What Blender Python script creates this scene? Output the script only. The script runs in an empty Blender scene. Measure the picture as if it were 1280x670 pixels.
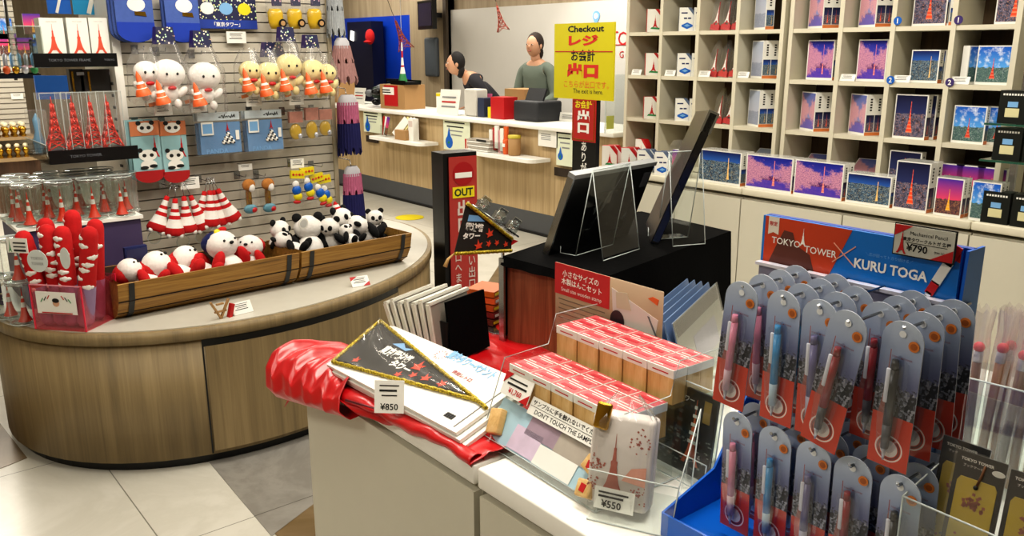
import bpy, bmesh, random
from math import sin, cos, pi, radians, hypot, atan2, sqrt
from mathutils import Vector, Matrix, Euler
random.seed(7)
SC = bpy.context.scene
COL = SC.collection
# ------------------------------------------------------------------ camera
F, PITCH, ROLL, YAW, CAMH = 1054.3, .253395, -.0017061, .682416, 1.6
def cam_matrix():
    cy, sy = cos(YAW), sin(YAW)
    fw = Vector((sy*cos(PITCH), cy*cos(PITCH), -sin(PITCH)))
    r = Vector((cy, -sy, 0)); u = r.cross(fw)
    r2 = r*cos(ROLL)+u*sin(ROLL); u2 = -r*sin(ROLL)+u*cos(ROLL)
    return Matrix((r2, u2, -fw)).transposed()
CM = cam_matrix(); CO = Vector((0, 0, CAMH))
cd = bpy.data.cameras.new('camera'); cam = bpy.data.objects.new('camera', cd); COL.objects.link(cam)
cam.matrix_world = Matrix.Translation(CO) @ CM.to_4x4()
cd.sensor_width = 36; cd.lens = F*36/1280; cd.clip_start = .02; cd.clip_end = 60
SC.camera = cam
# measuring helpers: where a sight line meets a real plane of the room
def ray(px, py): return CM @ Vector(((px-640)/F, -(py-335)/F, -1))
def _pl(px, py, a, v):
    d = ray(px, py); return CO + d*((v-CO[a])/d[a])
def Z(px, py, z): return _pl(px, py, 2, z)
def X(px, py, x): return _pl(px, py, 0, x)
def Y(px, py, y): return _pl(px, py, 1, y)
def PLN(px, py, p0, n):
    d = ray(px, py); n = Vector(n); return CO + d*((Vector(p0)-CO).dot(n)/d.dot(n))
# ------------------------------------------------------------------ materials
MATS = {}
def srgb(c):
    if isinstance(c, str): c = [int(c[i:i+2], 16)/255 for i in (0, 2, 4)]
    return tuple(((x/12.92) if x <= .04045 else ((x+.055)/1.055)**2.4) for x in c[:3]) + (1,)
class NT:
    def __init__(s, name):
        s.m = bpy.data.materials.new(name); s.m.use_nodes = True; s.t = s.m.node_tree; s.t.nodes.clear()
        s.out = s.t.nodes.new('ShaderNodeOutputMaterial')
    def n(s, typ, **k):
        nd = s.t.nodes.new('ShaderNode'+typ)
        for a, v in k.items(): setattr(nd, a, v)
        return nd
    def l(s, a, b): s.t.links.new(a, b)
    def val(s, sock, v):
        if isinstance(v, bpy.types.NodeSocket): s.l(v, sock)
        else: sock.default_value = v
    def math(s, op, a, b=0.0, c=0.0, clamp=False):
        nd = s.n('Math', operation=op, use_clamp=clamp)
        s.val(nd.inputs[0], a); s.val(nd.inputs[1], b)
        if op in ('MULTIPLY_ADD',): s.val(nd.inputs[2], c)
        return nd.outputs[0]
    def mix(s, f, a, b):
        nd = s.n('Mix', data_type='RGBA'); s.val(nd.inputs[0], f)
        s.val(nd.inputs[6], srgb(a) if isinstance(a, (str, tuple)) else a); s.val(nd.inputs[7], srgb(b) if isinstance(b, (str, tuple)) else b)
        return nd.outputs[2]
    def ramp(s, f, stops, interp='LINEAR'):
        nd = s.n('ValToRGB'); cr = nd.color_ramp; cr.interpolation = interp
        while len(cr.elements) < len(stops): cr.elements.new(.5)
        for e, (p, c) in zip(cr.elements, stops): e.position = p; e.color = srgb(c)
        s.val(nd.inputs[0], f); return nd.outputs[0]
    def bsdf(s, col, rough=.5, metal=0, spec=.5, coat=0):
        b = s.n('BsdfPrincipled'); s.val(b.inputs['Base Color'], srgb(col) if isinstance(col, (str, tuple)) else col)
        s.val(b.inputs['Roughness'], rough); b.inputs['Metallic'].default_value = metal
        b.inputs['Specular IOR Level'].default_value = spec; b.inputs['Coat Weight'].default_value = coat
        s.l(b.outputs[0], s.out.inputs[0]); return b
    def coord(s, kind='Object', scale=(1, 1, 1), loc=(0, 0, 0)):
        tc = s.n('TexCoord'); mp = s.n('Mapping'); s.l(tc.outputs[kind], mp.inputs[0])
        mp.inputs['Scale'].default_value = scale; mp.inputs['Location'].default_value = loc
        return mp.outputs[0]
    def noise(s, vec, scale, detail=3, rough=.55, out=0, dist=0):
        nd = s.n('TexNoise'); s.l(vec, nd.inputs['Vector']); nd.inputs['Scale'].default_value = scale
        nd.inputs['Detail'].default_value = detail; nd.inputs['Roughness'].default_value = rough; nd.inputs['Distortion'].default_value = dist
        return nd.outputs[out]
    def bump(s, b, h, strength=.2, dist=.01):
        nd = s.n('Bump'); nd.inputs['Strength'].default_value = strength; nd.inputs['Distance'].default_value = dist
        s.l(h, nd.inputs['Height']); s.l(nd.outputs[0], b.inputs['Normal'])
def M(name, col=None, rough=.5, metal=0, var=.06, scale=14, bump=0, spec=.5, coat=0):
    """plain surface with slight procedural variation"""
    if name in MATS: return MATS[name]
    t = NT(name); v = t.coord()
    nz = t.noise(v, scale)
    c = srgb(col); dk = tuple(x*(1-var*2.2) for x in c[:3])+(1,)
    b = t.bsdf(t.mix(nz, c, dk) if False else c, rough, metal, spec, coat)
    mx = t.n('Mix', data_type='RGBA'); t.l(nz, mx.inputs[0]); mx.inputs[6].default_value = c; mx.inputs[7].default_value = dk
    t.l(mx.outputs[2], b.inputs['Base Color'])
    if bump: t.bump(b, nz, bump, .004)
    MATS[name] = t.m; return t.m
def clear(name, tint='ffffff', fac=.12, rough=.05, diff=0, diffcol='ffffff', edge=.5):
    """thin clear plastic: transparent with a fresnel-like gloss"""
    if name in MATS: return MATS[name]
    t = NT(name); tr = t.n('BsdfTransparent'); tr.inputs[0].default_value = srgb(tint)
    gl = t.n('BsdfGlossy'); gl.inputs['Roughness'].default_value = rough; gl.inputs[0].default_value = (1, 1, 1, 1)
    lw = t.n('LayerWeight'); lw.inputs[0].default_value = .35
    f = t.math('MULTIPLY_ADD', t.math('POWER', lw.outputs['Facing'], 2.5), edge, fac, )
    f = t.n('Math', operation='MULTIPLY_ADD'); p = t.math('POWER', lw.outputs['Facing'], 2.5)
    t.l(p, f.inputs[0]); f.inputs[1].default_value = edge; f.inputs[2].default_value = fac
    ms = t.n('MixShader'); t.l(f.outputs[0], ms.inputs[0]); t.l(tr.outputs[0], ms.inputs[1]); t.l(gl.outputs[0], ms.inputs[2])
    last = ms.outputs[0]
    if diff:
        df = t.n('BsdfDiffuse'); df.inputs[0].default_value = srgb(diffcol); m2 = t.n('MixShader'); 
        nz = t.noise(t.coord(), 22, 3); fd = t.math('MULTIPLY', nz, diff*2, clamp=True)
        t.l(fd, m2.inputs[0]); t.l(last, m2.inputs[1]); t.l(df.outputs[0], m2.inputs[2]); last = m2.outputs[0]
    t.l(last, t.out.inputs[0]); MATS[name] = t.m; return t.m
def wood(name, cols, scale=(22, 22, 1.2), rough=.5, nsc=1.0, dist=.6, bump=.05):
    if name in MATS: return MATS[name]
    t = NT(name); v = t.coord('Object', scale); a = t.noise(v, nsc, 6, .6, dist=dist)
    v2 = t.coord('Object', tuple(x*6 for x in scale)); b_ = t.noise(v2, nsc, 2, .5)
    f = t.math('MULTIPLY_ADD', b_, .25, 0); f = t.math('ADD', t.math('MULTIPLY', a, .85), t.math('MULTIPLY', b_, .2))
    n = len(cols); c = t.ramp(f, [(.3+.4*i/(n-1), cc) for i, cc in enumerate(cols)])
    b = t.bsdf(c, rough); t.bump(b, f, bump, .003); MATS[name] = t.m; return t.m
def picture(name, sky=('101838', '30406a'), city='1a2430', lights=('ffd890', '80b0ff'), hor=.45, tower=None, tx=.5, tw=.16, ttop=.85, blobs=None, water=None, clouds=0, cell=42, dens=.45):
    """a printed view: sky gradient, optional clouds, city band with lights, optional tower and blossom"""
    if name in MATS: return MATS[name]
    t = NT(name); tc = t.n('TexCoord'); sp = t.n('SeparateXYZ'); t.l(tc.outputs['UV'], sp.inputs[0]); u, v = sp.outputs[0], sp.outputs[1]
    skyc = t.ramp(v, [(hor, sky[1]), (.98, sky[0])])
    if clouds:
        c = t.noise(tc.outputs['UV'], 5, 5, .6); skyc = t.mix(t.math('MULTIPLY', t.math('SUBTRACT', c, .5), 5*clouds, clamp=True), skyc, 'f4f8ff')
    vo = t.n('TexVoronoi'); t.l(tc.outputs['UV'], vo.inputs['Vector']); vo.inputs['Scale'].default_value = cell
    wn = t.n('SeparateColor'); t.l(vo.outputs['Color'], wn.inputs[0])
    lit = t.math('MULTIPLY', t.math('LESS_THAN', vo.outputs['Distance'], .36), t.math('GREATER_THAN', wn.outputs[0], 1-dens))
    lc = t.mix(wn.outputs[1], lights[0], lights[1]); nz = t.noise(tc.outputs['UV'], 9, 3)
    base = t.mix(t.math('MULTIPLY', t.math('SUBTRACT', nz, .35), 2.2, clamp=True), city, lights[1]); base = t.mix(.72, base, city)
    cityc = t.mix(lit, base, lc)
    hz = t.math('ADD', t.math('MULTIPLY', t.math('SUBTRACT', nz, .5), .12), hor)
    col = t.mix(t.math('LESS_THAN', v, hz), skyc, cityc)
    if water:
        col = t.mix(t.math('LESS_THAN', v, .26), col, t.mix(t.math('MULTIPLY', nz, 1), water, '7a4fae'))
    if tower:
        h = t.math('DIVIDE', t.math('SUBTRACT', ttop, v), ttop, clamp=True)
        w = t.math('ADD', t.math('MULTIPLY', t.math('POWER', h, 2.6), tw), .008)
        d = t.math('ABSOLUTE', t.math('SUBTRACT', u, tx)); m = t.math('MULTIPLY', t.math('LESS_THAN', d, w), t.math('LESS_THAN', v, ttop))
        m = t.math('MULTIPLY', m, t.math('GREATER_THAN', v, .1))
        st = t.math('GREATER_THAN', t.math('SINE', t.math('MULTIPLY', v, 70)), .5)
        col = t.mix(m, col, t.mix(t.math('MULTIPLY', st, .3), tower, 'ffd9b0'))
    if blobs:
        e = t.noise(tc.outputs['UV'], 7, 6, .75); dv = t.math('ABSOLUTE', t.math('SUBTRACT', v, .5))
        m = t.math('MULTIPLY', t.math('SUBTRACT', t.math('SUBTRACT', t.math('ADD', e, t.math('MULTIPLY', t.math('ABSOLUTE', t.math('SUBTRACT', u, .6)), .6)), t.math('MULTIPLY', dv, .9)), .36), 7, clamp=True)
        e2 = t.noise(tc.outputs['UV'], 38, 3, .7); e2 = t.math('MULTIPLY', t.math('SUBTRACT', e2, .3), 2.4, clamp=True); col = t.mix(m, col, t.mix(e2, blobs[0], blobs[1]))
    b = t.bsdf(col, .35); MATS[name] = t.m; return t.m
# ------------------------------------------------------------------ mesh builder
class MB:
    def __init__(s): s.bm = bmesh.new(); s.uv = s.bm.loops.layers.uv.new('UVMap'); s.mats = []; s.sm = []
    def mi(s, m):
        if m not in s.mats: s.mats.append(m)
        return s.mats.index(m)
    def face(s, pts, m, uv=None, smooth=False):
        vs = [s.bm.verts.new(p) for p in pts]; f = s.bm.faces.new(vs); f.material_index = s.mi(m); f.smooth = smooth
        if uv is None and len(pts) == 4: uv = ((0, 0), (1, 0), (1, 1), (0, 1))
        if uv:
            for lp, c in zip(f.loops, uv): lp[s.uv].uv = c
        return f
    def poly(s, pts, m):      # flat outline, uv over its bounding box in its first two varying axes
        return s.face(pts, m, uv=[(0, 0)]*len(pts))
    def box(s, c, d, m, rot=None, front=None, taper=1.0, top=None, right=None):
        """c centre, d size; front = other material on -Y face, top on +Z, right on +X"""
        x, y, z = d[0]/2, d[1]/2, d[2]/2; R = Euler(rot).to_matrix() if rot else Matrix.Identity(3)
        def P(a, b, e): k = taper if e > 0 else 1; return Vector(c)+R @ Vector((a*x*k, b*y*k, e*z))
        q = [((-1, -1, -1), (1, -1, -1), (1, -1, 1), (-1, -1, 1)), ((1, 1, -1), (-1, 1, -1), (-1, 1, 1), (1, 1, 1)), ((1, -1, -1), (1, 1, -1), (1, 1, 1), (1, -1, 1)),
             ((-1, 1, -1), (-1, -1, -1), (-1, -1, 1), (-1, 1, 1)), ((-1, -1, 1), (1, -1, 1), (1, 1, 1), (-1, 1, 1)), ((-1, 1, -1), (1, 1, -1), (1, -1, -1), (-1, -1, -1))]
        V = {}; 
        for i, f in enumerate(q):
            vs = []
            for k in f:
                if k not in V: V[k] = s.bm.verts.new(P(*k))
                vs.append(V[k])
            mm = m
            if i == 0 and front: mm = front
            if i == 4 and top: mm = top
            if i == 2 and right: mm = right
            ff = s.bm.faces.new(vs); ff.material_index = s.mi(mm)
            for lp, uv in zip(ff.loops, ((0, 0), (1, 0), (1, 1), (0, 1))): lp[s.uv].uv = uv
        return s
    def rbox(s, c, d, m, r=.01, seg=3, rot=None):
        b2 = bmesh.new(); bmesh.ops.create_cube(b2, size=1); bmesh.ops.scale(b2, vec=d, verts=b2.verts)
        bmesh.ops.bevel(b2, geom=b2.edges[:], offset=min(r, min(d)*.49), segments=seg, affect='EDGES', profile=.5)
        T = Matrix.Translation(c) @ (Euler(rot).to_matrix().to_4x4() if rot else Matrix.Identity(4)); s._merge(b2, T, m, True); return s
    def _merge(s, b2, T, m, smooth):
        mp = {v: s.bm.verts.new(T @ v.co) for v in b2.verts}; k = s.mi(m)
        for f in b2.faces:
            nf = s.bm.faces.new([mp[v] for v in f.verts]); nf.material_index = k; nf.smooth = smooth
        b2.free()
    def cyl(s, p0, p1, r0, m, r1=None, seg=12, cap=True, smooth=True):
        p0, p1 = Vector(p0), Vector(p1); r1 = r0 if r1 is None else r1; d = (p1-p0)
        q = d.to_track_quat('Z', 'Y') if d.length > 0 else None
        def ring(p, r): return [s.bm.verts.new(p + q @ Vector((r*cos(2*pi*i/seg), r*sin(2*pi*i/seg), 0))) for i in range(seg)]
        a, b = ring(p0, r0), ring(p1, r1); k = s.mi(m)
        for i in range(seg):
            f = s.bm.faces.new((a[i], a[(i+1) % seg], b[(i+1) % seg], b[i])); f.smooth = smooth; f.material_index = k
            for lp, uv in zip(f.loops, ((i/seg, 0), ((i+1)/seg, 0), ((i+1)/seg, 1), (i/seg, 1))): lp[s.uv].uv = uv
        if cap:
            for rr in (a[::-1], b):
                f = s.bm.faces.new(rr); f.material_index = k
        return s
    def tube(s, pts, r, m, seg=8, radii=None):
        pts = [Vector(p) for p in pts]; rings = []; k = s.mi(m); N = len(pts)
        for i, p in enumerate(pts):
            d = (pts[min(i+1, N-1)]-pts[max(i-1, 0)]).normalized(); q = d.to_track_quat('Z', 'Y'); rr = radii[i] if radii else r
            rings.append([s.bm.verts.new(p+q @ Vector((rr*cos(2*pi*j/seg), rr*sin(2*pi*j/seg), 0))) for j in range(seg)])
        for a, b in zip(rings, rings[1:]):
            # align start index
            o = min(range(seg), key=lambda j: (b[j].co-a[0].co).length); b2 = b[o:]+b[:o]; b[:] = b2
            for j in range(seg):
                f = s.bm.faces.new((a[j], a[(j+1) % seg], b[(j+1) % seg], b[j])); f.smooth = True; f.material_index = k
        for rr in (rings[0][::-1], rings[-1]): f = s.bm.faces.new(rr); f.material_index = k
        return s
    def lathe(s, prof, m, c=(0, 0, 0), seg=16, rot=None, sx=1, sy=1, mfun=None):
        R = Euler(rot).to_matrix() if rot else Matrix.Identity(3); rings = []
        for r, z in prof:
            rings.append([s.bm.verts.new(Vector(c)+R @ Vector((max(r, 1e-5)*cos(2*pi*j/seg)*sx, max(r, 1e-5)*sin(2*pi*j/seg)*sy, z))) for j in range(seg)])
        for i, (a, b) in enumerate(zip(rings, rings[1:])):
            k = s.mi(mfun(i) if mfun else m)
            for j in range(seg):
                f = s.bm.faces.new((a[j], a[(j+1) % seg], b[(j+1) % seg], b[j])); f.smooth = True; f.material_index = k
        return s
    def ball(s, c, r, m, seg=14, rings=9, rot=None):
        r = (r, r, r) if isinstance(r, (int, float)) else r
        R = Euler(rot).to_matrix() if rot else Matrix.Identity(3); k = s.mi(m); G = []
        top = s.bm.verts.new(Vector(c)+R @ Vector((0, 0, r[2]))); bot = s.bm.verts.new(Vector(c)+R @ Vector((0, 0, -r[2])))
        for i in range(1, rings):
            th = pi*i/rings
            G.append([s.bm.verts.new(Vector(c)+R @ Vector((r[0]*sin(th)*cos(2*pi*j/seg), r[1]*sin(th)*sin(2*pi*j/seg), r[2]*cos(th)))) for j in range(seg)])
        fs = []
        for j in range(seg):
            fs.append((top, G[0][j], G[0][(j+1) % seg])); fs.append((bot, G[-1][(j+1) % seg], G[-1][j]))
            for a, b in zip(G, G[1:]): fs.append((a[j], b[j], b[(j+1) % seg], a[(j+1) % seg]))
        for f in fs: ff = s.bm.faces.new(f); ff.smooth = True; ff.material_index = k
        return s
    def prism(s, pts, z0, z1, m, top=None, side=None, smooth=False):
        """pts 2D outline (ccw) extruded from z0 to z1"""
        a = [s.bm.verts.new((p[0], p[1], z0)) for p in pts]; b = [s.bm.verts.new((p[0], p[1], z1)) for p in pts]; n = len(pts)
        f = s.bm.faces.new(a[::-1]); f.material_index = s.mi(m); f = s.bm.faces.new(b); f.material_index = s.mi(top or m)
        for i in range(n):
            f = s.bm.faces.new((a[i], a[(i+1) % n], b[(i+1) % n], b[i])); f.material_index = s.mi(side or m); f.smooth = smooth
        return s
    def plate(s, pts, y0, y1, m, front=None):
        """pts (x,z) outline, ccw seen from -Y, extruded from y0 (front) to y1 (back); front face gets uv over bounding box"""
        xs = [p[0] for p in pts]; zs = [p[1] for p in pts]; w = max(xs)-min(xs); h = max(zs)-min(zs); n = len(pts)
        a = [s.bm.verts.new((p[0], y0, p[1])) for p in pts]; b = [s.bm.verts.new((p[0], y1, p[1])) for p in pts]
        f = s.bm.faces.new(a); f.material_index = s.mi(front or m)
        for lp, p in zip(f.loops, pts): lp[s.uv].uv = ((p[0]-min(xs))/w, (p[1]-min(zs))/h)
        f = s.bm.faces.new(b[::-1]); f.material_index = s.mi(m)
        for i in range(n): f = s.bm.faces.new((a[(i+1) % n], a[i], b[i], b[(i+1) % n])); f.material_index = s.mi(m)
        return s
    def grid(s, fn, nu, nv, m, smooth=True):
        G = [[s.bm.verts.new(fn(i/nu, j/nv)) for j in range(nv+1)] for i in range(nu+1)]; k = s.mi(m)
        for i in range(nu):
            for j in range(nv):
                f = s.bm.faces.new((G[i][j], G[i+1][j], G[i+1][j+1], G[i][j+1])); f.smooth = smooth; f.material_index = k
                for lp, uv in zip(f.loops, ((i/nu, j/nv), ((i+1)/nu, j/nv), ((i+1)/nu, (j+1)/nv), (i/nu, (j+1)/nv))): lp[s.uv].uv = uv
        return s
    def obj(s, name, parent=None, loc=None, rot=None, noise=0):
        me = bpy.data.meshes.new(name)
        if noise:
            for v in s.bm.verts: v.co += Vector((random.uniform(-1, 1), random.uniform(-1, 1), random.uniform(-1, 1)))*noise
        s.bm.normal_update(); s.bm.to_mesh(me); s.bm.free()
        for m in s.mats: me.materials.append(m)
        return link(name, me, parent, loc, rot)
def link(name, me, parent=None, loc=None, rot=None):
    o = bpy.data.objects.new(name, me); COL.objects.link(o)
    if parent: o.parent = parent
    if loc is not None: o.location = loc
    if rot is not None: o.rotation_euler = rot
    return o
def tag(o, label, cat, group=None, kind=None):
    o['label'] = label; o['category'] = cat
    if group: o['group'] = group
    if kind: o['kind'] = kind
    return o
def T(name, label, cat, loc=(0, 0, 0), rot=0, group=None):
    o = bpy.data.objects.new(name, None); COL.objects.link(o); o.location = loc; o.empty_display_size = .05
    o.rotation_euler = rot if isinstance(rot, (tuple, list, Euler)) else (0, 0, rot)
    return tag(o, label, cat, group)
def struct(name, mb, parent=None, **k):
    o = mb.obj(name, parent, **k); o['kind'] = 'structure'; return o
KIDS = {}
def dup(root, loc, rot=0, label=None, group=None, scale=None):
    r = root.copy(); COL.objects.link(r); r.location = loc; r.rotation_euler = rot if isinstance(rot, (tuple, list, Euler)) else (0, 0, rot)
    if scale: r.scale = (scale,)*3
    if label: r['label'] = label
    if group: r['group'] = group
    for ch in list(root.children):
        c = ch.copy(); COL.objects.link(c); c.parent = r
        for g in ch.children:
            d = g.copy(); COL.objects.link(d); d.parent = c
    return r
# ------------------------------------------------------------------ lettering
_TC = {}
def text(s, parent, loc, m, h=None, w=None, name='lettering', rot=(pi/2, 0, 0), bold=.0, vertical=False, sx=1, label=None, align='C', line=1.15, shear=0):
    """flat lettering; lies in local XZ facing -Y by default. h = cap height, w = overall width (fit)"""
    key = (s, vertical, bold, shear)
    if key not in _TC:
        cu = bpy.data.curves.new('lettering', 'FONT'); cu.body = '\n'.join(s) if vertical else s; cu.align_x = 'CENTER'; cu.offset = bold; cu.resolution_u = 2
        cu.space_line = line if not vertical else 1.0; cu.shear = shear
        o = bpy.data.objects.new('t', cu); COL.objects.link(o); dg = bpy.context.evaluated_depsgraph_get()
        me = bpy.data.meshes.new_from_object(o.evaluated_get(dg)); bpy.data.objects.remove(o); bpy.data.curves.remove(cu)
        xs = [v.co.x for v in me.vertices]; ys = [v.co.y for v in me.vertices]; cx, cy = (max(xs)+min(xs))/2, (max(ys)+min(ys))/2
        for v in me.vertices: v.co.x -= cx; v.co.y -= cy
        _TC[key] = (me, max(xs)-min(xs), max(ys)-min(ys))
    me, W, H = _TC[key]; me = me.copy(); me.name = name
    kx = ky = 1
    if w and h: kx, ky = w/W, h/H
    elif w: kx = ky = w/W
    elif h: kx = ky = h/H
    for v in me.vertices:
        v.co.x *= kx*sx; v.co.y *= ky
        if align == 'L': v.co.x += W*kx/2
    me.materials.clear(); me.materials.append(m)
    return link(name, me, parent, loc, rot)
# ------------------------------------------------------------------ shared surfaces
WHITE = M('white_laminate', 'ccc8b8', .35, var=.02); WHITE2 = M('bright_white', 'f1efe8', .45, var=.02); CREAM = M('cream_shelf_paint', 'd6d0bb', .5, var=.03)
PAPER = M('white_paper', 'ecebe4', .6, var=.03); KRAFT = M('kraft_print', 'b59c80', .6, var=.05); BLACK = M('black_plastic', '0c0c0e', .3, var=.1); MATT = M('black_felt', '060607', .95, var=.2, scale=80, bump=.2, spec=.1)
RED = M('red_print', 'bd1f24', .4, var=.05); ORANGE = M('orange_print', 'e2672f', .45); YEL = M('yellow_print', 'e5d321', .45, var=.03); NAVY = M('navy_print', '16235c', .5); BLUE = M('blue_print', '0f62c0', .4, var=.04)
SKYB = M('light_blue_print', '7eb0de', .45); GREY = M('grey_paint', '6b6e72', .5); DKG = M('dark_grey', '2a2b2d', .5); STEEL = M('brushed_steel', 'b9bcc0', .25, 1, var=.08); GOLD = M('gold_metal', 'c59a3c', .25, 1); INK = M('black_ink', '151515', .6); PURP = M('purple_print', '3d2a6e', .5)
PINK = M('pink_fabric', 'e2709c', .8); GLINE = M('grey_rule', '8d8f90', .6); TAN = M('tan_card', 'b08a5c', .7); SILVER = M('silver_plastic', 'c9ccd6', .25, .4); GREEN = M('green_print', '2c8a4c', .5)
FURW = M('white_plush', 'f0ece6', .95, var=.08, scale=90, bump=.5); FURB = M('black_plush', '101012', .95, var=.2, scale=90, bump=.5); FURR = M('red_plush', 'c6161a', .9, var=.12, scale=70, bump=.4); FURY = M('yellow_plush', 'e8d9a0', .95, var=.08, scale=90, bump=.4)
def acrylic_mats():
    return clear('clear_acrylic', 'f6f9f8', .07, .03, edge=.5), M('acrylic_edge', 'c3cbc9', .15, var=.02)
ACR, EDGE = acrylic_mats()
FILM = clear('cellophane_film', 'fcfcfc', .035, .14, diff=.03, edge=.6); BLISTER = clear('blister_plastic', 'fafbfd', .03, .06, edge=.5)
PINKACR = clear('pink_clear_acrylic', 'ffe0e4', .05, .05, diff=.07, diffcol='ff6a80', edge=.4)
OAK = wood('oak_laminate', ['74654a', '897756', '9a8763'], (26, 26, .9)); OAKL = wood('light_oak_laminate', ['9a835f', 'b39b74', 'c4ae88'], (24, 24, .8))
BARREL = wood('honey_barrel_wood', ['3a2810', '86602a', 'a27a3a', 'bb9450'], (1.6, 28, 28), .4, dist=1.5); REDWOOD = wood('red_brown_board', ['5f3322', '8b5138', 'a4694a'], (26, 26, 1.6), .45, dist=1.2)
BROWN = wood('dark_wood_back', ['3a2c1d', '4d3b28', '5b4830'], (2, 14, 2)); PINEST = wood('pine_block', ['b98f52', 'd3ad70', 'e2c48d'], (40, 40, 6)); TAUPE = wood('taupe_wall_panel', ['8a7b63', '9a8b72', 'a99a80'], (9, 9, .5), .6)
def marble(name, a, b, c):
    t = NT(name); v = t.coord('Object', (1, 1, 1)); n1 = t.noise(v, 1.3, 8, .65, dist=1.8); f = t.math('MULTIPLY', t.math('ABSOLUTE', t.math('SUBTRACT', n1, .5)), 9, clamp=True)
    n2 = t.noise(v, 9, 4); base = t.mix(t.math('MULTIPLY', n2, .5), a, b); col = t.mix(f, c, base)
    br = t.n('TexBrick'); t.l(t.coord('Object', (1, 1, 1), (.23, .05, 0)), br.inputs['Vector']); br.offset = 0; br.inputs['Scale'].default_value = 1; br.inputs['Brick Width'].default_value = .9; br.inputs['Row Height'].default_value = .9
    br.inputs['Mortar Size'].default_value = .0022; br.inputs['Color1'].default_value = br.inputs['Color2'].default_value = (1, 1, 1, 1); br.inputs['Mortar'].default_value = (.35, .35, .33, 1)
    mx = t.n('Mix', data_type='RGBA', blend_type='MULTIPLY'); mx.inputs[0].default_value = 1; t.l(col, mx.inputs[6]); t.l(br.outputs[0], mx.inputs[7])
    t.bsdf(mx.outputs[2], .28, spec=.4); return t.m
MARBLE = marble('white_marble_floor', 'cfccc2', 'bcb9ae', 'c2bfb4'); GREYT = marble('grey_stone_floor', '84817b', '75726c', '8f8c86'); BROWNT = marble('olive_brown_floor', '6d5b3e', '5d4c32', '77654a')
def slatmat():
    t = NT('slatwall_paint'); n = t.noise(t.coord(), 3, 2); t.bsdf(t.mix(n, 'c6c0b2', 'b8b2a5'), .55); return t.m
SLAT = slatmat(); GROOVE = M('slat_groove', '5f5a52', .8)
P_NIGHT = picture('night_tower_view', ('0a1038', '2a3464'), '141a34', ('ffa85a', 'b9c4ee'), .56, 'f0502a', .5, .14, .86, dens=.7, cell=70)
P_CITY = picture('night_city_view', ('081a5a', '2b5fb0'), '15253c', ('ffe6a0', '86c4f0'), .68, 'ffcf7a', .72, .03, .82, dens=.8, cell=62)
P_SAKURA = picture('blossom_river_view', ('161f8c', '4a4fc0'), '1d1d5e', ('ff9bd0', 'e86aa0'), .42, 'e8807a', .62, .03, .9, ('7a3f86', 'f4b4c0'), '1b2fae', cell=60)
P_DAY = picture('blue_sky_tower_view', ('0d5cc4', '5aa5ea'), '3d5a5e', ('dfe6ea', '78a082'), .42, 'd8402c', .5, .13, .68, clouds=.9, dens=.6, cell=60)
P_SUNSET = picture('sunset_tower_view', ('54309c', 'e04870'), '2a2038', ('ffca70', 'd08070'), .42, 'ffb428', .52, .13, .72, dens=.6, cell=64)
P_PALE = picture('faded_blossom_side', ('5d6aa8', '8d8fc0'), '6a5f8c', ('e0a0a8', 'c58aa6'), .3, None, blobs=('c08aa0', 'dba8a8'), water='5a6fb0')
P_SIDE = picture('pale_blue_side', ('a8b3c6', 'b8bccb'), '8f97ab', ('c9cede', 'a8a6b8'), .4, None, dens=.3)
# ------------------------------------------------------------------ room shell
b = MB(); b.box((3, 5, -.05), (14, 20, .1), MARBLE); struct('floor', b)
# darker stone inlays in the floor
def inlay(name, pts, m, z=.002):
    b = MB(); b.prism([(p[0], p[1]) for p in pts], 0.0003, z, m); struct(name, b)
fp = [Z(258, 578, 0), Z(338, 672, 0), Z(399, 634, 0)]
d = (Vector((1, 0, 0)))
inlay('trim_1', [(1.0, 3.2), (.97, 2.49), (1.19, 2.60), (1.19, 1.5), (3.3, 1.5), (3.3, 2.7), (2.6, 3.6), (1.6, 3.6)], GREYT)
inlay('trim_2', [(.985, 2.5), (1.0, .6), (1.19, .6), (1.19, 2.60)], BROWNT)
inlay('trim_3', [(-.6, 3.3), (.44, 3.66), (.40, 4.3), (-.6, 4.3)], BROWNT)
inlay('trim_4', [(3.0, 4.12), (3.38, 3.6), (4.19, 4.6), (4.19, 5.04), (3.88, 4.93)], BROWNT)
ol = Z(512, 272, 0); b = MB(); b.prism([(ol.x+.14*cos(a*pi/12), ol.y+.14*sin(a*pi/12)) for a in range(24)], .002, .004, YEL)
tag(b.obj('floor_sticker'), 'round yellow sticker on the white floor behind the wooden planter', 'sticker')
b = MB(); b.box((3, 5, 2.95), (14, 20, .1), M('ceiling_paint', 'd8d6ce', .8)); struct('ceiling', b)
b = MB(); b.box((-3.05, 5, 1.45), (.1, 20, 3), TAUPE); struct('wall_left', b)
b = MB(); b.box((3, -4.55, 1.45), (14, .1, 3), M('wall_paint_plain', 'c9c4b6', .8)); struct('wall_near', b)
b = MB(); b.box((3, 14, 1.45), (14, .1, 3), TAUPE); struct('wall_far', b)
# wall behind the shelves (runs along Y)
b = MB(); b.box((4.95, -.0, 1.45), (.1, 8.9, 3), M('wall_paint_cream', 'cfc9ba', .8)); struct('wall_right', b)
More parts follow.
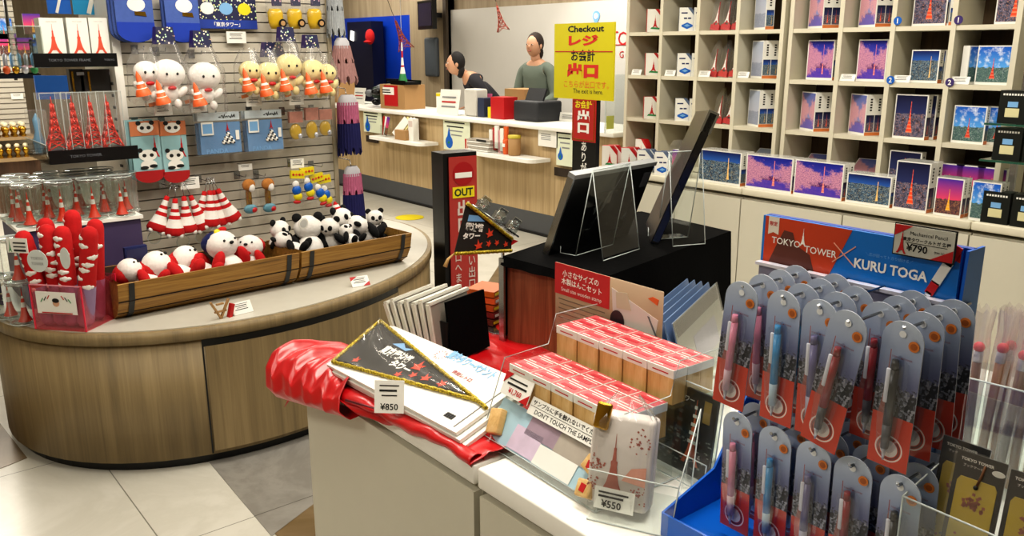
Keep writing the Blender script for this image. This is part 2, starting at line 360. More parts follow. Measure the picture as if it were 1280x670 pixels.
# wall behind the staff counter: taupe panels, blue panel and white board
WX = 6.8
b = MB(); b.box((WX+.07, 9, 1.45), (.14, 10, 3), TAUPE)
struct('wall_back', b)
BLUEW = NT('blue_panel_paint'); v_ = BLUEW.coord('Object', (1, 1, .6)); BLUEW.bsdf(BLUEW.mix(BLUEW.noise(v_, 1.5), '0a46c8', '0e2f8c'), .35); BLUEW = BLUEW.m  # noise mix of two blues
b = MB(); b.box((WX-.02, 12.0, 1.15), (.04, 2.9, 1.86), BLUEW); tag(b.obj('wall_panel'), 'bright blue wall panel left of the wooden column behind the staff counter', 'wall panel')
b = MB(); b.box((WX-.03, 7.2, .95), (.06, 4.75, 2.32), M('white_board_panel', 'c9c6bf', .6, var=.05, scale=2)); tag(b.obj('wall_panel'), 'large white wall board behind the staff at the counter', 'wall panel')
b = MB(); b.box((WX-.05, 10.05, 1.45), (.1, .95, 2.9), TAUPE)
b.box((WX-.07, 9.61, 1.45), (.14, .07, 2.9), M('dark_column_edge', '4c4135', .7)); o = b.obj('column_panel'); tag(o, 'taupe wood column carrying the small monitor', 'column')
# red lettering and markers on the white board
t0 = T('board_sign', 'red lettered sign high on the white wall board beside the shelves', 'sign', (WX-.062, 6.33, 1.75), -pi/2)
p1, p2 = X(767, 47, WX-.062), X(777, 68, WX-.062)
for s_, px, py, h in (('T', 768, 47, .13), ('O', 779, 48, .14), ('G', 777, 68, .07)):
    p = X(px, py, WX-.064); text(s_, t0, (-(p.y-6.33), -.004, p.z-1.75), RED, h=h)
p = X(772, 56, WX-.064); b = MB(); b.box((-(p.y-6.33), -.004, p.z-1.75), (.26, .004, .008), RED); b.obj('underline', t0)
p = X(745, 20, WX-.07); t1 = T('wall_marker', 'blue and white pin shaped map marker on the white wall board', 'sign', p, -pi/2)
b = MB(); b.plate([(.055*cos(a*pi/10+.0), .055*sin(a*pi/10)) for a in range(-1, 12)]+[(0, -.1)], 0, .006, SKYB); b.obj('pin', t1)
b = MB(); b.plate([(.03*cos(a*pi/8), .03*sin(a*pi/8)) for a in range(16)], -.004, 0, PAPER); b.obj('pin_centre', t1)
# ------------------------------------------------------------------ ceiling lights
EM = NT('light_diffuser'); e = EM.n('Emission'); e.inputs[1].default_value = 2.0; e.inputs[0].default_value = (1, .95, .86, 1); EM.l(e.outputs[0], EM.out.inputs[0]); EM = EM.m
def lamp(x, y, sx, sy, P, col=(1, .93, .82), z=2.88, nm='far'):
    t = T('ceiling_light', 'flat ceiling light panel over the ' + nm, 'light', (x, y, z)); b = MB(); b.box((0, 0, .008), (sx+.04, sy+.04, .012), WHITE2); b.obj('frame', t)
    b = MB(); b.box((0, 0, .0), (sx, sy, .006), EM); b.obj('diffuser', t)
    L = bpy.data.lights.new('lamp', 'AREA'); L.shape = 'RECTANGLE'; L.size = sx; L.size_y = sy; L.energy = P; L.color = col
    o = bpy.data.objects.new('lamp', L); COL.objects.link(o); o.location = (x, y, z-.015)
lamp(1.2, .9, .5, 1.4, 34, nm='front counter'); lamp(3.3, 2.4, .35, 3.2, 52, nm='aisle of the puzzle shelves'); lamp(1.2, 3.0, 1.2, .25, 26, nm='round platform')
lamp(5.6, 6.6, .5, 3.5, 60, nm='staff counter'); lamp(3.2, 6.5, .4, 3.5, 55, nm='aisle before the staff counter'); lamp(0.4, 8.2, 1.5, .4, 120, nm='far left fixtures'); lamp(-1.2, 1.5, .4, 2.4, 28, nm='left aisle'); lamp(5.9, 11, .5, 2.5, 45, nm='blue wall')
def spot(p, tgt, P, size=55, col=(1, .9, .74), blend=.6):
    L = bpy.data.lights.new('spot', 'SPOT'); L.energy = P; L.spot_size = radians(size); L.spot_blend = blend; L.color = col; L.shadow_soft_size = .05
    o = bpy.data.objects.new('spot', L); COL.objects.link(o); o.location = p; o.rotation_euler = (Vector(tgt)-Vector(p)).to_track_quat('-Z', 'Y').to_euler()
spot((2.0, 2.4, 2.8), (1.75, 4.15, 1.85), 48, 42); spot((.8, 2.9, 2.8), (.75, 4.0, 1.0), 42, 45)
spot((5.6, 6.2, 2.8), (6.77, 6.7, 1.6), 60, 60, (1, .97, .92)); spot((.3, .7, 2.8), (.98, 1.35, .9), 28, 60)  # first spot is added to brighten the right part of the white board
w = bpy.data.worlds.new('world'); SC.world = w; w.use_nodes = True; w.node_tree.nodes['Background'].inputs[0].default_value = (1, .96, .9, 1); w.node_tree.nodes['Background'].inputs[1].default_value = .16
SC.view_settings.view_transform = 'Standard'; SC.view_settings.exposure = 0; SC.view_settings.look = 'Medium High Contrast'
SC.cycles.transparent_max_bounces = 24; SC.cycles.max_bounces = 8
# fill bounce inside the closed room
# ------------------------------------------------------------------ cabinets and cubby shelves on the right
CX, SX = 4.2, 4.5
e1, e2 = X(927, 235, CX).y, X(1214, 275, CX).y
def cabinet(y0, y1, label, seams=()):
    t = T('base_cabinet', label, 'cabinet', (CX, y0, 0)); L = y0-y1
    b = MB(); b.box((.34, -L/2, .40), (.62, L-.006, .68), WHITE); b.obj('cabinet_body', t)
    b = MB(); b.box((.36, -L/2, .03), (.62, L, .06), BLACK); b.obj('toe_kick', t)
    n = len(seams)+1; ed = [0]+list(seams)+[L]
    for i in range(n):
        b = MB(); b.box((.012, -(ed[i]+ed[i+1])/2, .40), (.022, ed[i+1]-ed[i]-.008, .665), WHITE); b.obj('door', t)
    b = MB(); b.rbox((.33, -L/2, .78), (.66, L-.004, .04), CREAM, .006, 2); b.obj('countertop', t)
yl = X(783, 214, CX).y+.32
cabinet(yl, e1, 'white base cabinet under the tower and block kits at the far end of the shelves', (.75,))
cabinet(e1, e2, 'long white base cabinet behind the pen display header', ((e1-X(1054, 260, CX).y),))
cabinet(e2, e2-1.3, 'white base cabinet at the right edge under the black cartons', (.65,))
EY = [X(p, 91+.03*(p-785), SX).y for p in (783, 824, 869, 918, 973, 984, 1045, 1109, 1183, 1262)]
for i in range(1, 10): pass
ZR = [.83, 1.13, 1.425, 1.715, 2.01]
def cubby(edges, label):
    t = T('cubby_shelf', label, 'shelf', (SX, edges[0], .80)); y0 = edges[0]
    for y in edges:
        b = MB(); b.box((.15, y-y0, .62), (.3, .026, 1.24), CREAM); b.obj('upright', t)
    for z in ZR+[2.03] if False else ZR:
        b = MB(); b.box((.153, (edges[-1]-y0)/2, z-.80-.012), (.298, y0-edges[-1]-.026, .024), CREAM); b.obj('shelf_board', t)
    b = MB(); b.box((.31, (edges[-1]-y0)/2, .62), (.02, y0-edges[-1]+.026, 1.24), BROWN); b.obj('back_panel', t)
cubby(EY[:5], 'cream cubby shelf of four columns with tower kits and block kits'); cubby(EY[5:], 'cream cubby shelf of four columns holding the landscape puzzles')
def tris(t, b): pass
OB = M('orange_band', 'd98046', .5)
# --- boxes: local front faces -Y
def mk_puzzle(w, h, d, pic, spine='city'):
    b = MB(); b.box((0, 0, h/2), (w, d, h), PAPER)
    y = -d/2-.0006; q = .006
    b.face([(-w/2+q, y, q*2.2), (w/2-q, y, q*2.2), (w/2-q, y, h-q), (-w/2+q, y, h-q)], pic)
    for sx in (1,):
        x = w/2+.0006
        b.face([(x, -d/2+.004, .02), (x, d/2-.004, .02), (x, d/2-.004, h*.5), (x, -d/2+.004, h*.5)], P_CITY if spine == 'city' else P_NIGHT)
        b.face([(x, -d/2, 0), (x, d/2, 0), (x, d/2, .018), (x, -d/2, .018)], OB, )
        for k in range(5): z0 = h*(.6+.065*k); b.face([(x, -d*.12, z0), (x, d*.12, z0), (x, d*.12, z0+h*.04), (x, -d*.12, z0+h*.04)], INK)
    b.box((0, 0, h+.0005), (w*.99, d*.98, .001), FILM)
    me = b.obj('puzzle_box'); m = me.data; bpy.data.objects.remove(me); return m
PZ = {k: mk_puzzle(*a) for k, a in {'sak': (.17, .225, .045, P_SAKURA), 'pale': (.16, .225, .055, P_PALE, 'n'), 'side': (.15, .225, .055, P_SIDE), 'city': (.15, .17, .045, P_CITY), 'night': (.175, .235, .05, P_NIGHT, 'n'), 'day': (.16, .19, .04, P_DAY),
      'bigcity': (.24, .2, .06, P_CITY), 'bigsak': (.27, .2, .05, P_SAKURA, 'n'), 'lc': (.225, .16, .05, P_CITY), 'ln': (.18, .25, .06, P_NIGHT, 'n'), 'ls': (.145, .19, .04, P_SUNSET, 'n'), 'ld': (.15, .19, .04, P_DAY)}.items()}
NAMES = {'sak': 'blossom puzzle', 'pale': 'blossom puzzle', 'side': 'night view puzzle', 'city': 'city view puzzle', 'night': 'tower at night puzzle', 'day': 'blue sky tower puzzle'}
COLN = ['first', 'second', 'third', 'fourth', 'fifth', 'sixth', 'seventh', 'eighth']
ROWN = {3: 'top row', 2: 'second row', 1: 'third row', 0: 'lowest row'}
def cell(c): a, b_ = (EY[c], EY[c+1]) if c < 4 else (EY[c+1], EY[c+2]); return a, b_
def put(kind, c, r, dy, dx, rz, label, zup=0):
    a, b_ = cell(c); y = a-dy; o = link('puzzle_box', PZ[kind], None, (SX+dx, y, ZR[r]+.0005+zup), (0, 0, -pi/2+rz))
    tag(o, label, 'puzzle box', 'boxed picture puzzles on the cubby shelves'); return o
def where(c, r): return 'in the %s, %s column' % (ROWN[r], COLN[c])
for c, r, kinds in ((3, 3, 's'), (3, 2, 'a'), (3, 1, 'a'), (4, 3, 'a2'), (5, 3, 'a2'), (4, 1, 'a2'), (5, 1, 'a2'), (4, 2, 'f'), (5, 2, 'f')):
    pk = 'side' if c == 3 else 'pale'; nm = NAMES[pk]
    if kinds == 'f':
        put('sak', c, r, .165, .09, .0, 'nearer of two %s boxes facing out %s' % (nm, where(c, r))); put('sak', c, r, .165, .14, .0, 'rear of two %s boxes %s' % (nm, where(c, r)))
    else:
        # boxes stand turned so that the spines face the aisle
        n = 1 if kinds == 's' else 2
        for k in range(n):
            put(pk, c, r, .13+.024*k-.0, .085+.046*k, -.5, ('left one of two ' if k == 0 and n > 1 else 'right one of two ' if n > 1 else 'single ')+nm+' boxes, spine out, '+where(c, r))
put('night', 6, 3, .14, .12, 0, 'tower at night puzzle box in the top visible row, seventh column, left one'); put('city', 6, 3, .24, .13, -1.0, 'city puzzle box turned spine out in the top visible row, seventh column')
put('city', 6, 2, .16, .09, 0, 'small city view puzzle box alone in the second row, seventh column'); put('city', 6, 2, .17, .14, 0, 'small city view puzzle box behind another in the second row, seventh column')
put('night', 6, 1, .13, .06, 0, 'large tower at night puzzle box at the front of the third row, seventh column'); put('night', 6, 1, .15, .12, 0, 'large tower at night puzzle box at the rear of the third row, seventh column')
put('night', 7, 3, .24, .12, 0, 'tower at night puzzle box at the far right of the top visible row')
put('day', 7, 2, .19, .08, 0, 'blue sky tower puzzle box facing out in the second row, last column'); put('day', 7, 2, .085, .12, -pi/2*.0+1.25-pi/2*0, 'blue sky puzzle box turned edge out in the second row, last column')
put('day', 7, 1, .12, .06, 0, 'blue sky tower puzzle box left in the third row, last column'); put('day', 7, 1, .24, .1, 0, 'blue sky tower puzzle box right in the third row, last column')
# lying boxes in the lowest row
for c in (3, 4, 5):
    a, b_ = cell(c); o = link('puzzle_box', PZ['pale' if c > 3 else 'side'], None, (SX+.055, a-.16, ZR[0]+.012), (radians(-60), 0, -pi/2+.1)); tag(o, 'blossom puzzle box leaning back in the lowest row, %s column' % COLN[c], 'puzzle box', 'boxed picture puzzles on the cubby shelves')
a, b_ = cell(6); o = link('puzzle_box', PZ['night'], None, (SX+.06, a-.13, ZR[0]), (0, 0, -pi/2)); tag(o, 'tower at night puzzle box standing in the lowest row, seventh column', 'puzzle box', 'boxed picture puzzles on the cubby shelves')
for k in range(3):
    a, b_ = cell(7); o = link('puzzle_box', PZ['ls'], None, (SX+.07, a-.05-.105*k+.0, ZR[0]), (0, 0, -pi/2)); tag(o, '%s of three sunset puzzle boxes in the lowest row, last column' % ('left', 'middle', 'right')[k], 'puzzle box', 'boxed picture puzzles on the cubby shelves')
# --- tower silhouette helper (x,z outline), ccw from -Y
def tower_pts(w, h, n=7):
    L = []
    prof = [(.5, 0), (.34, .1), (.22, .22), (.15, .36), (.105, .5), (.12, .5), (.12, .56), (.075, .57), (.045, .72), (.05, .73), (.05, .77), (.018, .78), (.008, 1)]
    R = [(a*w, z*h) for a, z in prof]
    return [(0-.12*w, 0)] + [] + [(.0, .12*h)] + [(.12*w+.0, 0)]+R[0:] + [(-x, z) for x, z in reversed(R)]
def tower_clean(w, h):
    prof = [(.5, 0), (.34, .1), (.22, .22), (.15, .36), (.105, .5), (.12, .5), (.12, .56), (.075, .57), (.045, .72), (.05, .73), (.05, .77), (.018, .78), (.008, 1)]
    R = [(a*w, z*h) for a, z in prof]
    return [(-.5*w, 0), (-.3*w, 0), (-.12*w, .12*h), (.12*w, .12*h), (.3*w, 0)] + R + [(-x, z) for x, z in reversed(R)][:-1]
# --- kit boxes with cut corner
def mk_kit(side, col2, kind, w=.105, h=.15, d=.05):
    b = MB(); pts = [(-w/2, 0), (w/2, 0), (w/2, h*.74), (w*.22, h), (-w/2, h)]
    b.plate(pts, -d/2, d/2, side, front=PAPER); y = -d/2-.0008
    b.plate([(w/2, h*.74), (w*.22, h), (w*.0, h), (w/2, h*.58)], y, y+.0006, side)
    if kind == 'tower':
        b.plate([(x+.002, z+.025) for x, z in tower_clean(.045, .085)], y-.0004, y, RED)
        b.plate([(-.03, .02), (.035, .016), (.042, .026), (-.02, .032)], y-.0006, y-.0004, GREEN)
    else:
        b.plate([(-.036, .03), (.0, .014), (.036, .03), (.036, .04), (0, .056), (-.036, .04)], y-.0004, y, BLUE)
        b.plate([(-.02, .036), (0, .028), (.02, .036), (0, .046)], y-.0006, y-.0004, SKYB)
        for k in (-.022, .004): b.plate([(k, .078), (k+.02, .078), (k+.02, .087), (k, .087)], y-.0004, y, NAVY)
        b.plate([(-.04, .112), (-.0, .112), (-.0, .12), (-.04, .12)], y-.0004, y, NAVY)
    o = b.obj('kit'); m = o.data; bpy.data.objects.remove(o); return m
KT = mk_kit(RED, RED, 'tower'); KB = mk_kit(M('slate_box', '5c6b86', .5), BLUE, 'blue')
def kit(m, p, rz, label, nm, g):
    o = link(nm, m, None, p, (0, 0, -pi/2+rz)); tag(o, label, 'kit box', g); return o
for r in (3, 2, 1):
    a, b_ = cell(0); kit(KT, (SX+.05, a-.2, ZR[r]), .85, 'red and white tower model kit %s, in front' % where(0, r), 'model_kit_box', 'boxed tower model kits'); kit(KT, (SX+.13, a-.22, ZR[r]), .85, 'red and white tower model kit %s, behind' % where(0, r), 'model_kit_box', 'boxed tower model kits')
    a, b_ = cell(1); kit(KB, (SX+.06, a-.17, ZR[r]), .75, 'blue and white block kit %s, in front' % where(1, r), 'block_kit_box', 'boxed block kits'); kit(KB, (SX+.11, a-.25, ZR[r]), .75, 'blue and white block kit %s, behind' % where(1, r), 'block_kit_box', 'boxed block kits')
a, b_ = cell(0); kit(KT, (SX+.05, a-.14, ZR[0]), 0, 'red and white tower model kit in the lowest row, first column', 'model_kit_box', 'boxed tower model kits')
# cellophane packs with tower cones
def mk_pack():
    b = MB(); b.plate([(-.035, 0), (.035, 0), (.035, .17), (.0, .235), (-.035, .17)], -.012, .012, FILM); b.plate([(x, z+.03) for x, z in tower_clean(.06, .15)], -.004, .004, RED); b.plate([(x*.6, z*.7+.05) for x, z in tower_clean(.06, .15)], -.006, -.0045, PAPER)
    b.box((0, -.0, .02), (.068, .02, .035), RED); o = b.obj('p'); m = o.data; bpy.data.objects.remove(o); return m
PK = mk_pack()
for r, n in ((3, 3), (2, 3), (1, 2)):
    a, b_ = cell(2)
    for k in range(n):
        o = link('snack_pack', PK, None, (SX+.05+.01*k, a-.1-.075*k-(.06 if n == 2 else 0), ZR[r]), (radians(-6), radians(6), -pi/2)); tag(o, '%s red and white tower snack bag %s' % (('left', 'middle', 'right')[k] if n == 3 else ('left', 'right')[k], where(2, r)), 'snack bag', 'clear snack bags in the third column')
# --- boxes on the ledge (top of the base cabinets, z=.80)
def ledge(pxl, pyb, pxr, kind, label, d=None, xo=4.235, grp='boxed puzzles along the cabinet top', name='puzzle_box'):
    p0 = X(pxl, pyb, xo); p1 = X(pxr, pyb+.14*(pxr-pxl), xo); y = (p0.y+p1.y)/2; m = PZ[kind]; dd = {'bigcity': .06, 'bigsak': .05, 'lc': .05, 'ln': .06, 'ls': .04, 'ld': .04}[kind]
    for k in range(2):
        o = link(name, m, None, (xo+dd/2+(dd+.004)*k, y, .801), (0, 0, -pi/2)); w_ = {'bigcity': .24, 'bigsak': .27, 'lc': .225, 'ln': .18, 'ls': .145, 'ld': .15}[kind]; o.scale = ((p0.y-p1.y-.004)/w_, 1, 1)
        tag(o, label+(' on the cabinet top, front one' if k == 0 else ' on the cabinet top, standing behind its twin'), 'puzzle box', grp)
ledge(872, 226, 925, 'bigcity', 'wide city lights puzzle box'); ledge(931, 233, 989, 'bigsak', 'left wide blossom and river puzzle box'); ledge(991, 241, 1052, 'bigsak', 'right wide blossom and river puzzle box')
ledge(1056, 250, 1112, 'lc', 'small wide city lights puzzle box'); ledge(1115, 258, 1158, 'ln', 'tall tower at night puzzle box'); ledge(1166, 263, 1201, 'ls', 'purple sunset tower puzzle box'); ledge(1210, 270, 1247, 'ld', 'blue sky tower puzzle box')
g = 'boxed tower model kits'
for k, (px, m, nm, lb) in enumerate(((762, KT, 'model_kit_box', 'first red tower model kit on the cabinet top'), (786, KT, 'model_kit_box', 'second red tower model kit on the cabinet top'), (806, KB, 'block_kit_box', 'left blue block kit on the cabinet top'), (828, KB, 'block_kit_box', 'right blue block kit on the cabinet top'))):
    for j in range(2):
        p = X(px, 214+(px-760)*.13, 4.26); kit(m, (p.x+.055*j, p.y-.0*j, .801), .6, lb+(', front one' if j == 0 else ', behind its twin'), nm, g if m is KT else 'boxed block kits')
p = X(851, 218, 4.26); t = T('snack_bag', 'clear bag of small city print sweets between the block kits and the wide puzzle', 'snack bag', (p.x, p.y, .801), -pi/2)
b = MB(); b.plate([(-.07, 0), (.07, 0), (.075, .2), (.05, .235), (-.05, .235), (-.075, .2)], -.03, .03, FILM); b.obj('film', t)
b = MB(); b.box((0, 0, .09), (.12, .04, .17), PAPER, front=P_SUNSET); b.obj('label_card', t)
# number stickers on shelf edges
for px, py, s_, m in ((1122, 26, '1', 'blue'), (1198, 25, '1', 'purple'), (1113, 100, '2', 'blue'), (1187, 103, '2', 'purple')):
    p = X(px, py, SX-.0024); t = T('number_sticker', ('upper' if s_ == '1' else 'lower')+' round %s sticker numbered %s on the shelf edge' % (m, s_), 'sticker', p, -pi/2)
    b = MB(); b.plate([(.022*cos(a*pi/8), .022*sin(a*pi/8)) for a in range(16)], 0, .002, BLUE if m == 'blue' else PURP); b.obj('disc', t); text(s_, t, (0, -.001, 0), WHITE2, h=.026, bold=.02)
# price tags on the shelf
def ptag(p, rz, w=.07, h=.045, label='', tilt=-.35, name='price_tag', lines=2, price=None, red=False):
    t = T(name, label, 'price tag', p, (tilt, 0, rz)); b = MB(); b.box((0, 0, h/2), (w, .002, h), PAPER); b.obj('card', t)
    b = MB()
    for k in range(lines+1): b.box((-w*.04*(k % 2), -.0013, h*(.84-.15*k)), (w*(.66-.07*(k % 3)), .0004, h*(.035 if k % 2 == 0 else .06)), INK)
    if red: b.plate([(-w/2, h), (-w/2, h*.6), (-w*.1, h)], -.0018, -.0012, RED); b.plate([(w/2, 0), (w/2, h*.4), (w*.1, 0)], -.0018, -.0012, RED)
    b.obj('print', t)
    if price: text(price, t, (0, -.0016, h*.2), INK, w=w*.6, bold=.01)
    return t
for c, r, d in ((0, 2, .08), (1, 2, .08), (2, 2, .06), (3, 2, .05), (5, 2, .06), (6, 2, .07), (7, 2, .06)):
    a, b_ = cell(c); ptag((SX-.012 if False else SX+.012, a-d, ZR[r]+.001), -pi/2, .09, .04, 'small white price tag '+where(c, r), lines=3)
# --- glass display rack with black cartons at the right edge
pr0 = X(1237, 180, 4.3)
t = T('glass_rack', 'steel and glass rack in front of the shelves at the right edge', 'rack', (4.34, 1.30, .80))
for z in (.46, .29):
    b = MB(); b.box((0, .03, z), (.2, .75, .008), clear('green_glass', 'cfe8dc', .15, .04)); b.box((-.1, .03, z), (.004, .75, .009), M('glass_edge_green', '2f5a4a', .2)); b.obj('glass_shelf', t)
for y in (-.3, .33):
    b = MB(); b.box((.12, y, .6), (.02, .03, 1.2), STEEL); b.obj('post', t)
def mk_carton():
    b = MB(); b.box((0, 0, .075), (.12, .08, .15), M('black_green_carton', '0e1512', .4)); y = -.0408
    b.plate([(-.03, .03), (.03, .03), (.03, .07), (-.03, .07)], y, y+.0006, M('pale_cream_print', 'd8d2a4', .5)); b.plate([(-.022, .075), (.022, .075), (.022, .1), (-.022, .1)], y, y+.0006, SKYB)
    for k in range(8): b.box((-.042+.012*k, y, .132), (.008, .0008, .009), PAPER)
    o = b.obj('c'); m = o.data; bpy.data.objects.remove(o); return m
CT = mk_carton()
for x_, y_, z_, lb in ((4.30, 1.60, .80+.465, 'upper left'), (4.30, 1.47, .80+.465, 'upper right'), (4.30, 1.60, .80+.295, 'middle left'), (4.30, 1.47, .80+.295, 'middle right'), (4.27, 1.60, .801, 'lower left'), (4.27, 1.47, .801, 'lower right')):
    o = link('gift_carton', CT, None, (x_, y_, z_), (0, 0, -pi/2)); tag(o, '%s dark green gift carton at the right edge of the shelves' % lb, 'carton', 'dark gift cartons')
# ------------------------------------------------------------------ round platform
TZ = .58
EC, EA, EB, ET = (1.542, 4.102), 1.209, .93, .577
def ell(k=1.0, n=72, off=0):
    r = []
    for i in range(n):
        a = 2*pi*i/n; x, y = (EA*k+off)*cos(a), (EB*k+off)*sin(a); r.append((EC[0]+x*cos(ET)-y*sin(ET), EC[1]+x*sin(ET)+y*cos(ET)))
    return r
def ellp(a, off=0):
    x, y = (EA+off)*cos(a), (EB+off)*sin(a); return Vector((EC[0]+x*cos(ET)-y*sin(ET), EC[1]+x*sin(ET)+y*cos(ET), 0))
t = T('round_display_platform', 'large oval oak display platform with white top and curved doors', 'display platform', (0, 0, 0))
b = MB(); b.prism(ell(off=-.045), .0, .045, BLACK); b.obj('plinth', t)
b = MB(); b.prism(ell(off=-.012), .045, TZ-.055, OAK, smooth=True); b.obj('body', t)
b = MB(); b.prism(ell(off=0), TZ-.05, TZ-.004, OAK, smooth=True); b.obj('edge_band', t)
b = MB(); b.prism(ell(off=-.022), TZ-.006, TZ, M('platform_top_white', 'c9c6ba', .35)); b.obj('platform_top', t)
def angof(p):
    dx, dy = p.x-EC[0], p.y-EC[1]; x, y = dx*cos(ET)+dy*sin(ET), -dx*sin(ET)+dy*cos(ET); return atan2(y/EB, x/EA)
a0, a1 = angof(Z(248, 412, TZ)), angof(Z(494, 344, TZ))
def door(a0, a1, z0, z1, nm):
    b = MB(); n = 24
    for i in range(n):
        A, B = a0+(a1-a0)*i/n, a0+(a1-a0)*(i+1)/n; p, q = ellp(A, -.006), ellp(B, -.006)
        f = b.face([(p.x, p.y, z0), (q.x, q.y, z0), (q.x, q.y, z1), (p.x, p.y, z1)], OAK, smooth=True)
        for (e_, z_) in ((1, z1), (0, z0)):
            p2, q2 = ellp(A, -.012), ellp(B, -.012); b.face([(p.x, p.y, z_), (q.x, q.y, z_), (q2.x, q2.y, z_), (p2.x, p2.y, z_)], OAK)
    b.obj(nm, t)
door(a0+.012, a1, .06, TZ-.082, 'door')
b = MB(); n = 24
for i in range(n):
    A, B = a0+(a1-a0)*i/n, a0+(a1-a0)*(i+1)/n; p, q = ellp(A, -.009), ellp(B, -.009); b.face([(p.x, p.y, TZ-.082), (q.x, q.y, TZ-.082), (q.x, q.y, TZ-.054), (p.x, p.y, TZ-.054)], BLACK)
for A in (a0, a1):
    p, q = ellp(A, -.008), ellp(A+.006, -.008); b.face([(p.x, p.y, .05), (q.x, q.y, .05), (q.x, q.y, TZ-.054), (p.x, p.y, TZ-.054)], BLACK)
b.obj('shadow_gap', t)
# ------------------------------------------------------------------ slatwall gondola
S0 = Vector((1.075, 4.125, 0)); SA = .035; SE = Vector((cos(SA), sin(SA), 0)); SN = Vector((sin(SA), -cos(SA), 0)); GW = 1.06; GH = 2.45
def S(px, py, off=0): return PLN(px, py, S0+SN*off, SN)
def SXY(p): return (p-S0).dot(SE)
g = T('slatwall_gondola', 'tall white slatwall gondola standing on the oval platform', 'display stand', (S0.x, S0.y, TZ), SA)
b = MB(); b.box((GW/2, .04, (GH-TZ)/2), (GW, .03, GH-TZ), GROOVE)
k = 0; z = .0
while z < GH-TZ-.05:
    b.box((GW/2, .013, z+.0235), (GW, .026, .0425), SLAT); z += .048
b.obj('slat_panel', g)
b = MB(); b.box((.0, .2, (GH-TZ)/2), (.035, .46, GH-TZ), WHITE2); b.obj('end_panel', g)
b = MB(); b.box((GW+.012, .02, (GH-TZ)/2), (.024, .06, GH-TZ), STEEL if False else M('rail_beige', 'b5ab93', .4)); b.obj('side_rail', g)
b = MB(); b.box((GW/2, .42, (GH-TZ)/2), (GW, .02, GH-TZ), SLAT); b.obj('rear_panel', g)
b = MB()
for k in range(16): b.box((-.019, .03, .08+.053*k*1.0), (.006, .03, .012), DKG)
b.obj('slot_strip', g)
def hook(p, L=.16):
    """steel hook on the slatwall; p world point of the hook tip height"""
    q = p-S0; x = q.dot(SE); b = MB(); z = p.z-TZ
    b.tube([(x, .0, z), (x, -L, z), (x, -L-.01, z+.015)], .0022, STEEL, 6); b.box((x, .0, z), (.03, .006, .04), STEEL); b.obj('hook', g)
def local(p): return S0+SE*0
def hang(name, label, cat, p, group=None, extra=0): return T(name, label, cat, p, SA+extra, group)
# socks packs: mesh facing -Y, origin at the hook
def sock_outline(w, h):
    pts = [(-w/2, 0), ]; n = 10
    pts = [(-w/2, -h+w*.32)] + [(-w*.5*cos(a*pi/n), -h+w*.32-w*.32*sin(a*pi/n)) for a in range(1, n)] + [(w/2, -h+w*.32), (w/2, 0), (-w/2, 0)]
    return pts
def star(cx, cz, r, n=5, k=.45): return [(cx+(r if i % 2 == 0 else r*k)*sin(i*pi/n)*-1, cz+(r if i % 2 == 0 else r*k)*cos(i*pi/n)) for i in range(2*n)]
S_BLUE = M('sock_blue', '4d66ad', .9, var=.1, scale=60); S_DBLUE = M('sock_dark_blue', '1f3fa8', .9); S_ORNG = M('sock_orange', 'cc8058', .9); S_TEAL = M('sock_teal', '97bfc4', .9); S_RED = M('sock_red', 'a91b1e', .9)
def toe(w, h, f):
    n = 10; return [(-w/2, -h+w*.32)] + [(-w*.5*cos(a*pi/n), -h+w*.32-w*.32*sin(a*pi/n)) for a in range(1, n)] + [(w/2, -h+w*.32), (w/2, -h+f), (-w/2, -h+f)]
gs = 'blue sock pairs'
for (pxc, pyt, pyb, wpx, lb, n) in ((163, -18, 53, 42, 'left blue sock pair with yellow star at the top of the slatwall', 3), (223, -18, 53, 40, 'right blue sock pair with yellow star at the top of the slatwall', 2)):
    pt = S(pxc, pyt, .1); pb = S(pxc, pyb, .1); h = pt.z-pb.z; w = wpx*.0038; t = hang('sock_pair', lb, 'socks', pt)
    for k in range(n):
        o = -.0+.02*k; b = MB(); b.plate([(x-k*.008, z) for x, z in sock_outline(w, h)], -.014+o, .002+o, S_BLUE); b.obj('sock', t)
    b = MB(); b.plate([(x, z) for x, z in toe(w, h, .085)], -.016, -.0142, S_DBLUE); b.obj('toe', t)
    b = MB(); b.plate(star(-.04, -h+.235, .016), -.016, -.0144, YEL)
    b.plate([(.038*cos(a*pi/8)+.01, -h+.16+.03*sin(a*pi/8)) for a in range(16)], -.0155, -.0144, PAPER); b.plate([(.0, -h+.115), (.05, -h+.11), (.045, -h+.13), (.0, -h+.13)], -.0165, -.0155, GOLD); b.obj('print', t)
    hook(pt-Vector((0, 0, .02)), .1)
# poster
p0, p1 = S(242, -14, .03), S(323, 37, .03); w = SXY(p1)-SXY(p0); h = S(282, -14, .03).z-S(282, 37, .03).z
t = hang('poster_board', 'navy star patterned poster with Japanese lettering on a blue band', 'poster', S(282, 11, .03))
DOTS = NT('confetti_navy'); v_ = DOTS.coord('Object', (1, 1, 1)); vo = DOTS.n('TexVoronoi'); DOTS.l(v_, vo.inputs['Vector']); vo.inputs['Scale'].default_value = 75; DOTS.bsdf(DOTS.mix(DOTS.math('LESS_THAN', vo.outputs['Distance'], .3), '1d2048', DOTS.mix(.55, vo.outputs['Color'], 'f2e2b0')), .5); DOTS = DOTS.m
b = MB(); b.box((0, 0, 0), (w, .006, h), PAPER, front=DOTS); b.obj('panel', t)
b = MB(); b.box((0, -.004, -h/2+.022), (w, .002, .04), M('poster_blue', '24409a', .4)); b.obj('band', t); text('「東京タワー」', t, (0, -.0056, -h/2+.022), WHITE2, w=w*.42, bold=.02)
b = MB()
